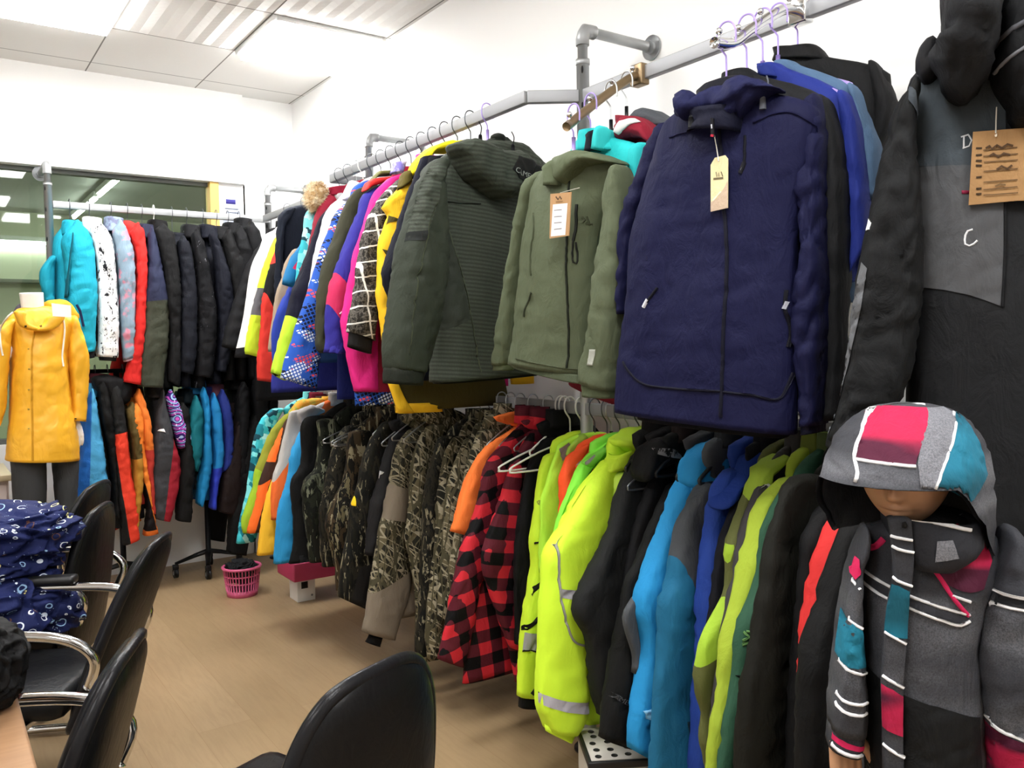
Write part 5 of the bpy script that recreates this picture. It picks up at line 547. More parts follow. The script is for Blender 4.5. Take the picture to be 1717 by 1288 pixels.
dict(n='jacket',lab='turquoise jacket behind the pipe post and raincoat mannequin',cat='jacket',o=(.712,5.04,1.357),p=[dict(n='body',L=_(-48,687,-84,629,-98,541,-104,385,-108,197,-112,8),R=_(26,686,53,627,61,549,56,389,43,197,30,5),t=[.07,.18,.2,.21,.22],dy=.24,m='#1e9db5',o=dict(amp=.005,sq=3,nv=24,st=.028)),dict(n='sleeve',L=_(-17,681,-34,661,-49,643,-77,589,-67,480,-61,323,-59,165,1,0),R=_(16,687,33,667,48,649,71,565,79,390,73,230,68,101,62,11),t=[.05,.085,.09,.09,.076],dy=0,m='#1e9db5',o=dict(amp=.012,q=0,st=.014),c=[dict(n='pocket_zip',m='#1d2747',q=[(_(-30,254,-14,216,0,140),.012)],s=.004)]),dict(n='sleeve',L=_(-17,681,-34,661,-49,643,-77,589,-67,480,-61,323,-59,165,1,0),R=_(16,687,33,667,48,649,71,565,79,390,73,230,68,101,62,11),t=.072,dy=.44,m='#1e9db5',o=dict(amp=.004,nv=14,st=.04)),dict(n='collar',L=_(-45,721,-55,637),R=_(50,713,55,637),t=[.075,.095],dy=.17,m='#1e9db5',o=dict(amp=.009,ot=True,nv=22,k='sleeve',st=.012)),dict(n='cuff',L=_(5,1,7,-34),R=_(58,10,56,-25),t=.068,dy=0,m='#0e0e0f',o=dict(amp=.003)),dict(n='sleeve',L=_(-133,502,-168,451,-178,398,-167,321,-161,271),R=_(-94,491,-96,447,-101,385,-103,322,-105,272),t=.06,dy=.1,m='#1c95ad',o=dict(amp=.01)),dict(n='front_zip',L=_(-36,613,-55,480,-77,291),R=_(-28,613,-47,481,-68,291),t=.05,dy=-.045,m='#14606f',o=dict(amp=.002))],g='jackets on the upper rail along the back wall',h=('wire',(.712,5.28,2.173),90,.14,.14,'dark wire hanger holding the turquoise jacket behind the pipe post and raincoat mannequin','clothes hangers on the back wall rails',.05)),
dict(n='jacket',lab='white jacket with black ink splatter print',cat='jacket',o=(.81,5.04,1.327),p=[dict(n='body',L=_(-25,742,-30,642,-35,392,-40,93),R=_(25,742,30,642,35,392,40,93),t=[.07,.18,.2,.21,.22],dy=.24,m='#131315',o=dict(amp=.005,sq=3,nv=24,st=.028)),dict(n='sleeve',L=_(-15,724,-31,704,-44,686,-21,595,-10,420,-19,195,-25,9),R=_(15,730,31,710,44,692,76,590,90,423,85,195,75,0),t=[.036,.062,.065,.065,.055],dy=0,m=['splat'],o=dict(amp=.012,q=0,st=.014)),dict(n='sleeve',L=_(-15,724,-31,704,-44,686,-21,595,-10,420,-19,195,-25,9),R=_(15,730,31,710,44,692,76,590,90,423,85,195,75,0),t=.052,dy=.44,m=['splat'],o=dict(amp=.004,nv=14,st=.04)),dict(n='collar',L=_(-45,776,-55,692),R=_(50,768,55,692),t=[.075,.095],dy=.17,m='#e9e9e6',o=dict(amp=.009,ot=True,nv=22,k='sleeve',st=.012)),dict(n='cuff',L=_(-19,8,-15,-12),R=_(69,1,65,-19),t=.049,dy=0,m='#121212',o=dict(amp=.003))],g='jackets on the upper rail along the back wall',h=('wire',(.81,5.28,2.173),90,.12,.14,'dark wire hanger holding the white jacket with black ink splatter print','clothes hangers on the back wall rails',.05)),
dict(n='jacket',lab='pale blue jacket with pink blossom print',cat='jacket',o=(.922,5.04,1.313),p=[dict(n='body',L=_(-25,765,-30,665,-35,415,-40,127),R=_(25,765,30,665,35,415,40,127),t=[.07,.18,.2,.21,.22],dy=.24,m='#6c7d8c',o=dict(amp=.005,sq=3,nv=24,st=.028)),dict(n='sleeve',L=_(-11,746,-23,726,-33,708,-22,605,-16,437,-14,144,-10,0),R=_(12,753,24,733,34,715,60,603,65,407,57,177,49,19),t=[.036,.062,.065,.065,.055],dy=0,m=('clouds','#8398a8','#d08597',.58,11,.04,2),o=dict(amp=.012,q=0,st=.014)),dict(n='sleeve',L=_(-11,746,-23,726,-33,708,-22,605,-16,437,-14,144,-10,0),R=_(12,753,24,733,34,715,60,603,65,407,57,177,49,19),t=.052,dy=.44,m=('clouds','#8398a8','#d08597',.58,11,.04,2),o=dict(amp=.004,nv=14,st=.04)),dict(n='collar',L=_(-45,799,-55,715),R=_(50,791,55,715),t=[.075,.095],dy=.17,m=('clouds','#8a9bb0','#6b6f88',.5,20),o=dict(amp=.009,ot=True,nv=22,k='sleeve',st=.012)),dict(n='cuff',L=_(-6,1,-4,-10),R=_(45,18,43,5),t=.049,dy=0,m='#c99aa6',o=dict(amp=.003))],g='jackets on the upper rail along the back wall',h=('wire',(.922,5.28,2.173),90,.11,.14,'dark wire hanger holding the pale blue jacket with pink blossom print','clothes hangers on the back wall rails',.05)),
dict(n='jacket',lab='bright red hooded jacket on the back rail',cat='jacket',o=(1.008,5.04,1.172),p=[dict(n='body',L=_(-25,902,-30,802,-35,552,-40,148),R=_(25,902,30,802,35,552,40,148),t=[.07,.18,.2,.21,.22],dy=.24,m='#b3262a',o=dict(amp=.005,sq=3,nv=24,st=.028)),dict(n='sleeve',L=_(-13,872,-26,852,-38,834,-14,728,-18,548,-42,285,-103,23),R=_(14,890,27,870,39,852,50,714,38,549,13,284,-9,0),t=[.036,.062,.065,.065,.055],dy=0,m='#cf2a26',o=dict(amp=.012,q=0,st=.014)),dict(n='sleeve',L=_(-13,872,-26,852,-38,834,-14,728,-18,548,-42,285,-103,23),R=_(14,890,27,870,39,852,50,714,38,549,13,284,-9,0),t=.052,dy=.44,m='#cf2a26',o=dict(amp=.004,nv=14,st=.04)),dict(n='hood',L=_(-57,891,-56,840,-42,801),R=_(34,891,52,853,38,806),t=.08,dy=.16,m='#d12c27',o=dict(amp=.012,oe=False,k='sleeve'))],g='jackets on the upper rail along the back wall',h=('wire',(1.008,5.28,2.173),90,.11,.14,'dark wire hanger holding the bright red hooded jacket on the back rail','clothes hangers on the back wall rails',.05)),
dict(n='jacket',lab='navy jacket with olive green lower half',cat='jacket',o=(1.086,5.04,1.153),p=[dict(n='body',L=_(-25,896,-30,796,-35,546,-40,147),R=_(25,896,30,796,35,546,40,147),t=[.07,.18,.2,.21,.22],dy=.24,m='#24273a',o=dict(amp=.005,sq=3,nv=24,st=.028)),dict(n='sleeve',L=_(-9,884,-17,864,-24,846,-29,700,-55,502,-77,303,-94,171,-103,13),R=_(8,880,16,860,23,842,48,670,67,470,71,302,45,101,28,0),t=[.036,.062,.065,.065,.055],dy=0,m=['blocks','#2b2f47',['#3c3f33',(.107,-.994,.483)]],o=dict(amp=.012,q=0,st=.014)),dict(n='sleeve',L=_(-9,884,-17,864,-24,846,-29,700,-55,502,-77,303,-94,171,-103,13),R=_(8,880,16,860,23,842,48,670,67,470,71,302,45,101,28,0),t=.052,dy=.44,m=['blocks','#2b2f47',['#3c3f33',(.107,-.994,.483)]],o=dict(amp=.004,nv=14,st=.04)),dict(n='collar',L=_(-45,930,-55,846),R=_(50,922,55,846),t=[.075,.095],dy=.17,m='#24273a',o=dict(amp=.009,ot=True,nv=22,k='sleeve',st=.012))],g='jackets on the upper rail along the back wall',h=('wire',(1.086,5.28,2.173),90,.14,.14,'dark wire hanger holding the navy jacket with olive green lower half','clothes hangers on the back wall rails',.05)),
dict(n='jacket',lab='black coat with tall collar on the back rail',cat='jacket',o=(1.151,5.04,1.15),p=[dict(n='body',L=_(-25,927,-30,827,-35,577,-40,0),R=_(25,927,30,827,35,577,40,0),t=[.07,.18,.2,.21,.22],dy=.24,m='#121213',o=dict(amp=.005,sq=3,nv=24,st=.028)),dict(n='sleeve',L=_(-19,915,-38,895,-54,877,-21,740,-5,540,9,305,-7,36),R=_(19,895,38,875,54,857,71,609,68,339,50,0),t=[.036,.062,.065,.065,.055],dy=0,m='#121213',o=dict(amp=.012,q=0,st=.014)),dict(n='sleeve',L=_(-19,915,-38,895,-54,877,-21,740,-5,540,9,305,-7,36),R=_(19,895,38,875,54,857,71,609,68,339,50,0),t=.052,dy=.44,m='#121213',o=dict(amp=.004,nv=14,st=.04)),dict(n='collar',L=_(-45,961,-55,877),R=_(50,953,55,877),t=[.075,.095],dy=.17,m='#0c0c0d',o=dict(amp=.009,ot=True,nv=22,k='sleeve',st=.012))],g='jackets on the upper rail along the back wall',h=('white',(1.151,5.28,2.173),90,.11,.14,'white plastic hanger holding the black coat with tall collar on the back rail','clothes hangers on the back wall rails',.05)),
dict(n='jacket',lab='dark slate jacket right of the tall collar coat',cat='jacket',o=(1.252,5.04,1.15),p=[dict(n='body',L=_(-25,861,-30,761,-35,511,-40,0),R=_(25,861,30,761,35,511,40,0),t=[.07,.18,.2,.21,.22],dy=.24,m='#14161e',o=dict(amp=.005,sq=3,nv=24,st=.028)),dict(n='sleeve',L=_(-11,849,-21,829,-30,811,-28,575,-40,305,-54,95),R=_(10,845,20,825,29,807,57,578,52,304,24,72),t=[.036,.062,.065,.065,.055],dy=0,m='#14161e',o=dict(amp=.012,q=0,st=.014)),dict(n='sleeve',L=_(-11,849,-21,829,-30,811,-28,575,-40,305,-54,95),R=_(10,845,20,825,29,807,57,578,52,304,24,72),t=.052,dy=.44,m='#14161e',o=dict(amp=.004,nv=14,st=.04)),dict(n='collar',L=_(-45,895,-55,811),R=_(50,887,55,811),t=[.075,.095],dy=.17,m='#14161e',o=dict(amp=.009,ot=True,nv=22,k='sleeve',st=.012))],g='jackets on the upper rail along the back wall',h=('wire',(1.252,5.28,2.173),90,.18,.14,'dark wire hanger holding the dark slate jacket right of the tall collar coat','clothes hangers on the back wall rails',.05)),
dict(n='jacket',lab='black jacket with white speckle print',cat='jacket',o=(1.335,5.04,1.14),p=[dict(n='body',L=_(-25,922,-30,822,-35,572,-40,0),R=_(25,922,30,822,35,572,40,0),t=[.07,.18,.2,.21,.22],dy=.24,m=('splat','#101013','#c9ccd4',.66,5),o=dict(amp=.005,sq=3,nv=24,st=.028)),dict(n='sleeve',L=_(-12,910,-23,890,-33,872,-26,690,-29,383,-39,74),R=_(11,866,22,846,32,828,68,590,80,313,51,57),t=[.036,.062,.065,.065,.055],dy=0,m=('splat','#101013','#c9ccd4',.66,5),o=dict(amp=.012,q=0,st=.014)),dict(n='sleeve',L=_(-12,910,-23,890,-33,872,-26,690,-29,383,-39,74),R=_(11,866,22,846,32,828,68,590,80,313,51,57),t=.052,dy=.44,m=('splat','#101013','#c9ccd4',.66,5),o=dict(amp=.004,nv=14,st=.04)),dict(n='collar',L=_(-45,956,-55,872),R=_(50,948,55,872),t=[.075,.095],dy=.17,m=('splat','#101013','#c9ccd4',.66,5),o=dict(amp=.009,ot=True,nv=22,k='sleeve',st=.012))],g='jackets on the upper rail along the back wall',h=('wire',(1.335,5.28,2.173),90,.13,.14,'dark wire hanger holding the black jacket with white speckle print','clothes hangers on the back wall rails',.05)),
dict(n='jacket',lab='midnight navy jacket on the back rail',cat='jacket',o=(1.429,5.04,1.16),p=[dict(n='body',L=_(-25,908,-30,808,-35,558,-40,0),R=_(25,908,30,808,35,558,40,0),t=[.07,.18,.2,.21,.22],dy=.24,m='#12141e',o=dict(amp=.005,sq=3,nv=24,st=.028)),dict(n='sleeve',L=_(-12,896,-23,876,-33,858,-8,708,-1,501,-3,224,-18,78),R=_(12,845,23,825,33,807,87,573,89,398,74,258,33,69),t=[.036,.062,.065,.065,.055],dy=0,m='#12141e',o=dict(amp=.012,q=0,st=.014)),dict(n='sleeve',L=_(-12,896,-23,876,-33,858,-8,708,-1,501,-3,224,-18,78),R=_(12,845,23,825,33,807,87,573,89,398,74,258,33,69),t=.052,dy=.44,m='#12141e',o=dict(amp=.004,nv=14,st=.04)),dict(n='collar',L=_(-45,942,-55,858),R=_(50,934,55,858),t=[.075,.095],dy=.17,m='#12141e',o=dict(amp=.009,ot=True,nv=22,k='sleeve',st=.012))],g='jackets on the upper rail along the back wall',h=('wire',(1.429,5.28,2.173),90,.12,.14,'dark wire hanger holding the midnight navy jacket on the back rail','clothes hangers on the back wall rails',.05)),
dict(n='jacket',lab='matte black jacket near the corner of the back rail',cat='jacket',o=(1.51,5.04,1.18),p=[dict(n='body',L=_(-25,883,-30,783,-35,533,-40,0),R=_(25,883,30,783,35,533,40,0),t=[.07,.18,.2,.21,.22],dy=.24,m='#131314',o=dict(amp=.005,sq=3,nv=24,st=.028)),dict(n='sleeve',L=_(-14,866,-28,846,-40,828,-23,726,5,518,11,273),R=_(14,871,28,851,40,833,81,695,94,555,84,343),t=[.036,.062,.065,.065,.055],dy=0,m='#131314',o=dict(amp=.012,q=0,st=.014)),dict(n='sleeve',L=_(-14,866,-28,846,-40,828,-23,726,5,518,11,273),R=_(14,871,28,851,40,833,81,695,94,555,84,343),t=.052,dy=.44,m='#131314',o=dict(amp=.004,nv=14,st=.04)),dict(n='collar',L=_(-45,917,-55,833),R=_(50,909,55,833),t=[.075,.095],dy=.17,m='#131314',o=dict(amp=.009,ot=True,nv=22,k='sleeve',st=.012))],g='jackets on the upper rail along the back wall',h=('wire',(1.51,5.28,2.173),90,.13,.14,'dark wire hanger holding the matte black jacket near the corner of the back rail','clothes hangers on the back wall rails',.05)),
dict(n='jacket',lab='black fleece with a low collar at the rail corner',cat='jacket',o=(1.579,5.04,1.18),p=[dict(n='body',L=_(-25,910,-30,810,-35,560,-40,0),R=_(25,910,30,810,35,560,40,0),t=[.07,.18,.2,.21,.22],dy=.24,m='#0e0e10',o=dict(amp=.005,sq=3,nv=24,st=.028)),dict(n='sleeve',L=_(-14,898,-27,878,-39,860,-29,728,-14,554,-10,343),R=_(13,889,26,869,38,851,70,733,79,556,72,343),t=[.036,.062,.065,.065,.055],dy=0,m='#0e0e10',o=dict(amp=.012,q=0,st=.014)),dict(n='sleeve',L=_(-14,898,-27,878,-39,860,-29,728,-14,554,-10,343),R=_(13,889,26,869,38,851,70,733,79,556,72,343),t=.052,dy=.44,m='#0e0e10',o=dict(amp=.004,nv=14,st=.04)),dict(n='collar',L=_(-45,944,-55,860),R=_(50,936,55,860),t=[.075,.095],dy=.17,m='#0e0e10',o=dict(amp=.009,ot=True,nv=22,k='sleeve',st=.012))],g='jackets on the upper rail along the back wall',h=('wire',(1.579,5.28,2.173),90,.1,.14,'dark wire hanger holding the black fleece with a low collar at the rail corner','clothes hangers on the back wall rails',.05)),
dict(n='jacket',lab='black down jacket nearest the corner post',cat='jacket',o=(1.647,5.04,1.18),p=[dict(n='body',L=_(-25,942,-30,842,-35,592,-40,0),R=_(25,942,30,842,35,592,40,0),t=[.07,.18,.2,.21,.22],dy=.24,m='#101012',o=dict(amp=.005,sq=3,nv=24,st=.028)),dict(n='sleeve',L=_(-15,930,-30,910,-43,892,-34,731,-25,555,-25,343),R=_(14,914,29,894,42,876,67,736,76,558,69,343),t=[.036,.062,.065,.065,.055],dy=0,m='#101012',o=dict(amp=.012,q=0,st=.014)),dict(n='sleeve',L=_(-15,930,-30,910,-43,892,-34,731,-25,555,-25,343),R=_(14,914,29,894,42,876,67,736,76,558,69,343),t=.052,dy=.44,m='#101012',o=dict(amp=.004,nv=14,st=.04)),dict(n='collar',L=_(-45,976,-55,892),R=_(50,968,55,892),t=[.075,.095],dy=.17,m='#101012',o=dict(amp=.009,ot=True,nv=22,k='sleeve',st=.012))],g='jackets on the upper rail along the back wall',h=('wire',(1.647,5.28,2.173),90,.07,.14,'dark wire hanger holding the black down jacket nearest the corner post','clothes hangers on the back wall rails',.05)),
dict(n='jacket',lab='royal and sky blue jacket beside the raincoat mannequin',cat='jacket',o=(.754,5.05,.479),p=[dict(n='body',L=_(-25,682,-30,582,-35,332,-40,71),R=_(25,682,30,582,35,332,40,71),t=[.07,.18,.2,.21,.22],dy=.24,m=['blocks','#4a9bc9',['#1f5fae',(-.998,.069,-.052)],['#3f8fc4',(.049,-.999,.099)]],o=dict(amp=.005,sq=3,nv=24,st=.028)),dict(n='sleeve',L=_(-5,670,-10,650,-14,632,-28,562,-52,403,-81,244,-103,117,-111,34),R=_(6,669,11,649,15,631,34,493,49,263,55,99,54,0),t=[.036,.062,.065,.065,.055],dy=0,m=['blocks','#4a9bc9',['#1f5fae',(-.998,.069,-.052)],['#3f8fc4',(.049,-.999,.099)]],o=dict(amp=.012,q=0,st=.014)),dict(n='sleeve',L=_(-5,670,-10,650,-14,632,-28,562,-52,403,-81,244,-103,117,-111,34),R=_(6,669,11,649,15,631,34,493,49,263,55,99,54,0),t=.052,dy=.44,m=['blocks','#4a9bc9',['#1f5fae',(-.998,.069,-.052)],['#3f8fc4',(.049,-.999,.099)]],o=dict(amp=.004,nv=14,st=.04)),dict(n='collar',L=_(-45,716,-55,632),R=_(50,708,55,632),t=[.075,.095],dy=.17,m=['blocks','#4a9bc9',['#1f5fae',(-.998,.069,-.052)],['#3f8fc4',(.049,-.999,.099)]],o=dict(amp=.009,ot=True,nv=22,k='sleeve',st=.012))],g='jackets on the lower rail along the back wall',h=('wire',(.754,5.29,1.25),90,.1,.14,'dark wire hanger holding the royal and sky blue jacket beside the raincoat mannequin','clothes hangers on the back wall rails',.05)),
dict(n='jacket',lab='black jacket with maroon lining left of the red panel jacket',cat='jacket',o=(.808,5.05,.431),p=[dict(n='body',L=_(-25,779,-30,687,-35,437,-40,69),R=_(25,779,30,687,35,437,40,69),t=[.07,.18,.2,.21,.22],dy=.24,m='#0e0e0e',o=dict(amp=.005,sq=3,nv=24,st=.028)),dict(n='sleeve',L=_(-10,775,-20,755,-28,737,-18,606,5,409,22,243,27,38),R=_(10,756,20,736,28,718,48,438,55,239,62,0),t=[.036,.062,.065,.065,.055],dy=0,m='#0e0e0e',o=dict(amp=.012,q=0,st=.014)),dict(n='sleeve',L=_(-10,775,-20,755,-28,737,-18,606,5,409,22,243,27,38),R=_(10,756,20,736,28,718,48,438,55,239,62,0),t=.052,dy=.44,m='#0e0e0e',o=dict(amp=.004,nv=14,st=.04)),dict(n='collar',L=_(-45,813,-55,729),R=_(50,805,55,729),t=[.075,.095],dy=.17,m='#4a1820',o=dict(amp=.009,ot=True,nv=22,k='sleeve',st=.012))],g='jackets on the lower rail along the back wall',h=('wire',(.808,5.29,1.25),90,.06,.14,'dark wire hanger holding the black jacket with maroon lining left of the red panel jacket','clothes hangers on the back wall rails',.05)),
dict(n='jacket',lab='charcoal hooded jacket with long orange red panel',cat='jacket',o=(.873,5.05,.29),p=[dict(n='body',L=_(-25,909,-30,809,-35,559,-40,90),R=_(25,909,30,809,35,559,40,90),t=[.07,.18,.2,.21,.22],dy=.24,m=['blocks','#1e1e1e',['#e2402b',(.173,-.985,.614),(.996,.092,-.029),(.993,.119,-.037)]],o=dict(amp=.005,sq=3,nv=24,st=.028)),dict(n='sleeve',L=_(-11,897,-22,877,-31,859,-30,728,-28,613,-25,382,-8,181,4,0),R=_(11,877,22,857,31,839,48,640,55,474,75,271,88,27),t=[.036,.062,.065,.065,.055],dy=0,m=['blocks','#1e1e1e',['#e2402b',(.173,-.985,.614),(.996,.092,-.029),(.993,.119,-.037)]],o=dict(amp=.012,q=0,st=.014)),dict(n='sleeve',L=_(-11,897,-22,877,-31,859,-30,728,-28,613,-25,382,-8,181,4,0),R=_(11,877,22,857,31,839,48,640,55,474,75,271,88,27),t=.052,dy=.44,m=['blocks','#1e1e1e',['#e2402b',(.173,-.985,.614),(.996,.092,-.029),(.993,.119,-.037)]],o=dict(amp=.004,nv=14,st=.04)),dict(n='hood',L=_(-109,911,-93,878,-45,804),R=_(34,925,85,903,82,820),t=.09,dy=.05,m='#141416',o=dict(amp=.014,oe=False,k='sleeve'))],g='jackets on the lower rail along the back wall',h=('wire',(.873,5.29,1.25),90,.07,.14,'dark wire hanger holding the charcoal hooded jacket with long orange red panel','clothes hangers on the back wall rails',.05)),
dict(n='jacket',lab='mustard brown jacket behind the orange trim',cat='jacket',o=(.953,5.05,.361),p=[dict(n='body',L=_(-25,718,-30,618,-35,368,-40,89),R=_(25,718,30,618,35,368,40,89),t=[.07,.18,.2,.21,.22],dy=.24,m=['blocks','#5a4a26',['#b5802f',(.233,-.972,.392)]],o=dict(amp=.005,sq=3,nv=24,st=.028)),dict(n='sleeve',L=_(-11,706,-22,686,-31,668,-11,535,-5,367,-19,135,-15,0),R=_(10,703,21,683,30,665,31,515,37,330,26,197,9,47),t=[.036,.062,.065,.065,.055],dy=0,m=['blocks','#5a4a26',['#b5802f',(.233,-.972,.392)]],o=dict(amp=.012,q=0,st=.014)),dict(n='sleeve',L=_(-11,706,-22,686,-31,668,-11,535,-5,367,-19,135,-15,0),R=_(10,703,21,683,30,665,31,515,37,330,26,197,9,47),t=.052,dy=.44,m=['blocks','#5a4a26',['#b5802f',(.233,-.972,.392)]],o=dict(amp=.004,nv=14,st=.04)),dict(n='collar',L=_(-45,752,-55,668),R=_(50,744,55,668),t=[.075,.095],dy=.17,m=['blocks','#5a4a26',['#b5802f',(.233,-.972,.392)]],o=dict(amp=.009,ot=True,nv=22,k='sleeve',st=.012))],g='jackets on the lower rail along the back wall',h=('wire',(.953,5.29,1.25),90,.19,.14,'dark wire hanger holding the mustard brown jacket behind the orange trim','clothes hangers on the back wall rails',.05)),
dict(n='jacket',lab='black jacket with thin orange trim and orange hem',cat='jacket',o=(.978,5.05,.331),p=[dict(n='body',L=_(-25,760,-30,660,-35,410,-40,89),R=_(25,760,30,660,35,410,40,89),t=[.07,.18,.2,.21,.22],dy=.24,m=['blocks','#171212',['#e8812f',(.98,.197,-.074)],['#e8762f',(.079,-.997,.026)]],o=dict(amp=.005,sq=3,nv=24,st=.028)),dict(n='sleeve',L=_(-9,748,-18,728,-25,710,-25,530,5,340,26,129,6,0),R=_(8,732,17,712,24,694,33,509,43,357,55,153,82,3),t=[.036,.062,.065,.065,.055],dy=0,m=['blocks','#171212',['#e8812f',(.98,.197,-.074)],['#e8762f',(.079,-.997,.026)]],o=dict(amp=.012,q=0,st=.014)),dict(n='sleeve',L=_(-9,748,-18,728,-25,710,-25,530,5,340,26,129,6,0),R=_(8,732,17,712,24,694,33,509,43,357,55,153,82,3),t=.052,dy=.44,m=['blocks','#171212',['#e8812f',(.98,.197,-.074)],['#e8762f',(.079,-.997,.026)]],o=dict(amp=.004,nv=14,st=.04)),dict(n='collar',L=_(-45,794,-55,710),R=_(50,786,55,710),t=[.075,.095],dy=.17,m=['blocks','#171212',['#e8812f',(.98,.197,-.074)],['#e8762f',(.079,-.997,.026)]],o=dict(amp=.009,ot=True,nv=22,k='sleeve',st=.012))],g='jackets on the lower rail along the back wall',h=('wire',(.978,5.29,1.25),90,.17,.14,'dark wire hanger holding the black jacket with thin orange trim and orange hem','clothes hangers on the back wall rails',.05)),
dict(n='jacket',lab='orange jacket with rust red lower sleeve',cat='jacket',o=(.989,5.05,.447),p=[dict(n='body',L=_(-25,706,-30,606,-35,356,-40,53),R=_(25,706,30,606,35,356,40,53),t=[.07,.18,.2,.21,.22],dy=.24,m=['blocks','#e5782f',['#b8392f',(-.012,-1,.365)],['#b8392f',(1,.03,-.074)]],o=dict(amp=.005,sq=3,nv=24,st=.028)),dict(n='sleeve',L=_(-8,694,-15,674,-22,656,-6,579,8,444,11,360,19,208,30,4),R=_(8,689,15,669,22,651,49,525,63,390,67,339,61,170,62,0),t=[.036,.062,.065,.065,.055],dy=0,m=['blocks','#e5782f',['#b8392f',(-.012,-1,.365)],['#b8392f',(1,.03,-.074)]],o=dict(amp=.012,q=0,st=.014)),dict(n='sleeve',L=_(-8,694,-15,674,-22,656,-6,579,8,444,11,360,19,208,30,4),R=_(8,689,15,669,22,651,49,525,63,390,67,339,61,170,62,0),t=.052,dy=.44,m=['blocks','#e5782f',['#b8392f',(-.012,-1,.365)],['#b8392f',(1,.03,-.074)]],o=dict(amp=.004,nv=14,st=.04)),dict(n='collar',L=_(-45,740,-55,656),R=_(50,732,55,656),t=[.075,.095],dy=.17,m='#4a1a20',o=dict(amp=.009,ot=True,nv=22,k='sleeve',st=.012))],g='jackets on the lower rail along the back wall',h=('wire',(.989,5.29,1.25),90,.11,.14,'dark wire hanger holding the orange jacket with rust red lower sleeve','clothes hangers on the back wall rails',.05)),
dict(n='jacket',lab='crimson and charcoal jacket with a small white chest logo',cat='jacket',o=(1.115,5.05,.39),p=[dict(n='body',L=_(-25,753,-30,653,-35,403,-40,110),R=_(25,753,30,653,35,403,40,110),t=[.07,.18,.2,.21,.22],dy=.24,m=['blocks','#3d3d40',['#a32634',(.988,-.153,.032)]],o=dict(amp=.005,sq=3,nv=24,st=.028)),dict(n='sleeve',L=_(-4,741,-7,721,-10,703,-35,620,-57,433,-77,228,-78,32),R=_(3,740,6,720,9,702,31,585,49,454,79,280,11,0),t=[.036,.062,.065,.065,.055],dy=0,m=['blocks','#3d3d40',['#a32634',(.988,-.153,.032)]],o=dict(amp=.012,q=0,st=.014),c=[dict(n='logo',m='#d9d9d8',q=[(_(-42,522,-32,532,-13,534,-7,513,-23,518),0)],lab='small white dome logo')]),dict(n='sleeve',L=_(-4,741,-7,721,-10,703,-35,620,-57,433,-77,228,-78,32),R=_(3,740,6,720,9,702,31,585,49,454,79,280,11,0),t=.052,dy=.44,m=['blocks','#3d3d40',['#a32634',(.988,-.153,.032)]],o=dict(amp=.004,nv=14,st=.04)),dict(n='collar',L=_(-45,787,-55,703),R=_(50,779,55,703),t=[.075,.095],dy=.17,m=['blocks','#3d3d40',['#a32634',(.988,-.153,.032)]],o=dict(amp=.009,ot=True,nv=22,k='sleeve',st=.012))],g='jackets on the lower rail along the back wall',h=('wire',(1.115,5.29,1.25),90,.12,.14,'dark wire hanger holding the crimson and charcoal jacket with a small white chest logo','clothes hangers on the back wall rails',.05)),
dict(n='jacket',lab='purple jacket sleeve with bright mandala print',cat='jacket',o=(1.156,5.05,.62),p=[dict(n='body',L=_(-25,519,-30,419,-35,169,-40,0),R=_(25,519,30,419,35,169,40,0),t=[.07,.18,.2,.21,.22],dy=.24,m='#0f0f11',o=dict(amp=.005,sq=3,nv=24,st=.028)),dict(n='sleeve',L=_(-9,503,-18,483,-26,465,-9,379,7,286,33,181),R=_(9,507,18,487,26,469,68,364,98,265,126,222),t=[.036,.062,.065,.065,.055],dy=0,m=['mandala'],o=dict(amp=.012,q=0,st=.014)),dict(n='sleeve',L=_(-9,503,-18,483,-26,465,-9,379,7,286,33,181),R=_(9,507,18,487,26,469,68,364,98,265,126,222),t=.052,dy=.44,m=['mandala'],o=dict(amp=.004,nv=14,st=.04)),dict(n='collar',L=_(-45,553,-55,469),R=_(50,545,55,469),t=[.075,.095],dy=.17,m='#0f0f11',o=dict(amp=.009,ot=True,nv=22,k='sleeve',st=.012)),dict(n='cuff',L=_(39,183,42,165),R=_(120,220,117,198),t=.049,dy=0,m='#101010',o=dict(amp=.003))],g='jackets on the lower rail along the back wall',h=('wire',(1.156,5.29,1.25),90,.13,.14,'dark wire hanger holding the purple jacket sleeve with bright mandala print','clothes hangers on the back wall rails',.05)),
dict(n='jacket',lab='black work jacket under the mandala sleeve',cat='jacket',o=(1.219,5.05,.375),p=[dict(n='body',L=_(-25,689,-30,589,-35,339,-40,125),R=_(25,689,30,589,35,339,40,125),t=[.07,.18,.2,.21,.22],dy=.24,m='#121212',o=dict(amp=.005,sq=3,nv=24,st=.028)),dict(n='sleeve',L=_(-12,677,-23,657,-33,639,-16,466,-33,262,-54,16),R=_(12,673,23,653,33,635,40,462,40,254,18,0),t=[.036,.062,.065,.065,.055],dy=0,m='#121212',o=dict(amp=.012,q=0,st=.014)),dict(n='sleeve',L=_(-12,677,-23,657,-33,639,-16,466,-33,262,-54,16),R=_(12,673,23,653,33,635,40,462,40,254,18,0),t=.052,dy=.44,m='#121212',o=dict(amp=.004,nv=14,st=.04)),dict(n='collar',L=_(-45,723,-55,639),R=_(50,715,55,639),t=[.075,.095],dy=.17,m='#121212',o=dict(amp=.009,ot=True,nv=22,k='sleeve',st=.012))],g='jackets on the lower rail along the back wall',h=('wire',(1.219,5.29,1.25),90,.2,.14,'dark wire hanger holding the black work jacket under the mandala sleeve','clothes hangers on the back wall rails',.05)),
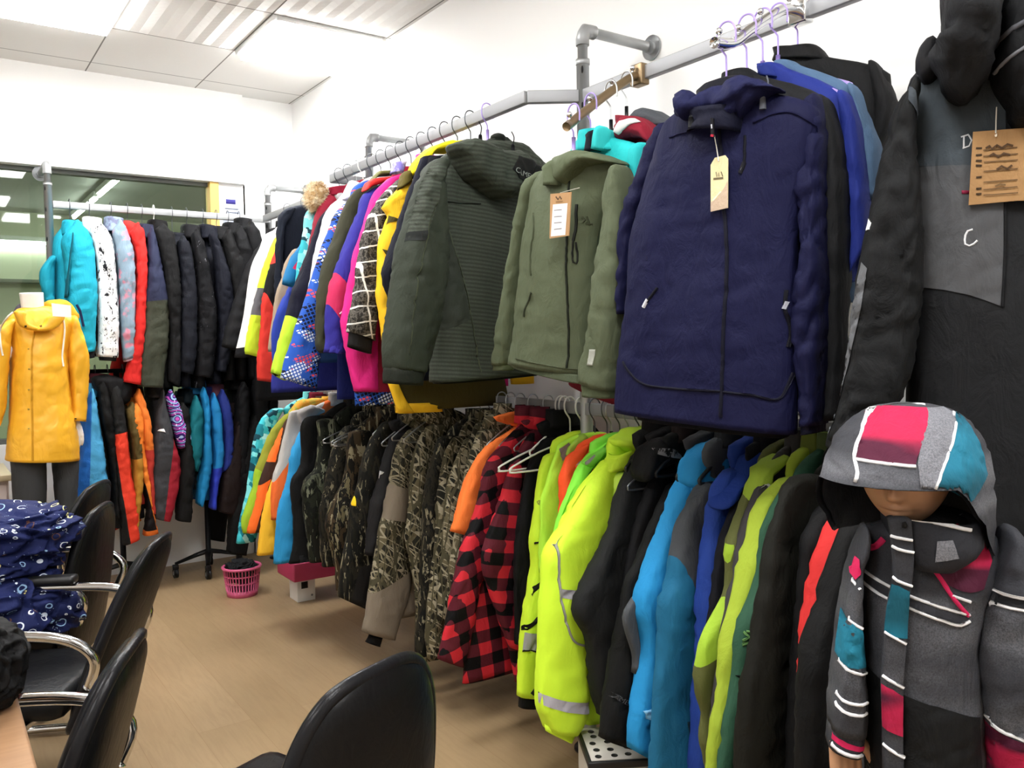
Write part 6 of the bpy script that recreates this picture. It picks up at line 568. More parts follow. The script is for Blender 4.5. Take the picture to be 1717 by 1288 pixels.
dict(n='jacket',lab='deep teal jacket left of the blue jackets',cat='jacket',o=(1.293,5.05,.55),p=[dict(n='body',L=_(-25,551,-30,451,-35,201,-40,0),R=_(25,551,30,451,35,201,40,0),t=[.07,.18,.2,.21,.22],dy=.24,m='#0c181e',o=dict(amp=.005,sq=3,nv=24,st=.028)),dict(n='sleeve',L=_(-7,534,-14,514,-20,496,-40,408,-49,322,-37,207,-23,116),R=_(7,539,14,519,20,501,38,444,29,282,9,186,-10,115),t=[.036,.062,.065,.065,.055],dy=0,m='#12656f',o=dict(amp=.012,q=0,st=.014)),dict(n='sleeve',L=_(-7,534,-14,514,-20,496,-40,408,-49,322,-37,207,-23,116),R=_(7,539,14,519,20,501,38,444,29,282,9,186,-10,115),t=.052,dy=.44,m='#12656f',o=dict(amp=.004,nv=14,st=.04)),dict(n='collar',L=_(-45,585,-55,501),R=_(50,577,55,501),t=[.075,.095],dy=.17,m='#0c181e',o=dict(amp=.009,ot=True,nv=22,k='sleeve',st=.012))],g='jackets on the lower rail along the back wall',h=('wire',(1.293,5.29,1.25),90,.16,.14,'dark wire hanger holding the deep teal jacket left of the blue jackets','clothes hangers on the back wall rails',.05)),
dict(n='jacket',lab='azure blue jacket with pointed sleeve',cat='jacket',o=(1.343,5.05,.449),p=[dict(n='body',L=_(-25,703,-30,603,-35,353,-40,31),R=_(25,703,30,603,35,353,40,31),t=[.07,.18,.2,.21,.22],dy=.24,m='#1d5f8c',o=dict(amp=.005,sq=3,nv=24,st=.028)),dict(n='sleeve',L=_(-8,691,-16,671,-22,653,-14,591,-15,466,-27,286,-55,166,-63,21),R=_(7,668,15,648,21,630,25,543,16,380,23,257,9,153,-37,0),t=[.036,.062,.065,.065,.055],dy=0,m='#1f80b8',o=dict(amp=.012,q=0,st=.014)),dict(n='sleeve',L=_(-8,691,-16,671,-22,653,-14,591,-15,466,-27,286,-55,166,-63,21),R=_(7,668,15,648,21,630,25,543,16,380,23,257,9,153,-37,0),t=.052,dy=.44,m='#1f80b8',o=dict(amp=.004,nv=14,st=.04)),dict(n='collar',L=_(-45,737,-55,653),R=_(50,729,55,653),t=[.075,.095],dy=.17,m='#1d5f8c',o=dict(amp=.009,ot=True,nv=22,k='sleeve',st=.012))],g='jackets on the lower rail along the back wall',h=('wire',(1.343,5.29,1.25),90,.11,.14,'dark wire hanger holding the azure blue jacket with pointed sleeve','clothes hangers on the back wall rails',.05)),
dict(n='jacket',lab='blue jacket with royal purple lower sleeve',cat='jacket',o=(1.393,5.05,.429),p=[dict(n='body',L=_(-25,684,-30,584,-35,334,-40,71),R=_(25,684,30,584,35,334,40,71),t=[.07,.18,.2,.21,.22],dy=.24,m='#222a70',o=dict(amp=.005,sq=3,nv=24,st=.028)),dict(n='sleeve',L=_(-6,660,-11,640,-16,622,-17,496,-16,318,-30,189,-40,4),R=_(5,672,10,652,15,634,32,535,38,394,42,312,33,246,-12,0),t=[.036,.062,.065,.065,.055],dy=0,m=['blocks','#2380bd',['#2d3cae',(.155,-.988,.242)]],o=dict(amp=.012,q=0,st=.014)),dict(n='sleeve',L=_(-6,660,-11,640,-16,622,-17,496,-16,318,-30,189,-40,4),R=_(5,672,10,652,15,634,32,535,38,394,42,312,33,246,-12,0),t=.052,dy=.44,m=['blocks','#2380bd',['#2d3cae',(.155,-.988,.242)]],o=dict(amp=.004,nv=14,st=.04)),dict(n='collar',L=_(-45,718,-55,634),R=_(50,710,55,634),t=[.075,.095],dy=.17,m='#222a70',o=dict(amp=.009,ot=True,nv=22,k='sleeve',st=.012))],g='jackets on the lower rail along the back wall',h=('wire',(1.393,5.29,1.25),90,.15,.14,'dark wire hanger holding the blue jacket with royal purple lower sleeve','clothes hangers on the back wall rails',.05)),
dict(n='jacket',lab='indigo jacket with a muted pink collar',cat='jacket',o=(1.446,5.05,.55),p=[dict(n='body',L=_(-25,577,-30,477,-35,227,-40,0),R=_(25,577,30,477,35,227,40,0),t=[.07,.18,.2,.21,.22],dy=.24,m='#23327c',o=dict(amp=.005,sq=3,nv=24,st=.028)),dict(n='sleeve',L=_(-8,565,-17,545,-24,527,-14,414,-8,272,-24,90),R=_(8,562,17,542,24,524,45,410,52,292,33,145),t=[.036,.062,.065,.065,.055],dy=0,m='#23327c',o=dict(amp=.012,q=0,st=.014)),dict(n='sleeve',L=_(-8,565,-17,545,-24,527,-14,414,-8,272,-24,90),R=_(8,562,17,542,24,524,45,410,52,292,33,145),t=.052,dy=.44,m='#23327c',o=dict(amp=.004,nv=14,st=.04)),dict(n='collar',L=_(-45,611,-55,527),R=_(50,603,55,527),t=[.075,.095],dy=.17,m='#7a4a58',o=dict(amp=.009,ot=True,nv=22,k='sleeve',st=.012))],g='jackets on the lower rail along the back wall',h=('wire',(1.446,5.29,1.25),90,.14,.14,'dark wire hanger holding the indigo jacket with a muted pink collar','clothes hangers on the back wall rails',.05)),
dict(n='jacket',lab='dark brown jacket at the corner of the lower rails',cat='jacket',o=(1.549,5.05,.381),p=[dict(n='body',L=_(-25,627,-30,527,-35,277,-40,119),R=_(25,627,30,527,35,277,40,119),t=[.07,.18,.2,.21,.22],dy=.24,m='#1e1413',o=dict(amp=.005,sq=3,nv=24,st=.028)),dict(n='sleeve',L=_(-10,615,-21,595,-30,577,-69,456,-96,369,-121,230,-145,28),R=_(10,611,21,591,30,573,12,449,-6,326,-26,149,-45,0),t=[.036,.062,.065,.065,.055],dy=0,m='#1e1413',o=dict(amp=.012,q=0,st=.014)),dict(n='sleeve',L=_(-10,615,-21,595,-30,577,-69,456,-96,369,-121,230,-145,28),R=_(10,611,21,591,30,573,12,449,-6,326,-26,149,-45,0),t=.052,dy=.44,m='#1e1413',o=dict(amp=.004,nv=14,st=.04)),dict(n='collar',L=_(-45,661,-55,577),R=_(50,653,55,577),t=[.075,.095],dy=.17,m='#1e1413',o=dict(amp=.009,ot=True,nv=22,k='sleeve',st=.012))],g='jackets on the lower rail along the back wall',h=('wire',(1.549,5.29,1.25),90,.26,.14,'dark wire hanger holding the dark brown jacket at the corner of the lower rails','clothes hangers on the back wall rails',.05)),
dict(n='coat',lab='long black coat above the pink basket',cat='coat',o=(1.663,5.05,.129),p=[dict(n='body',L=_(-25,908,-30,808,-35,558,-40,201),R=_(25,908,30,808,35,558,40,201),t=[.058,.149,.165,.173,.182],dy=.24,m='#0e0e0e',o=dict(amp=.005,sq=3,nv=24,st=.028)),dict(n='sleeve',L=_(-13,896,-25,876,-36,858,-82,771,-125,650,-162,475,-200,265,-222,36),R=_(13,892,25,872,36,854,13,692,-29,497,-65,284,-110,0),t=[.036,.062,.065,.065,.055],dy=0,m='#0e0e0e',o=dict(amp=.012,q=0,st=.014)),dict(n='sleeve',L=_(-13,896,-25,876,-36,858,-82,771,-125,650,-162,475,-200,265,-222,36),R=_(13,892,25,872,36,854,13,692,-29,497,-65,284,-110,0),t=.052,dy=.44,m='#0e0e0e',o=dict(amp=.004,nv=14,st=.04)),dict(n='collar',L=_(-45,942,-55,858),R=_(50,934,55,858),t=[.075,.095],dy=.17,m='#0e0e0e',o=dict(amp=.009,ot=True,nv=22,k='sleeve',st=.012))],g='jackets on the lower rail along the back wall',h=('wire',(1.663,5.29,1.25),90,.23,.14,'dark wire hanger holding the long black coat above the pink basket','clothes hangers on the back wall rails',.05)),
dict(n='jacket',lab='black jacket behind the dark brown jacket in the rack corner',cat='jacket',o=(1.571,5.05,.473),p=[dict(n='body',L=_(-25,694,-30,594,-35,344,-40,27),R=_(25,694,30,594,35,344,40,27),t=[.07,.18,.2,.21,.22],dy=.24,m='#0c0c0e',o=dict(amp=.005,sq=3,nv=24,st=.028)),dict(n='sleeve',L=_(-13,682,-25,662,-36,644,-48,485,-62,272,-77,24),R=_(12,679,24,659,35,641,23,480,2,267,-21,0),t=[.036,.062,.065,.065,.055],dy=0,m='#0c0c0e',o=dict(amp=.012,q=0,st=.014)),dict(n='sleeve',L=_(-13,682,-25,662,-36,644,-48,485,-62,272,-77,24),R=_(12,679,24,659,35,641,23,480,2,267,-21,0),t=.052,dy=.44,m='#0c0c0e',o=dict(amp=.004,nv=14,st=.04)),dict(n='collar',L=_(-45,728,-55,644),R=_(50,720,55,644),t=[.075,.095],dy=.17,m='#0c0c0e',o=dict(amp=.009,ot=True,nv=22,k='sleeve',st=.012))],g='jackets on the lower rail along the back wall',h=('wire',(1.571,5.29,1.25),90,.1,.14,'dark wire hanger holding the black jacket behind the dark brown jacket in the rack corner','clothes hangers on the back wall rails',.05)),
dict(n='jacket',lab='black jacket pressed into the corner beside the long black coat',cat='jacket',o=(1.743,5.05,.453),p=[dict(n='body',L=_(-25,688,-30,588,-35,338,-40,47),R=_(25,688,30,588,35,338,40,47),t=[.07,.18,.2,.21,.22],dy=.24,m='#0d0d0f',o=dict(amp=.005,sq=3,nv=24,st=.028)),dict(n='sleeve',L=_(-13,676,-26,656,-37,638,-41,493,-55,277,-77,24),R=_(13,672,26,652,37,634,25,489,4,271,-27,0),t=[.036,.062,.065,.065,.055],dy=0,m='#0d0d0f',o=dict(amp=.012,q=0,st=.014)),dict(n='sleeve',L=_(-13,676,-26,656,-37,638,-41,493,-55,277,-77,24),R=_(13,672,26,652,37,634,25,489,4,271,-27,0),t=.052,dy=.44,m='#0d0d0f',o=dict(amp=.004,nv=14,st=.04)),dict(n='collar',L=_(-45,722,-55,638),R=_(50,714,55,638),t=[.075,.095],dy=.17,m='#0d0d0f',o=dict(amp=.009,ot=True,nv=22,k='sleeve',st=.012))],g='jackets on the lower rail along the back wall',h=('wire',(1.743,5.29,1.25),90,.12,.14,'dark wire hanger holding the black jacket pressed into the corner beside the long black coat','clothes hangers on the back wall rails',.05)),
dict(n='jacket',lab='charcoal jacket deep in the corner behind the turquoise print jacket',cat='jacket',o=(1.677,5.05,.6),p=[dict(n='body',L=_(-25,610,-30,516,-35,266,-40,0),R=_(25,610,30,516,35,266,40,0),t=[.07,.18,.2,.21,.22],dy=.24,m='#0f0f11',o=dict(amp=.005,sq=3,nv=24,st=.028)),dict(n='sleeve',L=_(-15,604,-31,584,-45,566,-51,459,-64,280),R=_(16,601,32,581,46,563,36,454,23,274),t=[.036,.062,.065,.065,.055],dy=0,m='#0f0f11',o=dict(amp=.012,q=0,st=.014)),dict(n='sleeve',L=_(-15,604,-31,584,-45,566,-51,459,-64,280),R=_(16,601,32,581,46,563,36,454,23,274),t=.052,dy=.44,m='#0f0f11',o=dict(amp=.004,nv=14,st=.04)),dict(n='collar',L=_(-45,644,-55,560),R=_(50,636,55,560),t=[.075,.095],dy=.17,m='#0f0f11',o=dict(amp=.009,ot=True,nv=22,k='sleeve',st=.012))],g='jackets on the lower rail along the back wall',h=('wire',(1.677,5.29,1.25),90,.06,.14,'dark wire hanger holding the charcoal jacket deep in the corner behind the turquoise print jacket','clothes hangers on the back wall rails',.05)),
dict(n='jacket',lab='dark olive ribbed jacket shown from the back with a lettered hood',cat='jacket',o=(1.62,2.43,1.25),a=10,p=[dict(n='body',L=_(-132,774,-211,731,-246,661,-249,562,-246,423,-253,269,-269,160,-271,3),R=_(177,816,276,753,308,695,298,546,282,369,265,211,248,105,229,21),t=[.05,.07,.08,.085,.08],dy=0,m=('stripe','#33382f','#4a5047',.013),o=dict(amp=.01,st=.014,nv=44),d=[(_(-306,572,-250,571,-218,449,-189,313,-170,205,-215,186,-255,172,-320,175),'#30352d'),(_(-250,574,-218,449,-188,329,-164,205,-148,119,-129,32),'#4c5240',.002),(_(-308,613,-235,580,-111,582),'#181b16',.003)]),dict(n='sleeve',L=_(-308,693,-369,628,-408,537,-438,434,-458,339,-484,225,-509,96,-504,53),R=_(-268,685,-297,614,-290,526,-287,444,-294,354,-313,264,-331,167,-379,41),t=[.04,.06,.07,.065,.055],dy=-.075,m='#30362c',o=dict(amp=.013,st=.012,nv=36),d=[(_(-338,682,-391,621,-428,531,-449,462,-390,465,-350,547,-330,614,-300,669),('stripe','#33382f','#4a5047',.013)),(_(-449,462,-390,466,-401,436,-458,436),'#1f2221'),(_(-350,553,-386,485,-401,419,-431,332,-452,223,-470,102),'#454b38',.002)]),dict(n='cuff',L=_(-506,60,-508,13),R=_(-379,45,-395,1),t=.05,dy=-.075,m='#20241d',o=dict(amp=.006,k='sleeve')),dict(n='sleeve',L=_(278,769,275,619,272,461,256,283),R=_(384,738,401,605,398,450,368,286),t=.05,dy=.05,m='#30362c',o=dict(amp=.01)),dict(n='hem_lining',L=_(-253,20,-243,-4),R=_(251,34,231,9),t=.065,dy=.02,m='#141612',o=dict(amp=.004)),dict(n='hood',L=_(-233,754,-192,771,-129,771,-60,764,19,761,88,741,174,724),R=_(-217,716,-190,671,-144,637,-96,609,-42,602,39,635,117,681),t=[.05,.085,.095,.09,.06],dy=-.085,m=('stripe','#33382f','#4a5047',.013),o=dict(amp=.013,st=.012,nv=40,oe=False,k='sleeve'),c=[dict(n='hood_panel',m='#141514',q=[(_(-76,682,-35,731,25,720,90,702,47,668,0,635,-44,653),0)],s=.002)]),dict(n='hood_cord_loop',L=_(18,831,34,811),R=_(56,832,57,796),t=.03,dy=0,m='#1e211c',o=dict(amp=.006,oe=False)),dict(n='hood_flap',L=_(25,821,148,789),R=_(78,838,298,760),t=.04,dy=.02,m='#31362e',o=dict(amp=.012,oe=False,k='sleeve')),dict(n='toggle',tog=1,at=(.05,.785),m='#0f0f12',dy=-.06),dict(n='toggle',tog=1,at=(-.088,.798),m='#0f0f12',dy=-.04),dict(n='lettering',text='CAMEL',at=(-.072,.673),to=(.002,.655),m='#878c86',dy=-.17)],g='jackets on the upper rail along the right wall',h=('lilac',(1.65,2.49,2.173),0,.1,.18,'lilac hanger holding the back facing olive ribbed jacket','clothes hangers on the upper rails',.075)),
dict(n='jacket',lab='sage green softshell jacket with kraft price tag',cat='jacket',o=(1.5,1.88,1.23),a=-85,p=[dict(n='body',L=_(-10,656,-84,632,-119,600,-129,525,-160,444,-178,346,-193,275,-214,167,-241,85),R=_(122,647,209,607,187,554,146,465,130,415,117,325,104,248,91,156,80,55),t=[.04,.06,.07,.07,.06],dy=0,m='#565e48',o=dict(amp=.007,st=.012,nv=44,sq=2.2),d=[(_(82,615,76,507,71,391,65,262,57,163,43,74),'#1e2219',.005),(_(-58,511,-50,456,-64,403,-64,336),'#454c38',.004),(_(194,454,162,420,134,366),'#4a523c',.007),(_(-160,100,-59,88,46,74,143,66),'#464d39',.003)],c=[dict(n='chest_zip',m='#1f211c',q=[(_(103,515,96,449,90,419),.007),(_(90,419,85,366,96,363,96,415),.004)],s=.003),dict(n='pocket_zip',m='#191c16',q=[(_(126,270,137,190,146,114),.008)],s=.002),dict(n='pocket_zip',m='#343a2b',q=[(_(-63,288,-96,248,-108,221),.005)],s=.002),dict(n='logo',m='#8d9180',q=[(_(141,225,148,232,155,225,161,231,164,215),.006),(_(142,199,162,203),.005),(_(142,212,162,214),.005)],s=.001,lab='small grey printed chest logo'),dict(n='embroidery',m='#474d3a',q=[(_(114,481,120,471,113,466),.004),(_(125,481,128,459),.004),(_(120,464,134,462),.004)],s=.001)]),dict(n='hem_lining',L=_(-235,85,-218,76),R=_(80,55,87,30),t=.05,dy=0,m='#4c5440',o=dict(amp=.004)),dict(n='sleeve',L=_(-95,637,-153,606,-177,545,-208,449,-238,350,-276,219,-307,124,-318,79),R=_(-67,614,-114,573,-137,512,-163,431,-188,332,-210,240,-238,131,-264,78),t=[.04,.055,.055,.05,.04],dy=.01,m='#565e48',o=dict(amp=.009,st=.012)),dict(n='cuff',L=_(-318,82,-323,61),R=_(-264,81,-269,62),t=.03,dy=.01,m='#545c44',o=dict(amp=.003)),dict(n='sleeve',L=_(252,579,230,516,225,442,203,337,182,214,160,139,142,88,137,41),R=_(280,570,296,508,299,403,287,285,271,165,260,90,251,44,244,19),t=[.04,.055,.06,.055,.05],dy=-.055,m='#565e48',o=dict(amp=.009,st=.012,nv=34),c=[dict(n='sleeve_zip',m='#a3a69c',q=[(_(208,128,224,128,215,86,196,87),0)],s=.002,lab='grey reflective tape on the sleeve vent')]),dict(n='cuff',L=_(137,44,141,2),R=_(246,28,236,0),t=.042,dy=-.055,m='#515a43',o=dict(amp=.004)),dict(n='hood',L=_(11,650,45,659,91,657,137,649,181,631),R=_(24,597,63,571,109,596,154,614,207,608),t=[.05,.075,.08,.07],dy=-.02,m='#576048',o=dict(amp=.01,oe=False,k='sleeve')),dict(n='collar',L=_(-18,621,-14,581),R=_(50,645,51,571),t=.05,dy=-.035,m='#586149',o=dict(amp=.004,ot=True)),dict(n='price_tag',poly=_(68,541,147,535,136,424,62,424),m='#b08a62',dy=-.105,th=.003,lab='kraft price tag with a white sticker',marks=[(_(78,512,134,508,124,427,68,429),'#ece9e4'),(_(82,496,112,494),'#8d8d90',.003),(_(82,479,112,477),'#8d8d90',.003),(_(82,463,111,461),'#8d8d90',.003),(_(81,446,111,445),'#8d8d90',.003),(_(90,531,99,522,106,529,112,521),'#4d3c2c',.004),(_(90,517,117,515),'#8a6a48',.003)],string=_(115,557,108,538))],g='jackets on the display arms',h=('lilac',(1.5,1.835,1.995),-85,.1,.15,'lilac hanger holding the sage green softshell jacket','clothes hangers on the display arms',.06)),
dict(n='jacket',lab='turquoise snap collar jacket behind the sage softshell',cat='jacket',o=(1.6,1.9,1.45),a=-85,p=[dict(n='body',L=_(1,518,-60,471,-112,441,-124,343,-138,200,-153,-18),R=_(96,500,240,437,235,384,192,300,164,173,134,-25),t=.05,dy=0,m='#2cbfc0',o=dict(amp=.006)),dict(n='collar',L=_(21,520,2,464),R=_(110,513,145,449),t=.05,dy=-.02,m='#2cbfc0',o=dict(ot=True,amp=.004)),dict(n='neck_lining',L=_(62,498,58,454),R=_(118,498,101,450),t=.03,dy=-.05,m='#141824',o=dict(amp=.003)),dict(n='placket',L=_(117,503,104,454),R=_(137,495,125,445),t=.03,dy=-.065,m='#3ccac9',o=dict(amp=.002),d=[(_(149,483,156,483,158,477,150,477),'#123036'),(_(138,460,145,460,147,453,140,453),'#123036')]),dict(n='sleeve',L=_(211,433,202,361,174,235,145,107),R=_(261,427,254,366,226,230,190,104),t=.05,dy=-.02,m='#2ab6b8',o=dict(amp=.006))],g='jackets on the display arms',h=('lilac',(1.57,1.845,2.037),-85,.12,.15,'lilac hanger holding the turquoise snap collar jacket','clothes hangers on the display arms',.05)),
dict(n='jacket',lab='maroon jacket with white hood logo behind the turquoise jacket',cat='jacket',o=(1.68,1.93,1.2),a=-85,p=[dict(n='body',L=_(106,785,59,760,0,653,-45,418,-131,49),R=_(218,763,274,708,259,613,185,399,73,-10),t=.045,dy=0,m='#6d1526',o=dict(amp=.006)),dict(n='collar',L=_(113,812,93,756),R=_(191,792,242,722),t=.06,dy=-.02,m='#7d1a2c',o=dict(amp=.008,ot=True,k='sleeve')),dict(n='hood',L=_(154,778,172,790,205,791,241,765),R=_(167,730,189,732,226,725,261,702),t=.05,dy=-.06,m='#85192c',o=dict(amp=.01,oe=False,k='sleeve'),c=[dict(n='logo',m='#d5d3d0',q=[(_(157,752,179,775,219,775,237,762,201,754,171,742),0)],lab='large white dome logo')]),dict(n='sleeve',L=_(232,716,231,617,170,400),R=_(288,695,273,611,215,397),t=.04,dy=0,m='#6d1526',o=dict(amp=.006))],g='jackets on the display arms',h=('black',(1.66,1.86,2.09),-85,.12,.16,'broad black hanger holding the maroon jacket','clothes hangers on the display arms',.05)),
dict(n='jacket',lab='grey hooded jacket behind the maroon jacket',cat='jacket',o=(1.74,1.96,1.5),a=-85,p=[dict(n='body',L=_(129,512,113,463,96,348,44,55),R=_(220,493,248,426,247,325,201,45),t=.03,dy=0,m='#404347',o=dict(amp=.005)),dict(n='hood',L=_(140,524,162,537,200,528,254,489),R=_(154,497,177,493,214,475,254,467),t=.05,dy=-.02,m='#4a4d52',o=dict(amp=.01,oe=False,k='sleeve'))],g='jackets on the display arms',h=('black',(1.73,1.87,2.13),-85,.11,.16,'black hanger holding the grey hooded jacket','clothes hangers on the display arms',.05)),
dict(n='jacket',lab='large navy hooded windbreaker with cream swing tag',cat='jacket',o=(1.45,1.48,1.16),a=-75,p=[dict(n='body',L=_(85,749,31,722,2,647,-30,545,-53,469,-63,355,-82,225,-91,151,-105,43),R=_(282,751,386,706,399,649,367,512,356,407,355,281,352,155,351,11),t=[.04,.06,.065,.068,.065],dy=0,m='#0f1134',o=dict(amp=.008,st=.011,nv=52,sq=2.6),d=[(_(199,694,211,543,221,388,215,221,207,47),'#0a0b1b',.008),(_(-56,168,-23,133,18,113,103,107,206,104),'#0a0b1b',.005),(_(213,103,275,97,328,90,350,145),'#0a0b1b',.005),(_(65,684,180,688),'#14163a',.003),(_(276,678,353,687,415,641),'#14163a',.003)],c=[dict(n='chest_zip',m='#080914',q=[(_(259,653,259,593),.006),(_(259,596,249,575),.01,'#191a21'),(_(257,592,252,580),.003,'#c9cad2')],s=.004),dict(n='pocket_zip',m='#080914',q=[(_(47,340,15,303),.006),(_(22,314,10,296),.008,'#c5c6cc')],s=.004),dict(n='pocket_zip',m='#080914',q=[(_(342,320,340,281,348,237,344,200),.007),(_(343,296,338,280),.008,'#8f9098')],s=.004)]),dict(n='hem_lining',L=_(-59,40,-55,25),R=_(330,14,317,-1),t=.06,dy=.03,m='#090a11',o=dict(amp=.004)),dict(n='sleeve',L=_(-7,729,-55,650,-97,545,-106,479,-109,375,-116,285),R=_(33,701,0,627,-43,539,-70,468,-79,373,-88,284),t=.06,dy=.06,m='#0f1134',o=dict(amp=.014,st=.012)),dict(n='sleeve',L=_(361,704,355,630,345,549,355,485,361,409,352,333,346,243,350,154,354,28),R=_(394,719,406,653,408,566,408,479,407,405,408,318,407,230,404,142,398,33),t=[.045,.065,.07,.065,.055],dy=.03,m='#0f1134',o=dict(amp=.015,st=.011,nv=40)),dict(n='cuff',L=_(354,34,356,9),R=_(399,36,397,17),t=.048,dy=.03,m='#0b0c22',o=dict(amp=.004)),dict(n='collar',L=_(127,726,116,684),R=_(255,715,248,662),t=.085,dy=-.015,m='#0c0e22',o=dict(ot=True,amp=.01,k='sleeve')),dict(n='neck_lining',L=_(126,777,125,736),R=_(256,777,219,719),t=.05,dy=0,m='#0a0a14',o=dict(amp=.006)),dict(n='hood_roll',L=_(103,741,110,761,132,765,154,756,185,772,205,770,242,777,272,774,299,762,322,742),R=_(107,724,124,711,148,709,163,710,187,713,209,695,240,691,267,707,299,725,323,735),t=[.03,.05,.05,.045,.055,.06,.06,.04],dy=-.045,m='#181b40',o=dict(amp=.017,st=.009,nv=40,sq=2.1,oe=False,k='sleeve')),dict(n='toggle',tog=1,at=(.151,.693),m='#101114',dy=-.09),dict(n='toggle',tog=1,at=(.299,.712),m='#55585f',dy=-.09),dict(n='zip_pull',poly=_(207,689,214,687,215,648,208,650),m='#0e0e14',dy=-.085,th=.005,marks=[(_(210,675,211,666),'#b9bac2',.003),(_(208,652,215,650),'#a32438',.005)]),dict(n='price_tag',poly=_(189,598,199,612,223,614,230,605,229,501,189,497),m='#d9cda0',dy=-.085,th=.002,lab='cream pointed swing tag with printed lettering',marks=[(_(189,517,205,525,219,542,229,559,229,501,189,497),'#bfa993'),(_(202,581,204,570,209,579,209,570),'#5c553f',.002),(_(214,580,218,569),'#5c553f',.002),(_(196,567,219,566),'#6a624a',.004),(_(207,607,210,607,210,602,207,603),'#3a3326'),(_(195,521,214,538),'#efe6c8',.003)],string=_(208,682,205,629,209,603))],g='jackets on the display arms',h=('lilac',(1.505,1.3,2.05),-82,.13,.17,'lilac hanger holding the navy windbreaker','clothes hangers on the display arms',.07)),
dict(n='jacket',lab='black softshell directly behind the navy windbreaker',cat='jacket',o=(1.54,1.45,1.2),a=-75,p=[dict(n='body',L=_(104,779,89,690,78,504,66,26),R=_(188,771,342,683,338,516,331,35),t=.04,dy=0,m='#141517',o=dict(amp=.006)),dict(n='sleeve',L=_(324,689,333,602,334,430,326,168,317,-5),R=_(350,671,371,596,382,466,381,254,373,2),t=[.04,.045,.045,.04],dy=-.01,m='#141517',o=dict(amp=.008)),dict(n='collar',L=_(100,785,104,742),R=_(169,788,216,738),t=.05,dy=0,m='#0e0f12',o=dict(ot=True,amp=.005,k='sleeve'))],g='jackets on the display arms',h=('lilac',(1.58,1.305,2.083),-82,.13,.17,'lilac hanger holding the black softshell behind the navy windbreaker','clothes hangers on the display arms',.07)),
dict(n='jacket',lab='royal blue jacket behind the black softshell',cat='jacket',o=(1.6,1.43,1.2),a=-75,p=[dict(n='body',L=_(125,803,120,688,115,501,109,170),R=_(192,793,332,693,333,520,326,167),t=.04,dy=0,m='#1f2d7a',o=dict(amp=.006)),dict(n='sleeve',L=_(313,703,323,607,332,474,337,299),R=_(339,690,357,627,370,513,375,366),t=[.04,.045,.045,.04],dy=-.01,m='#1f2d7a',o=dict(amp=.008)),dict(n='collar',L=_(130,804,135,778),R=_(169,800,188,767),t=.05,dy=0,m='#1e2c72',o=dict(ot=True,amp=.005,k='sleeve'))],g='jackets on the display arms',h=('lilac',(1.64,1.308,2.11),-82,.13,.17,'lilac hanger holding the royal blue jacket on the arm','clothes hangers on the display arms',.06)),
dict(n='jacket',lab='faded denim blue jacket on the display arm',cat='jacket',o=(1.66,1.41,1.2),a=-75,p=[dict(n='body',L=_(107,821,102,695,97,506,92,266),R=_(170,807,297,718,303,526,291,257),t=.04,dy=0,m='#4b6480',o=dict(amp=.006)),dict(n='sleeve',L=_(283,731,292,676,310,568,310,479),R=_(305,714,327,653,348,580,345,475),t=[.04,.045,.045,.04],dy=-.01,m='#4b6480',o=dict(amp=.008)),dict(n='collar',L=_(101,824,112,787),R=_(151,779,175,751),t=.05,dy=0,m=('clouds','#5e7fae','#89a7c9',.5,25),o=dict(ot=True,amp=.005,k='sleeve'))],g='jackets on the display arms',h=('lilac',(1.7,1.311,2.135),-82,.13,.17,'lilac hanger holding the faded denim blue jacket','clothes hangers on the display arms',.06)),
dict(n='jacket',lab='black high collar jacket highest on the rail beside the display arm',cat='jacket',o=(1.79,1.33,1.2),a=-75,p=[dict(n='body',L=_(-17,868,-27,816,-32,619,-32,269),R=_(82,846,206,793,225,718,209,306),t=.04,dy=0,m='#121213',o=dict(amp=.006)),dict(n='sleeve',L=_(183,802,192,722,197,584),R=_(209,787,239,704,211,582),t=[.04,.045,.045,.04],dy=-.01,m='#121213',o=dict(amp=.008)),dict(n='collar',L=_(-43,884,-52,866),R=_(60,878,91,834),t=.05,dy=0,m='#0f0f10',o=dict(ot=True,amp=.005,k='sleeve'))],g='jackets on the display arms',h=('lilac',(1.8,1.33,2.173),-75,.12,.17,'lilac hanger holding the black high collar jacket','clothes hangers on the display arms',.05)),
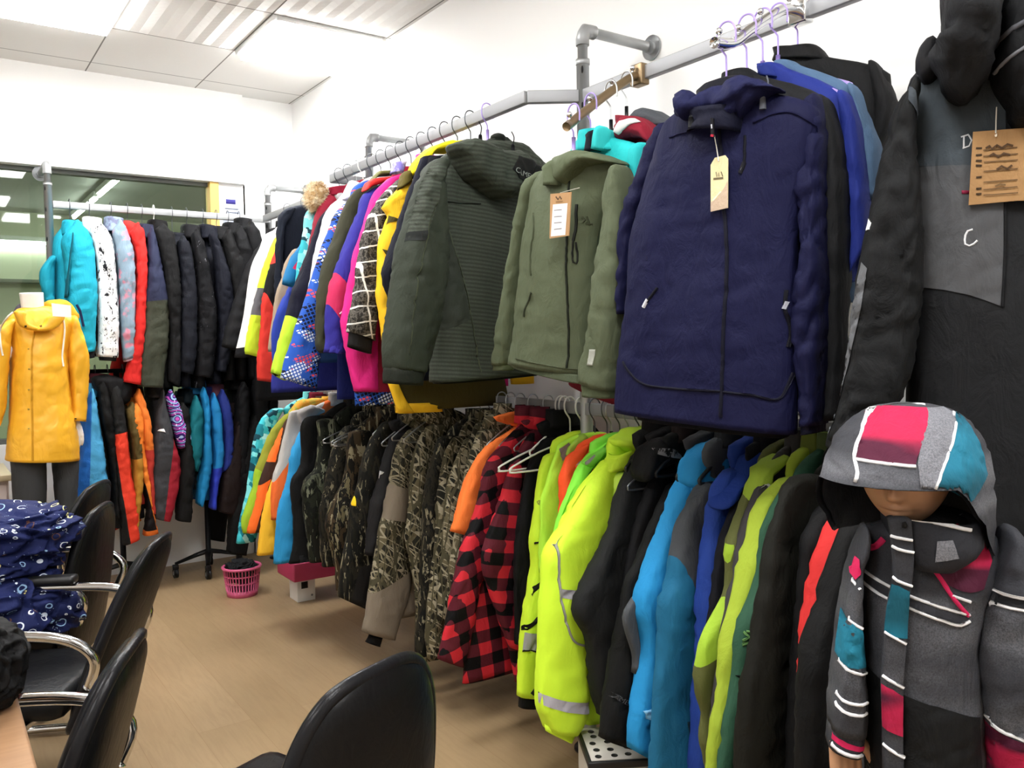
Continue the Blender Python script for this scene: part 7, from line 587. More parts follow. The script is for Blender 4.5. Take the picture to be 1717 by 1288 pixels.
dict(n='jacket',lab='charcoal and grey panelled jacket with chalk letters and kraft tag',cat='jacket',o=(1.66,.93,1.05),a=-58,p=[dict(n='body',L=_(27,880,-27,836,-29,756,-25,665,-21,545,-21,439,-26,296,-34,58,-33,-73),R=_(188,883,280,818,303,718,306,556,309,359,313,74,315,-47),t=[.05,.07,.08,.085,.085],dy=0,m='#18191b',o=dict(amp=.006,st=.013,nv=52,sq=3),d=[(_(-32,813,22,838,75,831,134,784,135,642,-12,660,-18,737),'#3a4146'),(_(-12,659,77,650,133,643,134,558,133,467,131,381,80,404,32,417,-2,423,-5,534),'#4a4b4d'),(_(133,643,135,493,131,381),'#0f1012',.006)],c=[dict(n='chalk_letter',m='#d9dbdd',q=[(_(61,705,74,708),.003),(_(66,706,66,683),.003),(_(64,683,74,685,79,695,74,707),.003)],s=.001,lab='chalk letter D'),dict(n='chalk_letter',m='#d9dbdd',q=[(_(81,528,72,525,68,513,69,500,79,498,89,507),.004)],s=.001,lab='chalk letter C'),dict(n='flag_label',m='#7c1f3a',q=[(_(62,603,75,602,75,595,62,596),0)],s=.001,lab='small crimson label')]),dict(n='sleeve',L=_(-29,805,-60,759,-81,674,-95,573,-111,479,-132,369,-151,229,-176,129),R=_(-13,780,-15,701,-7,594,0,513,0,433,-11,332,-35,230,-98,107),t=[.05,.075,.085,.08,.07],dy=-.09,m='#121314',o=dict(amp=.016,st=.012,nv=40),d=[(_(-111,472,-101,458,-112,381,-133,279,-161,161,-171,137,-162,217,-142,313,-127,395),'#606265'),(_(-30,796,-21,783,-16,739,-33,767),'#3f454b')],c=[dict(n='logo',m='#cfd0d2',q=[(_(-102,557,-98,546,-101,533),.006)],s=.001)]),dict(n='cuff',L=_(-175,133,-178,114),R=_(-96,111,-102,91),t=.06,dy=-.09,m='#0e0f0f',o=dict(amp=.004)),dict(n='sleeve',L=_(281,786,295,618,304,424,308,162),R=_(325,768,354,613,373,421,378,164),t=.07,dy=-.02,m='#121314',o=dict(amp=.012)),dict(n='hood',L=_(19,993,28,920,24,883,3,854,21,812),R=_(112,976,114,900,104,826,91,789,77,771),t=[.09,.12,.12,.1,.06],dy=-.1,m='#1b1c1e',o=dict(amp=.02,st=.012,nv=36,oe=False,k='sleeve')),dict(n='hood_lining',L=_(122,990,117,900,107,825,112,785,136,743),R=_(233,970,240,881,235,806,231,757,203,735),t=[.07,.1,.11,.08],dy=-.06,m='#0c0d0f',o=dict(amp=.016,nv=30,oe=False,k='sleeve'),d=[(_(106,849,151,875,186,887),'#55565c',.008),(_(99,797,128,815,165,837),'#6c6d72',.006)]),dict(n='neck_strap',L=_(-17,854,-10,825),R=_(21,899,34,857),t=.05,dy=-.03,m='#171719',o=dict(amp=.01,oe=False,k='sleeve')),dict(n='price_tag',poly=_(79,708,159,706,226,703,223,571,153,575,73,573),m='#9a774f',dy=-.12,th=.003,lab='large kraft cardboard tag with handwriting',marks=[(_(84,677,94,676),'#3b2c1c',.004),(_(84,664,94,664),'#3b2c1c',.004),(_(84,654,94,653),'#3b2c1c',.004),(_(84,645,94,644),'#3b2c1c',.004),(_(85,623,94,623),'#3b2c1c',.004),(_(85,602,94,602),'#3b2c1c',.004),(_(85,592,94,592),'#3b2c1c',.004),(_(96,672,151,672),'#5f482f',.002),(_(96,661,152,660),'#5f482f',.002),(_(97,650,152,649),'#5f482f',.002),(_(97,633,152,633),'#5f482f',.002),(_(97,613,152,613),'#5f482f',.002),(_(97,599,152,600),'#5f482f',.002),(_(97,589,153,589),'#5f482f',.002),(_(100,675,106,679,110,673,118,679,126,673,135,679,144,675),'#4a3624',.004),(_(106,660,112,664,121,657,129,663,140,659),'#4a3624',.004),(_(118,634,126,640,135,634,143,640),'#4a3624',.004),(_(116,604,124,607,133,605),'#6a5236',.003),(_(114,698,118,700,118,695,115,694),'#e6dcc8')],string=_(119,753,116,724,116,701))],g='jackets on the display arms',h=('black',(1.8,.85,2.173),0,.2,.18,'black hanger holding the charcoal panelled jacket with chalk letters','clothes hangers on the display arms',.07)),
]
RAIN=dict(o=(.415,4.5,0),a=5,p=[dict(n='body',L=_(-56,1550,-89,1507,-75,1435,-73,1370,-85,1205,-105,989,-115,875),R=_(155,1552,213,1512,182,1433,165,1351,163,1187,189,965,190,852),t=[.07,.12,.135,.13,.15,.155],dy=0,m='@Y',o=dict(amp=.011,st=.014,nv=60,sq=2.3),d=[(_(8,1461,-9,1381,-17,1239,-22,1077,-31,877),'#c98f22',.007)],c=[dict(n='snap_button',m='#b99a4a',q=[(_(-23,1385,-18,1385,-18,1379,-24,1379),0)],s=.003),dict(n='snap_button',m='#b99a4a',q=[(_(-28,1295,-21,1295,-22,1288,-28,1289),0)],s=.003),dict(n='snap_button',m='#b99a4a',q=[(_(-32,1202,-26,1202,-26,1196,-32,1196),0)],s=.003),dict(n='snap_button',m='#b99a4a',q=[(_(-36,1114,-29,1113,-29,1106,-36,1107),0)],s=.003),dict(n='snap_button',m='#b99a4a',q=[(_(-41,1026,-34,1026,-35,1020,-41,1021),0)],s=.003)]),dict(n='sleeve',L=_(164,1500,156,1419,152,1324,155,1229,152,1127,138,1047),R=_(203,1519,225,1432,242,1335,241,1226,229,1123,218,1032),t=[.06,.075,.07,.065,.06],dy=-.03,m='@Y',o=dict(amp=.01,st=.014,nv=34),c=[dict(n='cuff_button',m='#3a3020',q=[(_(159,1055,168,1054,168,1049,159,1050),0)],s=.003)]),dict(n='sleeve',L=_(-91,1507,-166,1449,-192,1346,-207,1243,-217,1142,-225,1013),R=_(-57,1501,-77,1422,-86,1330,-97,1226,-108,1109,-144,1005),t=[.06,.075,.07,.065,.06],dy=-.01,m='@Y',o=dict(amp=.01)),dict(n='collar',L=_(-77,1545,-69,1518,-57,1486,-27,1468,7,1464),R=_(-27,1539,-30,1522,-25,1504,-11,1493,7,1483),t=.03,dy=-.125,m='@Y',o=dict(amp=.004,oe=False),d=[(_(-76,1499,-68,1499,-69,1490,-77,1490),'#4a3316'),(_(-41,1488,-32,1488,-33,1479,-41,1479),'#4a3316')]),dict(n='collar',L=_(50,1521,44,1504,26,1488,8,1475),R=_(134,1535,109,1491,66,1464,14,1462),t=.03,dy=-.125,m='@Y',o=dict(amp=.004,oe=False),d=[(_(22,1490,29,1490,28,1480,21,1480),'#4a3316')]),dict(n='hood',L=_(82,1589,92,1548),R=_(194,1604,235,1530),t=.05,dy=.08,m='#d99f2a',o=dict(amp=.012,oe=False,k='sleeve')),dict(n='hood',L=_(-42,1565,-46,1529),R=_(15,1586,13,1536),t=.05,dy=.05,m='#5d5560',o=dict(amp=.01,oe=False,k='sleeve')),dict(n='drawstring',pts=_(-85,1546,-111,1519,-124,1472,-128,1408,-121,1355),r=.004,dy=-.155,m='#e9e2d2'),dict(n='drawstring',pts=_(131,1522,132,1471,123,1405,114,1346,116,1300),r=.004,dy=-.165,m='#e9e2d2'),dict(n='price_tag',poly=_(69,1588,149,1579,148,1525,72,1529),m='#f4f4f2',dy=-.05,th=.003,lab='blank white card at the collar')])
KID=dict(o=(1.27,.74,0),a=-48,p=[dict(n='body',L=_(-28,1084,-57,1069,-68,1026,-68,983,-65,921,-59,840,-57,759,-58,662,-58,574),R=_(103,1081,140,1062,143,1016,121,969,109,922,109,876,118,793,122,680,124,595),t=[.05,.09,.105,.11,.115,.115],dy=0,m=('@',['heather','#64656a','#3c3d41'],dict(bump=.35)),o=dict(amp=.007,st=.012,nv=56,sq=2.2),d=[(_(-76,871,-48,859,-18,845,33,832,89,813,94,731,94,654,-75,634),'#131415'),(_(-87,1024,-43,1004,-13,993,29,979,75,965),'#e4e4e6',.004),(_(-88,1006,-46,986,-13,975,25,962,58,951,75,956),'#e4e4e6',.004),(_(-86,1020,-44,999,-13,989,29,974,75,961,73,959,58,955,25,966,-13,978,-46,989,-87,1011),'#303136'),(_(12,1048,40,1074,68,1092,105,1065,111,1042,94,1003,75,999,63,1001,36,1012),('band','#b52349','#4d1a30',20)),(_(12,1048,32,1022,52,990,74,963),'#d2285c',.006),(_(-37,1066,-51,1051,-72,1042,-85,1038),'#d2285c',.007),(_(50,994,75,986),'#e4e4e6',.004),(_(-62,1108,-43,1103),'#e4e4e6',.004),(_(-4,1046,10,1046),'#e4e4e6',.004)]),dict(n='front_placket',L=_(-43,1110,-38,1060,-37,1019,-45,975,-49,913,-51,856,-49,797,-48,718),R=_(-11,1110,-7,1055,-9,1021,-16,968,-18,915,-21,858,-21,800,-18,720),t=.01,dy=-.106,m=('@',['heather','#64656a','#3c3d41'],dict(bump=.35)),o=dict(amp=.002,st=.014,sq=4),d=[(_(-41,1015,-29,1013,-15,1005,-18,934,-33,937,-49,944,-46,978),('band','#23768f','#17505f',12)),(_(-52,864,-37,858,-23,848,-23,787,-36,792,-52,799),('band','#b52349','#4d1a30',20)),(_(-43,1086,-29,1084,-12,1081),'#e4e4e6',.004),(_(-41,1071,-26,1066,-10,1063),'#e4e4e6',.004),(_(-41,1025,-26,1018,-12,1013),'#e4e4e6',.004),(_(-50,943,-35,936,-20,927),'#e4e4e6',.004),(_(-52,877,-37,869,-23,861),'#e4e4e6',.004),(_(-51,773,-36,764,-21,755),'#e4e4e6',.004)],c=[dict(n='snap_button',m='#131315',q=[(_(-26,1107,-21,1109,-18,1103,-21,1099,-26,1100),0)],s=.003)]),dict(n='sleeve',L=_(-71,1074,-87,1023,-99,953,-108,887,-114,821,-117,769),R=_(-62,1055,-69,1000,-69,935,-64,867,-64,807,-64,764),t=[.05,.06,.065,.06,.05],dy=-.045,m=('@',['heather','#64656a','#3c3d41'],dict(bump=.35)),o=dict(amp=.008,st=.012,nv=32),d=[(_(-102,957,-77,937,-70,904,-70,878,-95,881,-113,888,-109,919),('band','#23768f','#1a5c70',12)),(_(-102,958,-89,948,-77,940),'#e4e4e6',.004),(_(-113,887,-95,876,-69,869),'#e4e4e6',.004),(_(-117,836,-99,827,-68,824),'#e4e4e6',.004),(_(-117,820,-99,810,-68,806),'#e4e4e6',.004),(_(-92,1011,-80,1001),'#e4e4e6',.004),(_(-89,1043,-78,1043,-78,1021,-83,1011,-92,1020),'#d2285c')]),dict(n='cuff',L=_(-118,769,-121,740),R=_(-64,764,-69,728),t=.045,dy=-.045,m=('@',['heather','#64656a','#3c3d41'],dict(bump=.35)),o=dict(amp=.003),d=[(_(-119,768,-95,758,-70,751,-71,743,-97,749,-121,759),'#d2285c'),(_(-123,751,-97,740,-73,736),'#e4e4e6',.005)]),dict(n='sleeve',L=_(133,1069,113,1014,100,964,93,904,94,858,102,804,110,749,115,691),R=_(159,1066,184,1018,195,969,204,912,209,867,212,813,214,759,215,700),t=[.05,.08,.09,.085,.07],dy=-.03,m=('@',['heather','#64656a','#3c3d41'],dict(bump=.35)),o=dict(amp=.01,st=.012,nv=40),d=[(_(104,1000,128,999,179,999),'#e4e4e6',.004),(_(93,982,125,982,183,982),'#e4e4e6',.004),(_(101,997,128,996,179,996,181,985,125,985,97,985),'#1f2023'),(_(95,802,119,794,159,787,200,782,202,718,106,708),('band','#b52349','#4d1a30',20)),(_(94,809,119,799,159,789,199,785),'#e4e4e6',.004)]),dict(n='collar',L=_(-32,1107,-27,1065,-11,1033),R=_(97,1101,97,1061,61,1032),t=[.085,.095,.09],dy=-.02,m=('@',('heather','#3a3b40','#1a1b1e'),dict(bump=.35)),o=dict(amp=.006,ot=True,nv=40),d=[(_(-11,1113,11,1108,38,1103,70,1096),'#e4e4e6',.005),(_(-1,1122,22,1114,68,1109),'#e4e4e6',.005),(_(23,1080,43,1083,50,1058,20,1050),('@',('heather','#85868c','#5a5b60',False),dict()))])])
KHOOD=[(_(-52,1267,-13,1270,24,1269,12,1246,0,1221,-11,1194,-49,1193,-84,1196,-74,1222,-64,1243),('band','#b52349','#4d1a30',20),0),(_(24,1269,66,1268,46,1229,27,1195,6,1149,-8,1150,-8,1195,0,1221),('@',('heather','#85868c','#5a5b60',False),dict()),0),(_(66,1268,83,1243,95,1209,101,1173,78,1153,55,1139,36,1133,22,1145,7,1149,27,1195,46,1229),('band','#227089','#175263',9),0),(_(66,1269,46,1229,27,1195,15,1171,6,1148),'#e4e4e6',.004),(_(-34,1273,-50,1260,-62,1248,-76,1222,-85,1199,-85,1176,-92,1157),'#e4e4e6',.004),(_(-84,1195,-49,1193,-11,1192),'#e4e4e6',.004),(_(-36,1274,-13,1277,7,1276,27,1274),'#e4e4e6',.004)]

# ================================================================== the room
def room():
    WX, BY, CZ, LX, FY = 2.12, 5.58, 3.0, -3.2, -2.6
    wall = plain('white_wall_paint', '#f1f1ef', .8, spec=.2)
    # laminate floor, boards along Y
    t = NT('laminate_floor')
    v = t.map((1, 1, 1), (0, 0, PI/2))
    br = t.n('ShaderNodeTexBrick'); t.l(v, br.inputs['Vector'])
    for k, val in (('Scale', 1.0), ('Mortar Size', .0012), ('Brick Width', 1.3), ('Row Height', .19), ('Mortar Smooth', .3)): br.inputs[k].default_value = val
    br.offset = .37
    br.inputs['Color1'].default_value = lin('#a58c6b'); br.inputs['Color2'].default_value = lin('#9b8261'); br.inputs['Mortar'].default_value = lin('#8d6f4e')
    gr = t.noise(11, 5, .6, t.map((6, .55, 1)), .8); g2 = t.noise(3.2, 3, .5, t.map((3, .4, 1)))
    c = t.mix(t.math('MULTIPLY', t.ramp(gr, [(.42, '#000000'), (.62, '#ffffff')], False), .28), br.outputs['Color'], '#846b4e')
    c = t.mix(t.math('MULTIPLY', g2, .35), c, '#b09673')
    t.put(c, t.b.inputs['Base Color']); t.b.inputs['Roughness'].default_value = .38; t.b.inputs['Specular IOR Level'].default_value = .35
    bm = bmesh.new(); box(bm, ((WX+LX)/2, (BY+FY)/2, -.05), (WX-LX+.4, BY-FY+.4, .1)); struct('floor', bm, t.m)
    # ceiling of lay-in tiles with a pressed zigzag relief
    t = NT('ceiling_tiles'); x = t.xyz()
    def edge(s, o, per=.62):
        f = t.math('FRACT', t.math('DIVIDE', t.math('SUBTRACT', s, o), per))
        return t.math('MINIMUM', f, t.math('SUBTRACT', 1.0, f))
    ln = t.math('LESS_THAN', t.math('MINIMUM', edge(x[0], .86), edge(x[1], 4.735)), .006)
    t.put(t.mix(ln, '#dedcd8', '#6f6b66'), t.b.inputs['Base Color']); t.b.inputs['Roughness'].default_value = .7
    tri = t.math('PINGPONG', t.math('MULTIPLY', x[0], 1.0), .045)
    sw = t.math('FRACT', t.math('DIVIDE', t.math('ADD', x[1], tri), .05))
    h = t.math('MULTIPLY', sw, t.math('LESS_THAN', x[1], 4.73))
    bp = t.n('ShaderNodeBump'); bp.inputs['Strength'].default_value = .8; bp.inputs['Distance'].default_value = .012
    t.l(h, bp.inputs['Height']); t.l(bp.outputs[0], t.b.inputs['Normal'])
    bm = bmesh.new(); box(bm, ((WX+LX)/2, (BY+FY)/2, CZ+.05), (WX-LX+.4, BY-FY+.4, .1)); struct('ceiling', bm, t.m)
    bm = bmesh.new(); box(bm, (WX+.05, (BY+FY)/2, CZ/2), (.1, BY-FY, CZ)); struct('wall_right', bm, wall)
    bm = bmesh.new(); box(bm, (LX-.05, (BY+FY)/2, CZ/2), (.1, BY-FY, CZ)); struct('wall_left', bm, wall)
    bm = bmesh.new(); box(bm, ((WX+LX)/2, FY-.05, CZ/2), (WX-LX, .1, CZ)); struct('wall_front', bm, wall)
    # back wall: soffit over a long interior window, low wall under it, plain wall right of it
    bm = bmesh.new()
    box(bm, ((1.775+LX)/2, BY+.04, (2.43+CZ)/2), (1.775-LX, .16, CZ-2.43))
    box(bm, ((1.775+WX)/2, BY+.07, CZ/2), (WX-1.775, .14, CZ))
    box(bm, (1.70, BY+.07, 1.21), (.17, .14, 2.44))
    box(bm, ((1.61+LX)/2, BY+.07, .42), (1.62-LX, .14, .84)); struct('wall_back', bm, wall)
    bm = bmesh.new(); box(bm, (WX-.008, (BY+FY)/2, .05), (.016, BY-FY, .1)); struct('baseboard_right', bm, plain('grey_skirting', '#6d6a66', .6))
    bm = bmesh.new(); box(bm, (1.585, BY+.03, 1.63), (.055, .1, 1.6)); struct('trim_1', bm, plain('yellow_jamb', '#dcb765', .6))
    # glass
    m = bpy.data.materials.new('window_glass'); m.use_nodes = True; nt = m.node_tree; nt.nodes.clear()
    o = nt.nodes.new('ShaderNodeOutputMaterial'); mx = nt.nodes.new('ShaderNodeMixShader'); tr = nt.nodes.new('ShaderNodeBsdfTransparent'); gl = nt.nodes.new('ShaderNodeBsdfGlossy')
    fr = nt.nodes.new('ShaderNodeFresnel'); fr.inputs[0].default_value = 1.45
    tr.inputs[0].default_value = (.72, .78, .70, 1); gl.inputs['Roughness'].default_value = .02
    nt.links.new(fr.outputs[0], mx.inputs[0]); nt.links.new(tr.outputs[0], mx.inputs[1]); nt.links.new(gl.outputs[0], mx.inputs[2]); nt.links.new(mx.outputs[0], o.inputs[0])
    bm = bmesh.new(); box(bm, ((1.56+LX)/2, BY+.06, 1.635), (1.56-LX, .012, 1.6))
    w = struct('window_1', bm, m)
    bm = bmesh.new()
    fm = plain('window_frame_grey', '#5f625e', .5, .3)
    for xx in (-1.2, .30): box(bm, (xx, BY+.06, 1.635), (.035, .05, 1.6))
    box(bm, ((1.56+LX)/2, BY+.06, .855), (1.56-LX, .06, .03)); box(bm, ((1.56+LX)/2, BY+.06, 2.42), (1.56-LX, .06, .03))
    link('window_frame', bm, fm, w, False)
    # the neighbouring office seen through the glass
    gm = plain('office_green_wall', '#c4c6b0', .8, spec=.2); cm = plain('office_grey_ceiling', '#a3a5a0', .8, spec=.2)
    bm = bmesh.new(); box(bm, (0, 8.75, 1.3), (8, .1, 2.6)); struct('wall_office_back', bm, gm)
    bm = bmesh.new(); box(bm, (3.3, 7.2, 1.3), (.1, 3.1, 2.6)); struct('wall_office_right', bm, gm)
    bm = bmesh.new(); box(bm, (-4.05, 7.2, 1.3), (.1, 3.1, 2.6)); struct('wall_office_left', bm, gm)
    bm = bmesh.new(); box(bm, (0, 7.25, 2.65), (8.2, 3.1, .1)); struct('ceiling_office', bm, cm)
    bm = bmesh.new(); box(bm, (0, 7.25, -.05), (8.2, 3.1, .1)); struct('floor_office', bm, plain('office_floor', '#8d8672', .6))
    tm = emit('tube_glow', '#f6fbff', 45)
    hm = plain('tube_housing', '#d9dad6', .5)
    for k, (c, s) in enumerate((((1.17, 6.55, 2.575), 0), ((1.17, 7.85, 2.575), 0), ((.55, 8.66, 2.36), 1))):
        t_ = thing('ceiling_tube_light', ('fluorescent tube on the office ceiling nearer the window', 'fluorescent tube on the office ceiling farther from the window', 'fluorescent tube mounted high on the office back wall')[k], 'lamp', c, 0 if not s else PI/2, 'fluorescent tubes in the neighbouring office')
        bm = bmesh.new(); box(bm, (0, 0, .0), (.05, 1.2, .04), bevel=.006); link('housing', bm, hm, t_)
        bm = bmesh.new(); tube(bm, [(0, -.58, -.032), (0, .58, -.032)], .013, 12); link('tube', bm, tm, t_)
    for k, xx in enumerate((-2.2, -.6, 1.0, 2.4)):  # fill panels added out of sight to brighten the office behind the glass
        p = thing('office_fill_panel', ('added office fill light farthest left, unseen behind the soffit', 'added office fill light second from the left, unseen behind the soffit', 'added office fill light third from the left, unseen behind the soffit', 'added office fill light farthest right, unseen behind the soffit')[k], 'lamp', (xx, 6.02, 2.592), 0, 'unseen fill lights added to the neighbouring office')
        bm = bmesh.new(); box(bm, (0, 0, 0), (.6, .6, .016)); link('frame', bm, hm, p)
        bm = bmesh.new(); box(bm, (0, 0, -.012), (.54, .54, .01)); link('diffuser', bm, emit('office_fill_glow', '#f6fbf0', OFFICE_FILL), p)
    # shelf boards on the office wall
    sh = thing('wall_shelf', 'grey two board shelf on the green office wall behind glass', 'shelf', (.7, 8.62, 1.9))
    for z in (0.08, -.42):
        bm = bmesh.new(); box(bm, (0, 0, z), (1.1, .16, .03), bevel=.004); link('board', bm, plain('shelf_grey', '#7d8074', .6), sh)
    for xx in (-.5, .5):
        bm = bmesh.new(); box(bm, (xx, 0, -.18), (.025, .15, .56)); link('bracket', bm, plain('shelf_grey', '#7d8074', .6), sh)
    # notice on the wall strip right of the jamb
    nt_ = thing('wall_notice', 'printed paper notice taped beside the yellow window jamb', 'notice', (1.70, BY-.004, 2.2))
    bm = bmesh.new(); box(bm, (0, 0, 0), (.125, .003, .31)); link('sheet', bm, plain('notice_paper', '#bfc6d6', .6), nt_)
    bm = bmesh.new(); box(bm, (-.01, -.003, .115), (.06, .002, .028)); link('header_print', bm, plain('notice_violet', '#3d3890', .6), nt_)
    bm = bmesh.new()
    for k in range(9): box(bm, (-.005+(.01 if k % 3 else 0), -.003, .07-k*.024), (.085-(k % 4)*.012, .002, .005))
    link('text_lines', bm, plain('notice_ink', '#6b7284', .6), nt_)
    # lamps in the ceiling grid
    pm = emit('panel_glow', '#ffffff', LAMP)
    for k, (px, py, lab) in enumerate(PANELS):
        p = thing('ceiling_light_panel', lab, 'lamp', (px, py, CZ-.012), 0, 'square ceiling light panels')
        bm = bmesh.new()
        for s in (-1, 1):
            box(bm, (s*.295, 0, 0), (.02, .61, .022)); box(bm, (0, s*.295, 0), (.57, .02, .022))
        link('frame', bm, plain('panel_frame', '#f4f4f2', .5), p)
        bm = bmesh.new(); box(bm, (0, 0, -.018), (.57, .57, .05), bevel=.006); link('diffuser', bm, pm, p)
LAMP = 27.0
OFFICE_FILL = 20.0
PANELS = [(1.79, 4.425, 'square light panel in the ceiling corner tile by the right wall'), (.55, 4.425, 'square light panel left of the zigzag ceiling tile'),
          (.55, 2.565, 'square light panel above the aisle out of view'), (.55, .705, 'square light panel above the camera out of view'),
          (-1.31, 2.565, 'square light panel over the left side of the room'), (-1.31, .085, 'square light panel over the near left side'), (1.17, -.535, 'square light panel over the near right side')]
room()

# ================================================================== racks
STEEL = plain('galvanised_steel', '#a9abac', .42, .55); STEELD = plain('worn_grey_steel', '#97989a', .5, .45)
CHROME = plain('chrome', '#d8d9da', .12, 1.0); BLKM = plain('black_metal', '#1a1a1c', .4, .4)
BRONZE = plain('bronzed_tube', '#8a7558', .4, .7); HOLE = plain('slot_black', '#0b0b0b', .8)
hanger_mats()
def sq_tube(bm, a, b, w=.024, h=.04):
    a, b = Vector(a), Vector(b); d = b-a
    ang = math.atan2(d.y, d.x)
    box(bm, (a+b)/2, (d.length, w, h), Matrix.Rotation(ang, 3, 'Z') @ Matrix.Rotation(-math.asin(d.z/d.length), 3, 'Y'), bevel=.003)
def post(rack, x, y, top, wall, wy, base=True):
    bm = bmesh.new(); tube(bm, [(x, y, 1.0), (x, y, top-.03)], .0165, 16); tube(bm, [(x, y, .02), (x, y, 2.29)], .021, 16)
    tube(bm, [(x, y, 2.275), (x, y, 2.292)], .023, 16); p = link('post', bm, STEEL, rack)
    bm = bmesh.new()
    for z in (2.255, 2.14, 1.98, 1.82, 1.6):
        bmesh.ops.create_uvsphere(bm, u_segments=10, v_segments=6, radius=.007, matrix=Matrix.Translation((x-.0145, y-.0145, z)) @ Matrix.Diagonal((.6, .6, 1.8, 1)))
    link('slot', bm, HOLE, p)
    d = Vector((1, 0, 0)) if not wy else Vector((0, 1, 0))
    q = Vector((x, y, top))
    bm = bmesh.new(); tube(bm, [q-Vector((0, 0, .05)), q-Vector((0, 0, .03)), q-Vector((0, 0, .012))+d*.006, q+d*.012, q+d*.03, q+d*.05], .022, 16); link('elbow', bm, STEEL, rack)
    e = q+d*wall
    bm = bmesh.new(); tube(bm, [q+d*.04, e], .0165, 16); link('wall_arm', bm, STEEL, rack)
    bm = bmesh.new(); tube(bm, [e-d*.03, e-d*.006], .022, 16); tube(bm, [e-d*.008, e-d*.001], .042, 24); link('flange', bm, STEEL, rack)
    if base:
        bm = bmesh.new(); lathe(bm, [(.055, .001), (.055, .008), (.028, .012), (.026, .04), (.022, .042)], 24, (x, y, 0)); link('floor_flange', bm, BLKM, rack)
def racks():
    r = thing('pipe_garment_rack', 'galvanised two tier pipe rack fixed along the right wall', 'garment rack', (1.8, 2.8, 0))
    r.location = (0, 0, 0)
    post(r, 1.805, 2.157, 2.387, 2.119-1.805, False); post(r, 1.83, 3.81, 2.387, 2.119-1.83, False); post(r, 1.815, .30, 2.387, 2.119-1.815, False)
    bm = bmesh.new(); sq_tube(bm, (1.65, 2.255, 2.173), (1.65, 3.85, 2.173)); sq_tube(bm, (1.653, 2.257, 2.173), (1.79, 2.16, 2.173)); sq_tube(bm, (1.645, 3.847, 2.173), (1.83, 3.825, 2.173)); link('upper_rail', bm, STEELD, r)
    bm = bmesh.new(); sq_tube(bm, (1.803, .2, 2.173), (1.803, 2.15, 2.173)); link('upper_rail', bm, STEELD, r)
    bm = bmesh.new(); sq_tube(bm, (1.80, 3.83, 2.173), (1.80, 5.255, 2.173)); link('upper_rail', bm, STEELD, r)
    bm = bmesh.new(); sq_tube(bm, (1.8, .2, 1.155), (1.8, 2.84, 1.155)); link('lower_rail', bm, STEELD, r)
    bm = bmesh.new(); sq_tube(bm, (1.65, 2.85, 1.155), (1.65, 4.16, 1.155)); sq_tube(bm, (1.65, 2.86, 1.155), (1.8, 2.83, 1.155)); sq_tube(bm, (1.65, 3.80, 1.155), (1.82, 3.81, 1.155)); link('lower_rail', bm, STEELD, r)
    b = thing('pipe_garment_rack', 'galvanised pipe rack fixed to the back wall beside the window', 'garment rack', (0, 0, 0))
    post(b, .609, 5.275, 2.387, .303, True); post(b, 1.86, 5.36, 2.387, 2.119-1.86, False)
    bm = bmesh.new(); sq_tube(bm, (.63, 5.28, 2.173), (1.85, 5.30, 2.173), .024, .038); link('upper_rail', bm, STEEL, b)
    # display arms
    def arm(lab, pts, m, knobs):
        a = thing('display_arm', lab, 'display arm', pts[0]); o = Vector(pts[0])
        P = smooth_path([Vector(p)-o for p in pts], 6)
        bm = bmesh.new(); tube(bm, P, .0125, 14); link('tube', bm, m, a)
        bm = bmesh.new(); box(bm, (0.004, 0, 0), (.034, .05, .062), bevel=.004); link('rail_clip', bm, m, a)
        for k in knobs:
            bm = bmesh.new(); q = P[int(k*(len(P)-1))]
            tube(bm, [q+Vector((0, 0, .01)), q+Vector((0, 0, .02))], .004, 8); bmesh.ops.create_uvsphere(bm, u_segments=12, v_segments=8, radius=.008, matrix=Matrix.Translation(q+Vector((0, 0, .026)))); link('knob', bm, CHROME, a)
    arm('bronzed display arm sloping out with the turquoise and sage jackets', [(1.79, 1.881, 2.168), (1.74, 1.878, 2.145), (1.6, 1.86, 2.052), (1.455, 1.81, 1.957)], BRONZE, (.98, .75, .5, .25))
    arm('chrome display arm curving out with the navy windbreaker', [(1.79, 1.317, 2.173), (1.72, 1.315, 2.16), (1.6, 1.31, 2.09), (1.53, 1.302, 2.045), (1.46, 1.295, 2.03)], CHROME, (.92, .7, .45, .2))
    # rolling rack behind the lower back row
    k = thing('rolling_garment_rack', 'black rolling garment rack with casters along the back wall', 'garment rack', (1.0, 5.28, 0)); k.location = (0, 0, 0)
    bm = bmesh.new(); tube(bm, [(.65, 5.29, 1.25), (1.76, 5.29, 1.25)], .012, 12); link('bar', bm, BLKM, k)
    for x in (.92, 1.40):
        bm = bmesh.new(); tube(bm, [(x, 5.29, .08), (x, 5.29, 1.25)], .016, 12); link('post', bm, BLKM, k)
        bm = bmesh.new()
        for dx, dyy in ((-.2, -.02), (.18, -.02), (-.05, -.17), (.05, .16)):
            tube(bm, [(x, 5.29, .13), (x+dx*.4, 5.29+dyy*.4, .115), (x+dx, 5.29+dyy, .085)], [.022, .018, .012], 10, fl=.7)
        link('base_arms', bm, BLKM, k)
        for dx, dyy in ((-.2, -.02), (.18, -.02), (-.05, -.17), (.05, .16)):
            bm = bmesh.new(); c = Vector((x+dx, 5.29+dyy, .03)); tube(bm, [c-Vector((.012, 0, 0)), c+Vector((.012, 0, 0))], .03, 18)
            box(bm, c+Vector((0, 0, .035)), (.034, .03, .03), bevel=.006); w = link('caster', bm, BLKM, k)
            bm = bmesh.new(); tube(bm, [c-Vector((.014, 0, 0)), c+Vector((.014, 0, 0))], .012, 12); link('hub', bm, plain('caster_grey', '#a5a6a8', .4), w)
racks()
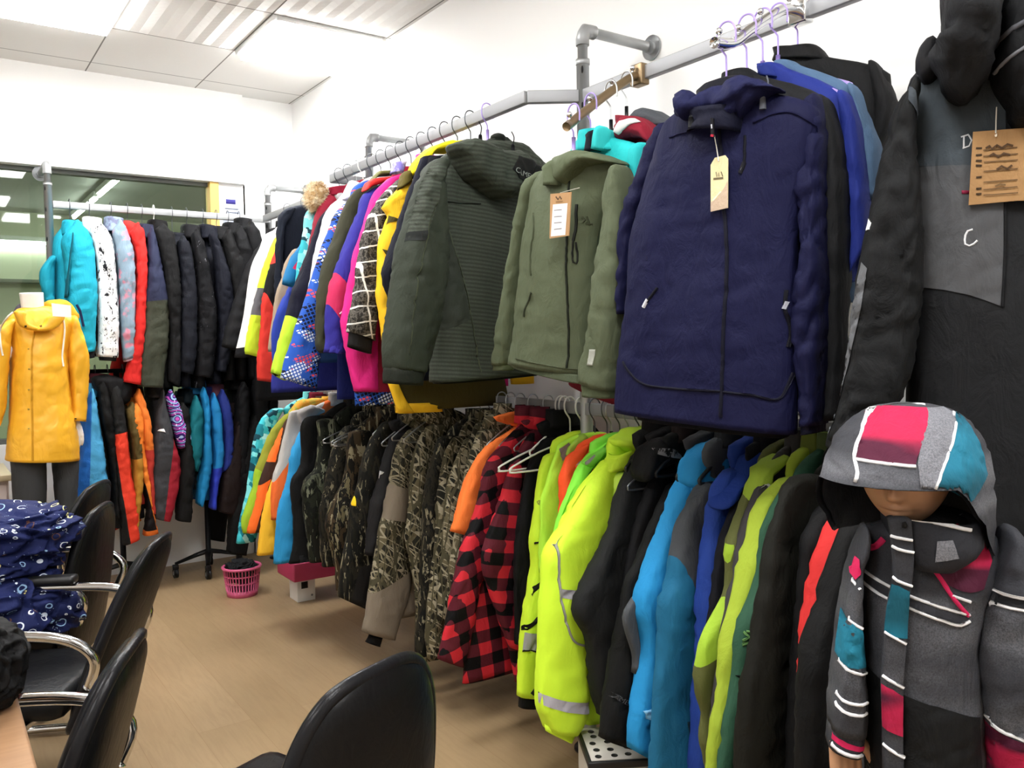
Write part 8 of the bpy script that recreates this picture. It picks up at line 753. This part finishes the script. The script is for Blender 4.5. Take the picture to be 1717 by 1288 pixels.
for o_ in [o for o in COL.objects if o.get('category') == 'garment rack']:
    bs = {'pipe_garment_rack': (1.805, 2.157, 0), 'pipe_garment_rack.001': (.609, 5.275, 0)}.get(o_.name, (1.4, 5.28, 0))
    o_.location = bs
    for ch in o_.children: ch.location = [-q for q in bs]

# ================================================================== garments on the rails
YEL = None
def special(root, p, bvs):
    def fy(u, z, d=0):
        ys = [h[0].y for b in bvs for h in [b.ray_cast(Vector((u, -2, z)), Vector((0, 1, 0)))] if h[0] is not None]
        return min(ys) if ys else d
    m = M(p['m'])
    if 'tog' in p:
        u, z = p['at']; y = fy(u, z, p.get('dy', 0))-.006
        bm = bmesh.new(); tube(bm, [(u, y, z+.011), (u, y, z-.011)], [.006, .0075], 12); bmesh.ops.create_uvsphere(bm, u_segments=10, v_segments=6, radius=.006, matrix=Matrix.Translation((u, y, z+.011)))
        tube(bm, smooth_path([(u, y, z+.012), (u+.01, y+.004, z+.04), (u+.004, y+.01, z+.06)], 4), .0018, 6)
        link(p['n'], bm, m, root)
    elif 'text' in p:
        (u0, z0), (u1, z1) = p['at'], p['to']; w = math.dist((u0, z0), (u1, z1))
        c = bpy.data.curves.new('lettering', 'FONT'); c.body = p['text']; c.size = w/3.1; c.resolution_u = 3
        tmp = bpy.data.objects.new('lettering_outline', c); COL.objects.link(tmp)
        bpy.context.view_layer.update()
        me = bpy.data.meshes.new_from_object(tmp.evaluated_get(bpy.context.evaluated_depsgraph_get()))
        bpy.data.objects.remove(tmp); bm = bmesh.new(); bm.from_mesh(me); bpy.data.meshes.remove(me)
        es = [e for e in bm.edges if e.calc_length() > .004]
        bmesh.ops.subdivide_edges(bm, edges=es, cuts=2)
        ca, sa = (u1-u0)/w, (z1-z0)/w
        for v in bm.verts:
            u, z = u0+v.co.x*ca-v.co.y*sa, z0+v.co.x*sa+v.co.y*ca
            v.co = (u, fy(u, z, -.05)-.0065, z)
        link('lettering', bm, m, root, False)
    elif 'poly' in p:
        ys = [fy(u, z, p['dy']) for u, z in p['poly']]; y = min(ys)-.010; th = p.get('th', .002)
        bm = bmesh.new(); P = p['poly']
        A = [bm.verts.new((u, y, z)) for u, z in P]; B = [bm.verts.new((u, y+th, z)) for u, z in P]
        bm.faces.new(A); bm.faces.new(B[::-1])
        for i in range(len(P)): bm.faces.new((A[i], B[i], B[(i+1) % len(P)], A[(i+1) % len(P)]))
        bmesh.ops.recalc_face_normals(bm, faces=bm.faces[:])
        ms = [m]
        for k, (poly, mk, *w) in enumerate(p.get('marks', [])):
            mm = M(mk)
            if mm not in ms: ms.append(mm)
            poly = ribbon_poly(poly, w[0]) if w else poly
            vs = [bm.verts.new((u, y-.0006-.00012*k, z)) for u, z in poly]
            f = bm.faces.new(vs); f.material_index = ms.index(mm)
            f.normal_update()
            if f.normal.y > 0: f.normal_flip()
        o = link(p['n'], bm, ms, root, False)
        if p.get('lab'): o['label'] = p['lab']
        if 'string' in p:
            S_ = p['string'] if isinstance(p['string'], list) else [p['string']]
            bm = bmesh.new(); pts = [(u, fy(u, z, y)-.006 if i == 0 else y-.002, z) for i, (u, z) in enumerate(S_)]
            tube(bm, pts, .0011, 6); link('string', bm, M('#d9d4c6'), o)
    elif 'pts' in p:
        bm = bmesh.new(); tube(bm, smooth_path([(u, fy(u, z, p['dy'])-.005, z) for u, z in p['pts']], 5), p['r'], 8); link(p['n'], bm, m, root)

def dress(root, parts):
    bvs = []
    for p in parts:
        if 'L' in p:
            o = build_part(root, p)
            b = bmesh.new(); b.from_mesh(o.data); bvs.append(BVHTree.FromBMesh(b)); b.free()
    for p in parts:
        if 'L' not in p: special(root, p, bvs)
    return bvs
def garment(g):
    root = thing(g['n'], g['lab'], g['cat'], g['o'], math.radians(g.get('a', 0)), g.get('g'))
    dress(root, g['p'])
    h = g.get('h')
    if h: hanger(h[0], h[1], math.radians(h[2]), h[3], h[4], h[5], h[6], *(h[7:]))
for g in G: garment(g)
# empty wire hangers poking out over the camouflage row and the plaid shirt
for k, (x, y, hw, kind, lab) in enumerate(((1.65, 3.45, .23, 'steel', 'bare steel hanger above the camouflage jackets, farthest of three'), (1.65, 3.36, .23, 'steel', 'bare steel hanger above the camouflage jackets, middle of three'), (1.65, 3.31, .24, 'steel', 'bare steel hanger above the camouflage jackets, nearest of three'),
        (1.8, 2.24, .24, 'white', 'empty white hanger in front of the plaid shirts'), (1.8, 2.29, .25, 'white', 'second empty white hanger behind the first beside the plaid shirts'), (1.8, 1.76, .17, 'steel', 'bare steel hanger at the neck of the black hooded jacket'),
        (1.8, 1.95, .15, 'black', 'empty black hanger behind the yellow parka hood'), (1.8, 2.03, .15, 'black', 'empty black hanger among the safety vests'))):
    hanger(kind, (x, y, 1.155), 0, .11, hw, lab, 'empty hangers on the lower rail', .07)

# ================================================================== mannequins
def remesh(o, vox, sm=4):
    md = o.modifiers.new('unify', 'REMESH'); md.mode = 'VOXEL'; md.voxel_size = vox; md.use_smooth_shade = True
    s = o.modifiers.new('soften', 'SMOOTH'); s.iterations = sm; s.factor = .5
def hand_bm(bm, wrist, d, side, out, s=1.0):
    """hand from the wrist along d (down); side = towards the little finger; out = back of the hand"""
    W, d, sd, ot = Vector(wrist), Vector(d).normalized(), Vector(side).normalized(), Vector(out).normalized()
    tube(bm, [W-d*.05*s, W, W+d*.03*s, W+d*.06*s, W+d*.085*s], [.024*s, .023*s, .030*s, .036*s, .034*s], 14, fl=.55) if abs(sd.dot(Vector((1, 0, 0)))) > 2 else None
    for k in range(4):      # palm slabs under each finger
        c = sd*(k-1.5)*.019*s
        tube(bm, [W+c*.55-d*.01*s, W+c*.9+d*.04*s, W+c+d*.088*s], [.014*s, .0135*s, .0115*s], 10)
    tube(bm, [W-d*.06*s, W+d*.02*s], [.023*s, .022*s], 12)
    for k, (ln, cu) in enumerate(((.072, .35), (.08, .42), (.074, .5), (.058, .6))):
        c = sd*(k-1.5)*.0195*s; b = W+c+d*.085*s; pts = [b]; dd = d.copy()
        for j in range(3):
            dd = (dd-ot*cu*.42).normalized(); pts.append(pts[-1]+dd*ln*s*(.44, .32, .24)[j])
        tube(bm, pts, [.0098*s, .0092*s, .0082*s, .0058*s], 10)
        bmesh.ops.create_uvsphere(bm, u_segments=8, v_segments=6, radius=.0062*s, matrix=Matrix.Translation(pts[-1]))
    b = W-sd*.024*s+d*.022*s; t1 = b+(d*.6-sd*.6-ot*.25).normalized()*.036*s; t2 = t1+(d*.9-sd*.15-ot*.3).normalized()*.032*s
    tube(bm, [W-sd*.008*s+d*.005*s, b, t1, t2], [.014*s, .0135*s, .011*s, .0075*s], 10)
    bmesh.ops.create_uvsphere(bm, u_segments=8, v_segments=6, radius=.0078*s, matrix=Matrix.Translation(t2))
def mannequins():
    global MATS
    t = NT('yellow_raincoat_cloth'); t.b.inputs['Base Color'].default_value = lin('#eeb02c'); t.b.inputs['Roughness'].default_value = .42; t.b.inputs['Specular IOR Level'].default_value = .4
    n1 = t.noise(9, 3, .5, t.map((1.2, 1.2, .6), (0, .5, 0)), .8); bp = t.n('ShaderNodeBump'); bp.inputs['Strength'].default_value = .35; bp.inputs['Distance'].default_value = .03; t.l(n1, bp.inputs['Height']); t.l(bp.outputs[0], t.b.inputs['Normal'])
    ym = t.m
    base_M = M
    globals()['M'] = lambda s: ym if s == '@Y' else base_M(s)
    white = plain('mannequin_white', '#f0efec', .35)
    r = thing('mannequin', 'white headless mannequin in a yellow raincoat and dark trousers', 'mannequin', RAIN['o'], math.radians(RAIN['a']))
    bm = bmesh.new()
    tube(bm, [(.03, .03, 1.42), (.028, .012, 1.5), (.022, .0, 1.57), (.018, -.006, 1.642)], [.06, .05, .047, .05], 24)
    cx = .05
    tube(bm, [(cx, 0, .86), (cx, 0, 1.0), (cx, 0, 1.12), (cx, .01, 1.3), (.04, .02, 1.38), (.03, .025, 1.44)], [.12, .11, .09, .105, .10, .06], 20, fl=.62)
    for s, q in ((1, [(.14, 0, 1.40), (.185, -.01, 1.35), (.2, -.03, 1.2), (.178, -.03, 1.05)]), (-1, [(-.07, .02, 1.39), (-.14, .02, 1.33), (-.19, .0, 1.2), (-.215, -.02, 1.02)])):
        tube(bm, q, [.04, .042, .036, .023], 14)
    for s in (-1, 1):
        tube(bm, [(.055+s*.075, 0, .9), (.055+s*.08, 0, .5), (.055+s*.075, .01, .08), (.055+s*.078, -.06, .035)], [.05, .04, .032, .03], 14)
    hand_bm(bm, (.166, -.034, 1.035), (.12, -.12, -1), (.9, -.2, .1), (.2, -.9, 0), .84)
    hand_bm(bm, (-.20, -.02, 1.0), (-.1, -.1, -1), (-.9, -.2, .1), (-.2, -.9, 0), .84)
    b = link('body', bm, white, r); remesh(b, .003, 3)
    bm = bmesh.new(); lathe(bm, [(.16, .0), (.16, .012), (.15, .018)], 40, (.055, -.01, .001)); link('base_plate', bm, CHROME, r)
    bm = loft([(-.105, .93), (-.092, .85), (-.088, .65), (-.075, .4), (-.06, .1)], [(.05, .93), (.05, .85), (.038, .65), (.01, .4), (-.0, .1)], [.1, .095, .08, .06, .05], 0, amp=.006, kind='sleeve', bm=bmesh.new())
    loft([(.06, .93), (.076, .85), (.084, .65), (.085, .4), (.07, .1)], [(.18, .93), (.187, .85), (.172, .65), (.15, .4), (.12, .1)], [.1, .095, .08, .06, .05], 0, amp=.006, kind='sleeve', bm=bm)
    link('trousers', bm, M('#38393a'), r)
    # the raincoat is one child; its pieces hang from it
    coat = bpy.data.objects.new('raincoat', None); COL.objects.link(coat); coat.parent = r
    dress(coat, RAIN['p'])
    # fold: raincoat body mesh becomes the part itself
    body = [c for c in coat.children if c.name.startswith('body')][0]; body.parent = r; nm = body.name
    for c in list(coat.children): c.parent = body
    bpy.data.objects.remove(coat); body.name = 'raincoat'
    for c in list(body.children):       # buttons and pulls two levels down stay with the coat
        for g2 in list(c.children): g2.parent = body

    # ---- child mannequin
    k = thing('child_mannequin', 'child mannequin in a grey hooded ski jacket with pink and teal stripes', 'mannequin', KID['o'], math.radians(KID['a']))
    bvs = dress(k, KID['p'])
    skin = plain('mannequin_skin', '#c0916e', .45)
    bm = bmesh.new()
    # head with brow, nose, lips, chin and ears; looks down and to the left
    bmesh.ops.create_uvsphere(bm, u_segments=96, v_segments=72, radius=1.0)
    for v in bm.verts:
        x, y, z = v.co
        w = 1-.18*max(0, -z)**1.5
        p = Vector((x*.067*w, y*.08*(1-.06*max(0, -z)), z*.09))
        f = max(0, -y)
        g = lambda cx, cz, sx, sz: math.exp(-((p.x-cx)/sx)**2-((p.z-cz)/sz)**2)*f
        p.y -= .024*g(0, -.020, .010, .014)+.010*g(0, 0, .008, .02)+.006*g(.008, -.024, .006, .006)+.006*g(-.008, -.024, .006, .006)+.010*g(0, -.046, .017, .005)+.010*g(0, -.057, .015, .005)+.006*g(0, -.078, .02, .012)
        p.y += .008*g(.026, .006, .014, .010)+.008*g(-.026, .006, .014, .010)+.009*g(0, -.0515, .02, .0025)+.006*g(0, -.036, .006, .006)+.003*g(0, -.066, .014, .004)
        v.co = p
    for s in (-1, 1):
        bmesh.ops.create_uvsphere(bm, u_segments=12, v_segments=10, radius=1, matrix=Matrix.Translation((s*.066, .005, -.01)) @ Matrix.Diagonal((.008, .014, .022, 1)))
    R_ = Matrix.Translation((.0, -.018, 1.174)) @ Matrix.Rotation(math.radians(-24), 4, 'Z') @ Matrix.Rotation(math.radians(8), 4, 'X')
    bmesh.ops.transform(bm, matrix=R_, verts=bm.verts[:])
    tube(bm, [(.012, .01, 1.1), (.012, .012, 1.02)], [.04, .045], 16)
    link('head', bm, skin, k)
    for s in (-1, 1):
        bm = bmesh.new(); bmesh.ops.create_uvsphere(bm, u_segments=12, v_segments=8, radius=1, matrix=R_ @ Matrix.Translation((s*.026, -.068, .006)) @ Matrix.Diagonal((.012, .006, .006, 1))); link('eye', bm, plain('eye_dark', '#4a3a2e', .3), k)
    bm = bmesh.new(); hand_bm(bm, (-.095, -.05, .765), (.05, -.08, -1), (-.75, -.6, 0), (-.6, .7, 0), .78); h = link('hand', bm, skin, k); remesh(h, .0028, 2)
    bm = bmesh.new(); hand_bm(bm, (.175, -.03, .62), (0, -.05, -1), (.75, -.6, 0), (.6, .7, 0), .78); h = link('hand', bm, skin, k); remesh(h, .0028, 2)
    bm = loft([(-.085, .6), (-.085, .4), (-.075, .06)], [(.012, .6), (.01, .4), (-.005, .06)], [.075, .06, .045], 0, amp=.004, bm=bmesh.new())
    loft([(.02, .6), (.022, .4), (.03, .06)], [(.118, .6), (.115, .4), (.1, .06)], [.075, .06, .045], 0, amp=.004, bm=bm); link('trousers', bm, M('#1b1c20'), k)
    bm = bmesh.new(); lathe(bm, [(.14, 0), (.14, .012), (.13, .02), (.02, .03), (.02, .09)], 36, (.015, 0, .001)); link('base_plate', bm, BLKM, k)
    # hood: open dome over the head with a brim
    bm = bmesh.new(); NU, NV = 64, 30; C = Vector((.008, .012, 1.118)); A, B, H = .121, .145, .155; rows = []
    for j in range(NV+1):
        row = []
        for i in range(NU):
            th = 2*PI*i/NU; fr = max(0, -math.sin(th)*.86-math.cos(th)*.5)
            zb = -.07+.112*min(1, fr*1.5)**1.1       # lower edge: brim in front, collar behind
            
            f = j/NV; z = H*math.cos(f*PI/2*1.0) if f < .62 else None
            z62 = H*math.cos(.62*PI/2)
            if z is None: z = z62+(zb-z62)*((f-.62)/.38)
            rr = math.sin(min(f, .92)*PI/2/.92*1.0); rr = max(0.0, min(1.0, rr))**.8
            x_, y_ = A*rr*math.cos(th), B*rr*math.sin(th)
            if fr > .25: y_ -= .018*(f**3)*fr; x_ -= .022*(f**3)*fr*max(0, -math.cos(th)+.3)
            p = C+Vector((x_, y_, z)); n = Vector((x_/A, y_/B, .4)).normalized()
            p += n*fold(p*1.8, 7.3, 'sleeve')*.0075*min(1, f*3)
            row.append(bm.verts.new(p))
        rows.append(row)
    for a, b in zip(rows, rows[1:]):
        for i in range(NU):
            try: bm.faces.new((a[i], b[i], b[(i+1) % NU], a[(i+1) % NU]))
            except ValueError: pass
    bmesh.ops.remove_doubles(bm, verts=rows[0], dist=.0005)
    bmesh.ops.recalc_face_normals(bm, faces=bm.faces[:])
    if sum((f.normal.dot(f.calc_center_median()-C) for f in bm.faces)) < 0: bmesh.ops.reverse_faces(bm, faces=bm.faces[:])
    bv = bvh_of(bm); geo = list(bm.faces)
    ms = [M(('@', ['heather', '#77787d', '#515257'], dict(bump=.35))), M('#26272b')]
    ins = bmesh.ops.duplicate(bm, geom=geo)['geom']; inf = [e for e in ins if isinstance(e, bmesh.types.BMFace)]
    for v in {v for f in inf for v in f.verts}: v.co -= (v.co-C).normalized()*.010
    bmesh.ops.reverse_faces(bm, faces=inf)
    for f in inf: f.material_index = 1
    for poly, m, w in KHOOD:
        mm = M(m)
        if mm not in ms: ms.append(mm)
        ribbon_into(bm, bv, poly, w, ms.index(mm), .003) if w else patch_into(bm, bv, poly, ms.index(mm), .002, res=.009)
    link('hood', bm, ms, k)
mannequins()

# ================================================================== office chairs, table, odds and ends
LEATH = mat('#131314', rough=.38, bump=.12, bsc=30); LRIM = mat('#1b1b1d', rough=.3, bump=.1, bsc=40); MESHB = plain('chair_black_plastic', '#161617', .45)
WOODR = plain('red_brown_arm_wood', '#5a2a22', .3)
def chair(top, ang, lab, grp, rec, h=.845, wid=.195, wood=False, arms=True):
    """top = world xy of the backrest's upper edge; ang = direction the seat faces"""
    f = Vector((math.cos(ang), math.sin(ang))); c = Vector(top)+f*(.215+(h-.42)*rec)
    r = thing('office_chair', lab, 'chair', (c.x, c.y, 0), ang+PI/2, grp)
    def bend(v):
        z = v.co.z; x = v.co.x
        v.co.y += .215+(z-.42)*rec-.5*x*x
    w = wid
    L = [(-w*.80, h-.46), (-w*.96, h-.40), (-w, h-.30), (-w*.98, h-.20), (-w*.88, h-.10), (-w*.66, h-.03), (-w*.34, h)]
    R = [(-a, b) for a, b in L]
    bm = loft(L[::-1], R[::-1], [.018, .03, .034, .036, .036, .032, .026], 0, amp=.0012, nv=40, step=.012, open_end=False, sq=3.2)
    for v in bm.verts: bend(v)
    b = link('backrest', bm, LEATH, r)
    bm = bmesh.new(); out = smooth_path([(p[0], 0, p[1]) for p in L] + [(p[0], 0, p[1]) for p in R[::-1]] + [(L[0][0], 0, L[0][1])], 5)[:-1]
    tube(bm, [Vector((p.x*.985, .004, p.z)) for p in out], .0135, 10, closed=True)
    for v in bm.verts: bend(v)
    link('piping', bm, LRIM, b)
    bm = bmesh.new(); box(bm, (0, -.02, .465), (.39, .42, .07), bevel=.03)
    for v in bm.verts: v.co.z += -.012*math.cos(v.co.x*6)*math.cos((v.co.y+.02)*5)+noise.noise(v.co*9)*.003
    link('seat', bm, LEATH, r)
    for s in ((-1, 1) if arms else ()):
        P = smooth_path([(s*.2, .26, .52), (s*.214, .28, .60), (s*.218, .2, .655), (s*.218, 0, .668), (s*.218, -.2, .66), (s*.216, -.24, .60), (s*.214, -.25, .4), (s*.208, -.25, .08), (s*.208, -.214, .022), (s*.208, .0, .02), (s*.208, .2, .02)], 6)
        bm = bmesh.new(); tube(bm, P, .0135, 12); fr = link('side_frame', bm, CHROME, r)
        bm = bmesh.new(); box(bm, (s*.218, -.06, .69), (.05, .27, .026), bevel=.011); link('arm_pad', bm, WOODR if wood else MESHB, r)
    for s in (() if arms else (-1, 1)):
        P = smooth_path([(s*.15, .26, .52), (s*.17, .24, .45), (s*.18, .1, .42), (s*.18, -.2, .42), (s*.19, -.25, .36), (s*.2, -.26, .08), (s*.21, -.24, .022), (s*.208, .0, .02), (s*.208, .2, .02)], 6)
        bm = bmesh.new(); tube(bm, P, .0135, 12); link('side_frame', bm, CHROME, r)
    bm = bmesh.new(); tube(bm, [(-.208, .2, .02), (.208, .2, .02)], .0135, 12); tube(bm, [(-.208, -.12, .425), (.208, -.12, .425)], .012, 10); tube(bm, [(-.208, .1, .425), (.208, .1, .425)], .012, 10)
    link('cross_bars', bm, CHROME, r)
    return r
CG = 'black leather office chairs at the table'
chair((.605, 1.285), math.radians(112), 'black leather office chair nearest the camera seen from behind', CG, .12, h=.828, arms=False)
chair((.292, 1.66), math.radians(156), 'black leather office chair with worn rim at the table corner', CG, .3, h=.83, wood=True)
chair((.522, 2.47), math.radians(151), 'black leather office chair with its arm towards the black garment', CG, .40, wid=.168)
chair((.475, 3.10), math.radians(154), 'black leather office chair beside the heap of patterned coats', CG, .15)
chair((.55, 3.63), math.radians(150), 'office chair with worn tan headband farthest from the camera', CG, .3)

def lump(name, c, r, m, seed, parent=None, amp=.18, flat=None):
    """a heaped garment: rounded mass broken by sharp folds"""
    bm = bmesh.new(); bmesh.ops.create_icosphere(bm, subdivisions=6, radius=1)
    for v in bm.verts:
        d = v.co.normalized()
        q = d*1.5+Vector((seed*7.1, seed*3.3, seed))
        q += Vector((noise.noise(q*1.3), noise.noise(q*1.3+Vector((5, 2, 1))), 0))*.5
        a = noise.noise(q)*.7+(.5-abs(noise.noise(q*1.7+Vector((3, 1, 2)))*1.4))*.7+(.4-abs(noise.noise(q*2.6)*1.5))*.18
        a -= max(0, 1-abs(noise.noise(q*2.0+Vector((8, 8, 1))))*5)**2*.3
        k = 1+a*amp*1.7
        e = Vector([math.copysign(abs(x)**.7, x) for x in d])
        v.co = Vector((e.x*r[0]*k, e.y*r[1]*k, e.z*r[2]*k))+Vector(c)
        if flat is not None: v.co.z = max(v.co.z, flat+.002*noise.noise(q*6))
    return link(name, bm, m, parent)
def clutter():
    # table
    t = NT('table_laminate'); g = t.noise(9, 4, .6, t.map((.5, 8, 1))); t.put(t.mix(g, '#b08a66', '#8c6748'), t.b.inputs['Base Color']); t.b.inputs['Roughness'].default_value = .35
    tb = thing('meeting_table', 'wood laminate meeting table at the bottom left', 'table', (-.65, .6, 0))
    bm = bmesh.new(); box(bm, (0, 0, .735), (1.54, 2.5, .03), bevel=.006); link('tabletop', bm, t.m, tb)
    for sx in (-1, 1):
        for sy in (-1, 1):
            bm = bmesh.new(); box(bm, (sx*.45, sy*.8, .36), (.06, .06, .72), bevel=.004); link('leg', bm, plain('table_leg_grey', '#4d4d50', .4, .4), tb)
    j = lump('folded_jacket', (.045, 1.77, .825), (.088, .12, .075), M('#0f0f10'), 3, amp=.10, flat=.7525); tag(j, 'black jacket bundled on the far corner of the table', 'jacket')
    # heap of coats on the fourth chair
    hp = ('@', ['kids'], dict(bump=.4)); grp = 'patterned coats heaped on a chair'
    a = lump('coat', (.16, 2.98, .60), (.19, .17, .11), M(hp), 5, amp=.22, flat=.503); tag(a, 'navy doodle print coat lying lowest in the heap on the chair', 'coat', grp)
    b = lump('coat', (.19, 3.0, .80), (.19, .15, .09), M(hp), 9, amp=.26); tag(b, 'navy doodle print coat crumpled on top of the heap', 'coat', grp)
    c = lump('coat', (-.06, 2.86, .70), (.11, .12, .19), M(('@', ['kids', '#2036a8'], dict(bump=.4))), 12, amp=.14, flat=.503); tag(c, 'royal blue doodle print coat at the left of the heap', 'coat', grp)
    # cabinet by the window
    cb = thing('side_cabinet', 'low pinkish cabinet with tan top by the window', 'cabinet', (-.05, 5.05, 0))
    bm = bmesh.new(); box(bm, (0, 0, .37), (.76, .5, .74), bevel=.004); link('body', bm, plain('cabinet_pinkish', '#b9a9a2', .5), cb)
    bm = bmesh.new(); box(bm, (0, -.005, .755), (.79, .53, .03), bevel=.004); link('top', bm, plain('cabinet_tan', '#b8a888', .45), cb)
    for s in (-1, 1):
        bm = bmesh.new(); box(bm, (s*.19, -.254, .37), (.36, .016, .70), bevel=.003); d = link('door', bm, plain('cabinet_pinkish', '#b9a9a2', .5), cb)
        bm = bmesh.new(); tube(bm, [(s*.04, -.275, .42), (s*.04, -.275, .54)], .006, 8); link('handle', bm, CHROME, d)
    tr = thing('file_tray', 'dark file tray on the cabinet by the window', 'tray', (.12, 5.0, .772))
    bm = bmesh.new()
    for z in (.01, .07, .13): box(bm, (0, 0, z), (.34, .26, .006))
    link('shelves', bm, plain('tray_black', '#22231f', .5), tr)
    bm = bmesh.new()
    for sx in (-.165, .165):
        for sy in (-.12, .12): tube(bm, [(sx, sy, 0), (sx, sy, .15)], .005, 8)
    link('rods', bm, CHROME, tr)
    # pink lattice basket
    k = thing('plastic_basket', 'pink lattice plastic basket on the floor under the black coat', 'basket', (1.415, 4.68, 0.001)); pk = plain('pink_plastic', '#c9577f', .4)
    bm = bmesh.new(); lathe(bm, [(.082, .0), (.085, .035), (.080, .035), (.078, .006)], 40); link('base', bm, pk, k)
    bm = bmesh.new()
    for i in range(34):
        a_ = 2*PI*i/34; p = lambda z, r_: (r_*math.cos(a_), r_*math.sin(a_), z)
        tube(bm, [p(.03, .083), p(.155, .098)], .0038, 6)
    for z, r_ in ((.075, .0885), (.115, .0935)): tube(bm, [(r_*math.cos(2*PI*i/40), r_*math.sin(2*PI*i/40), z) for i in range(40)], .004, 6, closed=True)
    link('lattice', bm, pk, k)
    bm = bmesh.new(); tube(bm, [(.1*math.cos(2*PI*i/48), .1*math.sin(2*PI*i/48), .158) for i in range(48)], .008, 8, closed=True); link('rim', bm, pk, k)
    cl = lump('dark_clothes', (1.415, 4.68, .13), (.078, .078, .06), M('#17181a'), 21, amp=.2); tag(cl, 'dark clothes stuffed in the pink basket', 'clothes')
    # pink bench board on white boxes
    bb = thing('pink_plank', 'pink board lying on white boxes under the camouflage jackets', 'board', (1.82, 4.42, .125))
    bm = bmesh.new(); box(bm, (0, 0, .05), (.5, .26, .10), bevel=.008); link('board', bm, plain('crimson_pink', '#b83a63', .5), bb)
    for k_, x in enumerate((1.655, 1.99)):
        wb = thing('small_carton', ('white carton with a black square under the pink board', 'white carton under the far end of the pink board')[k_], 'box', (x, 4.40, 0), 0, 'white cartons under the board')
        bm = bmesh.new(); box(bm, (0, 0, .062), (.10, .12, .122), bevel=.002); link('carton', bm, plain('carton_white', '#dcdcd8', .6), wb)
        bm = bmesh.new(); box(bm, (-.01, -.061, .09), (.036, .002, .036)); link('black_square', bm, HOLE, wb)
        bm = bmesh.new(); tube(bm, [(.03, -.061, .03), (.03, -.063, .03)], .006, 12); link('round_mark', bm, plain('mark_grey', '#77777a', .6), wb)
    fb = thing('printed_carton', 'blue and white printed carton standing on the pink board', 'box', (1.83, 4.36, .226), .1)
    bm = bmesh.new(); box(bm, (0, 0, .12), (.1, .16, .24), bevel=.002); link('carton', bm, plain('carton_cool_white', '#d9d6d2', .6), fb)
    bm = bmesh.new(); box(bm, (0, -.081, .19), (.1, .002, .09)); link('blue_print', bm, plain('carton_blue', '#3e4f6b', .6), fb)
    bm = bmesh.new(); box(bm, (0, -.081, .025), (.1, .002, .05)); link('tan_print', bm, plain('carton_tan', '#b98a5e', .6), fb)
    bm = bmesh.new(); tube(bm, [(.035*math.cos(2*PI*i/24)*.8, -.082, .10+.03*math.sin(2*PI*i/24)) for i in range(24)], .005, 6, closed=True); link('ring_print', bm, plain('carton_navy', '#2a2f3d', .6), fb)
    # spotted carton under the blue jacket
    sb = thing('spotted_carton', 'pale carton with black spots and black edge under the black jacket', 'box', (1.615, 1.76, 0), math.radians(-30))
    bm = bmesh.new(); box(bm, (0, 0, .105), (.26, .2, .208), bevel=.002); link('body', bm, plain('carton_pale', '#c4bfb6', .6), sb)
    bm = bmesh.new(); box(bm, (0, 0, .221), (.27, .21, .02), bevel=.003); ld = link('lid', bm, plain('carton_edge_black', '#17171a', .5), sb)
    bm = bmesh.new(); box(bm, (-.03, 0, .2325), (.19, .195, .003)); link('spotted_panel', bm, plain('carton_pale', '#c4bfb6', .6), ld)
    bm = bmesh.new(); box(bm, (.10, 0, .2325), (.05, .195, .003)); link('maroon_panel', bm, plain('carton_maroon', '#5b2430', .6), ld)
    bm = bmesh.new(); rnd = random.Random(4)
    for ix in range(4):
        for iy in range(5):
            x, y = -.10+ix*.042+rnd.uniform(-.006, .006), -.075+iy*.037+rnd.uniform(-.005, .005)
            tube(bm, [(x, y, .2335), (x, y, .2352)], .0095, 10)
    link('spots', bm, plain('spot_black', '#1b1b1b', .6), ld)
clutter()

# ================================================================== camera and picture
yaw, pit, rol = math.radians(34.9), math.radians(2.85), math.radians(-.905)
fw = Vector((math.sin(yaw)*math.cos(pit), math.cos(yaw)*math.cos(pit), -math.sin(pit))); rt = Vector((math.cos(yaw), -math.sin(yaw), 0)); up = rt.cross(fw)
r2, u2 = rt*math.cos(rol)+up*math.sin(rol), -rt*math.sin(rol)+up*math.cos(rol)
cd = bpy.data.cameras.new('camera'); cd.sensor_width = 36; cd.lens = 1420/1717*36; cd.clip_start = .02
co = bpy.data.objects.new('camera', cd); COL.objects.link(co)
mw = Matrix((r2, u2, -fw)).transposed().to_4x4(); mw.translation = (0, 0, 1.38); co.matrix_world = mw
SC.camera = co
w = bpy.data.worlds.new('world'); SC.world = w; w.use_nodes = True
w.node_tree.nodes['Background'].inputs[0].default_value = (1, 1, 1, 1); w.node_tree.nodes['Background'].inputs[1].default_value = .15
vs = SC.view_settings; vs.view_transform = 'Standard'; vs.look = 'None'; vs.exposure = 0.3; vs.gamma = 1; vs.use_curve_mapping = False
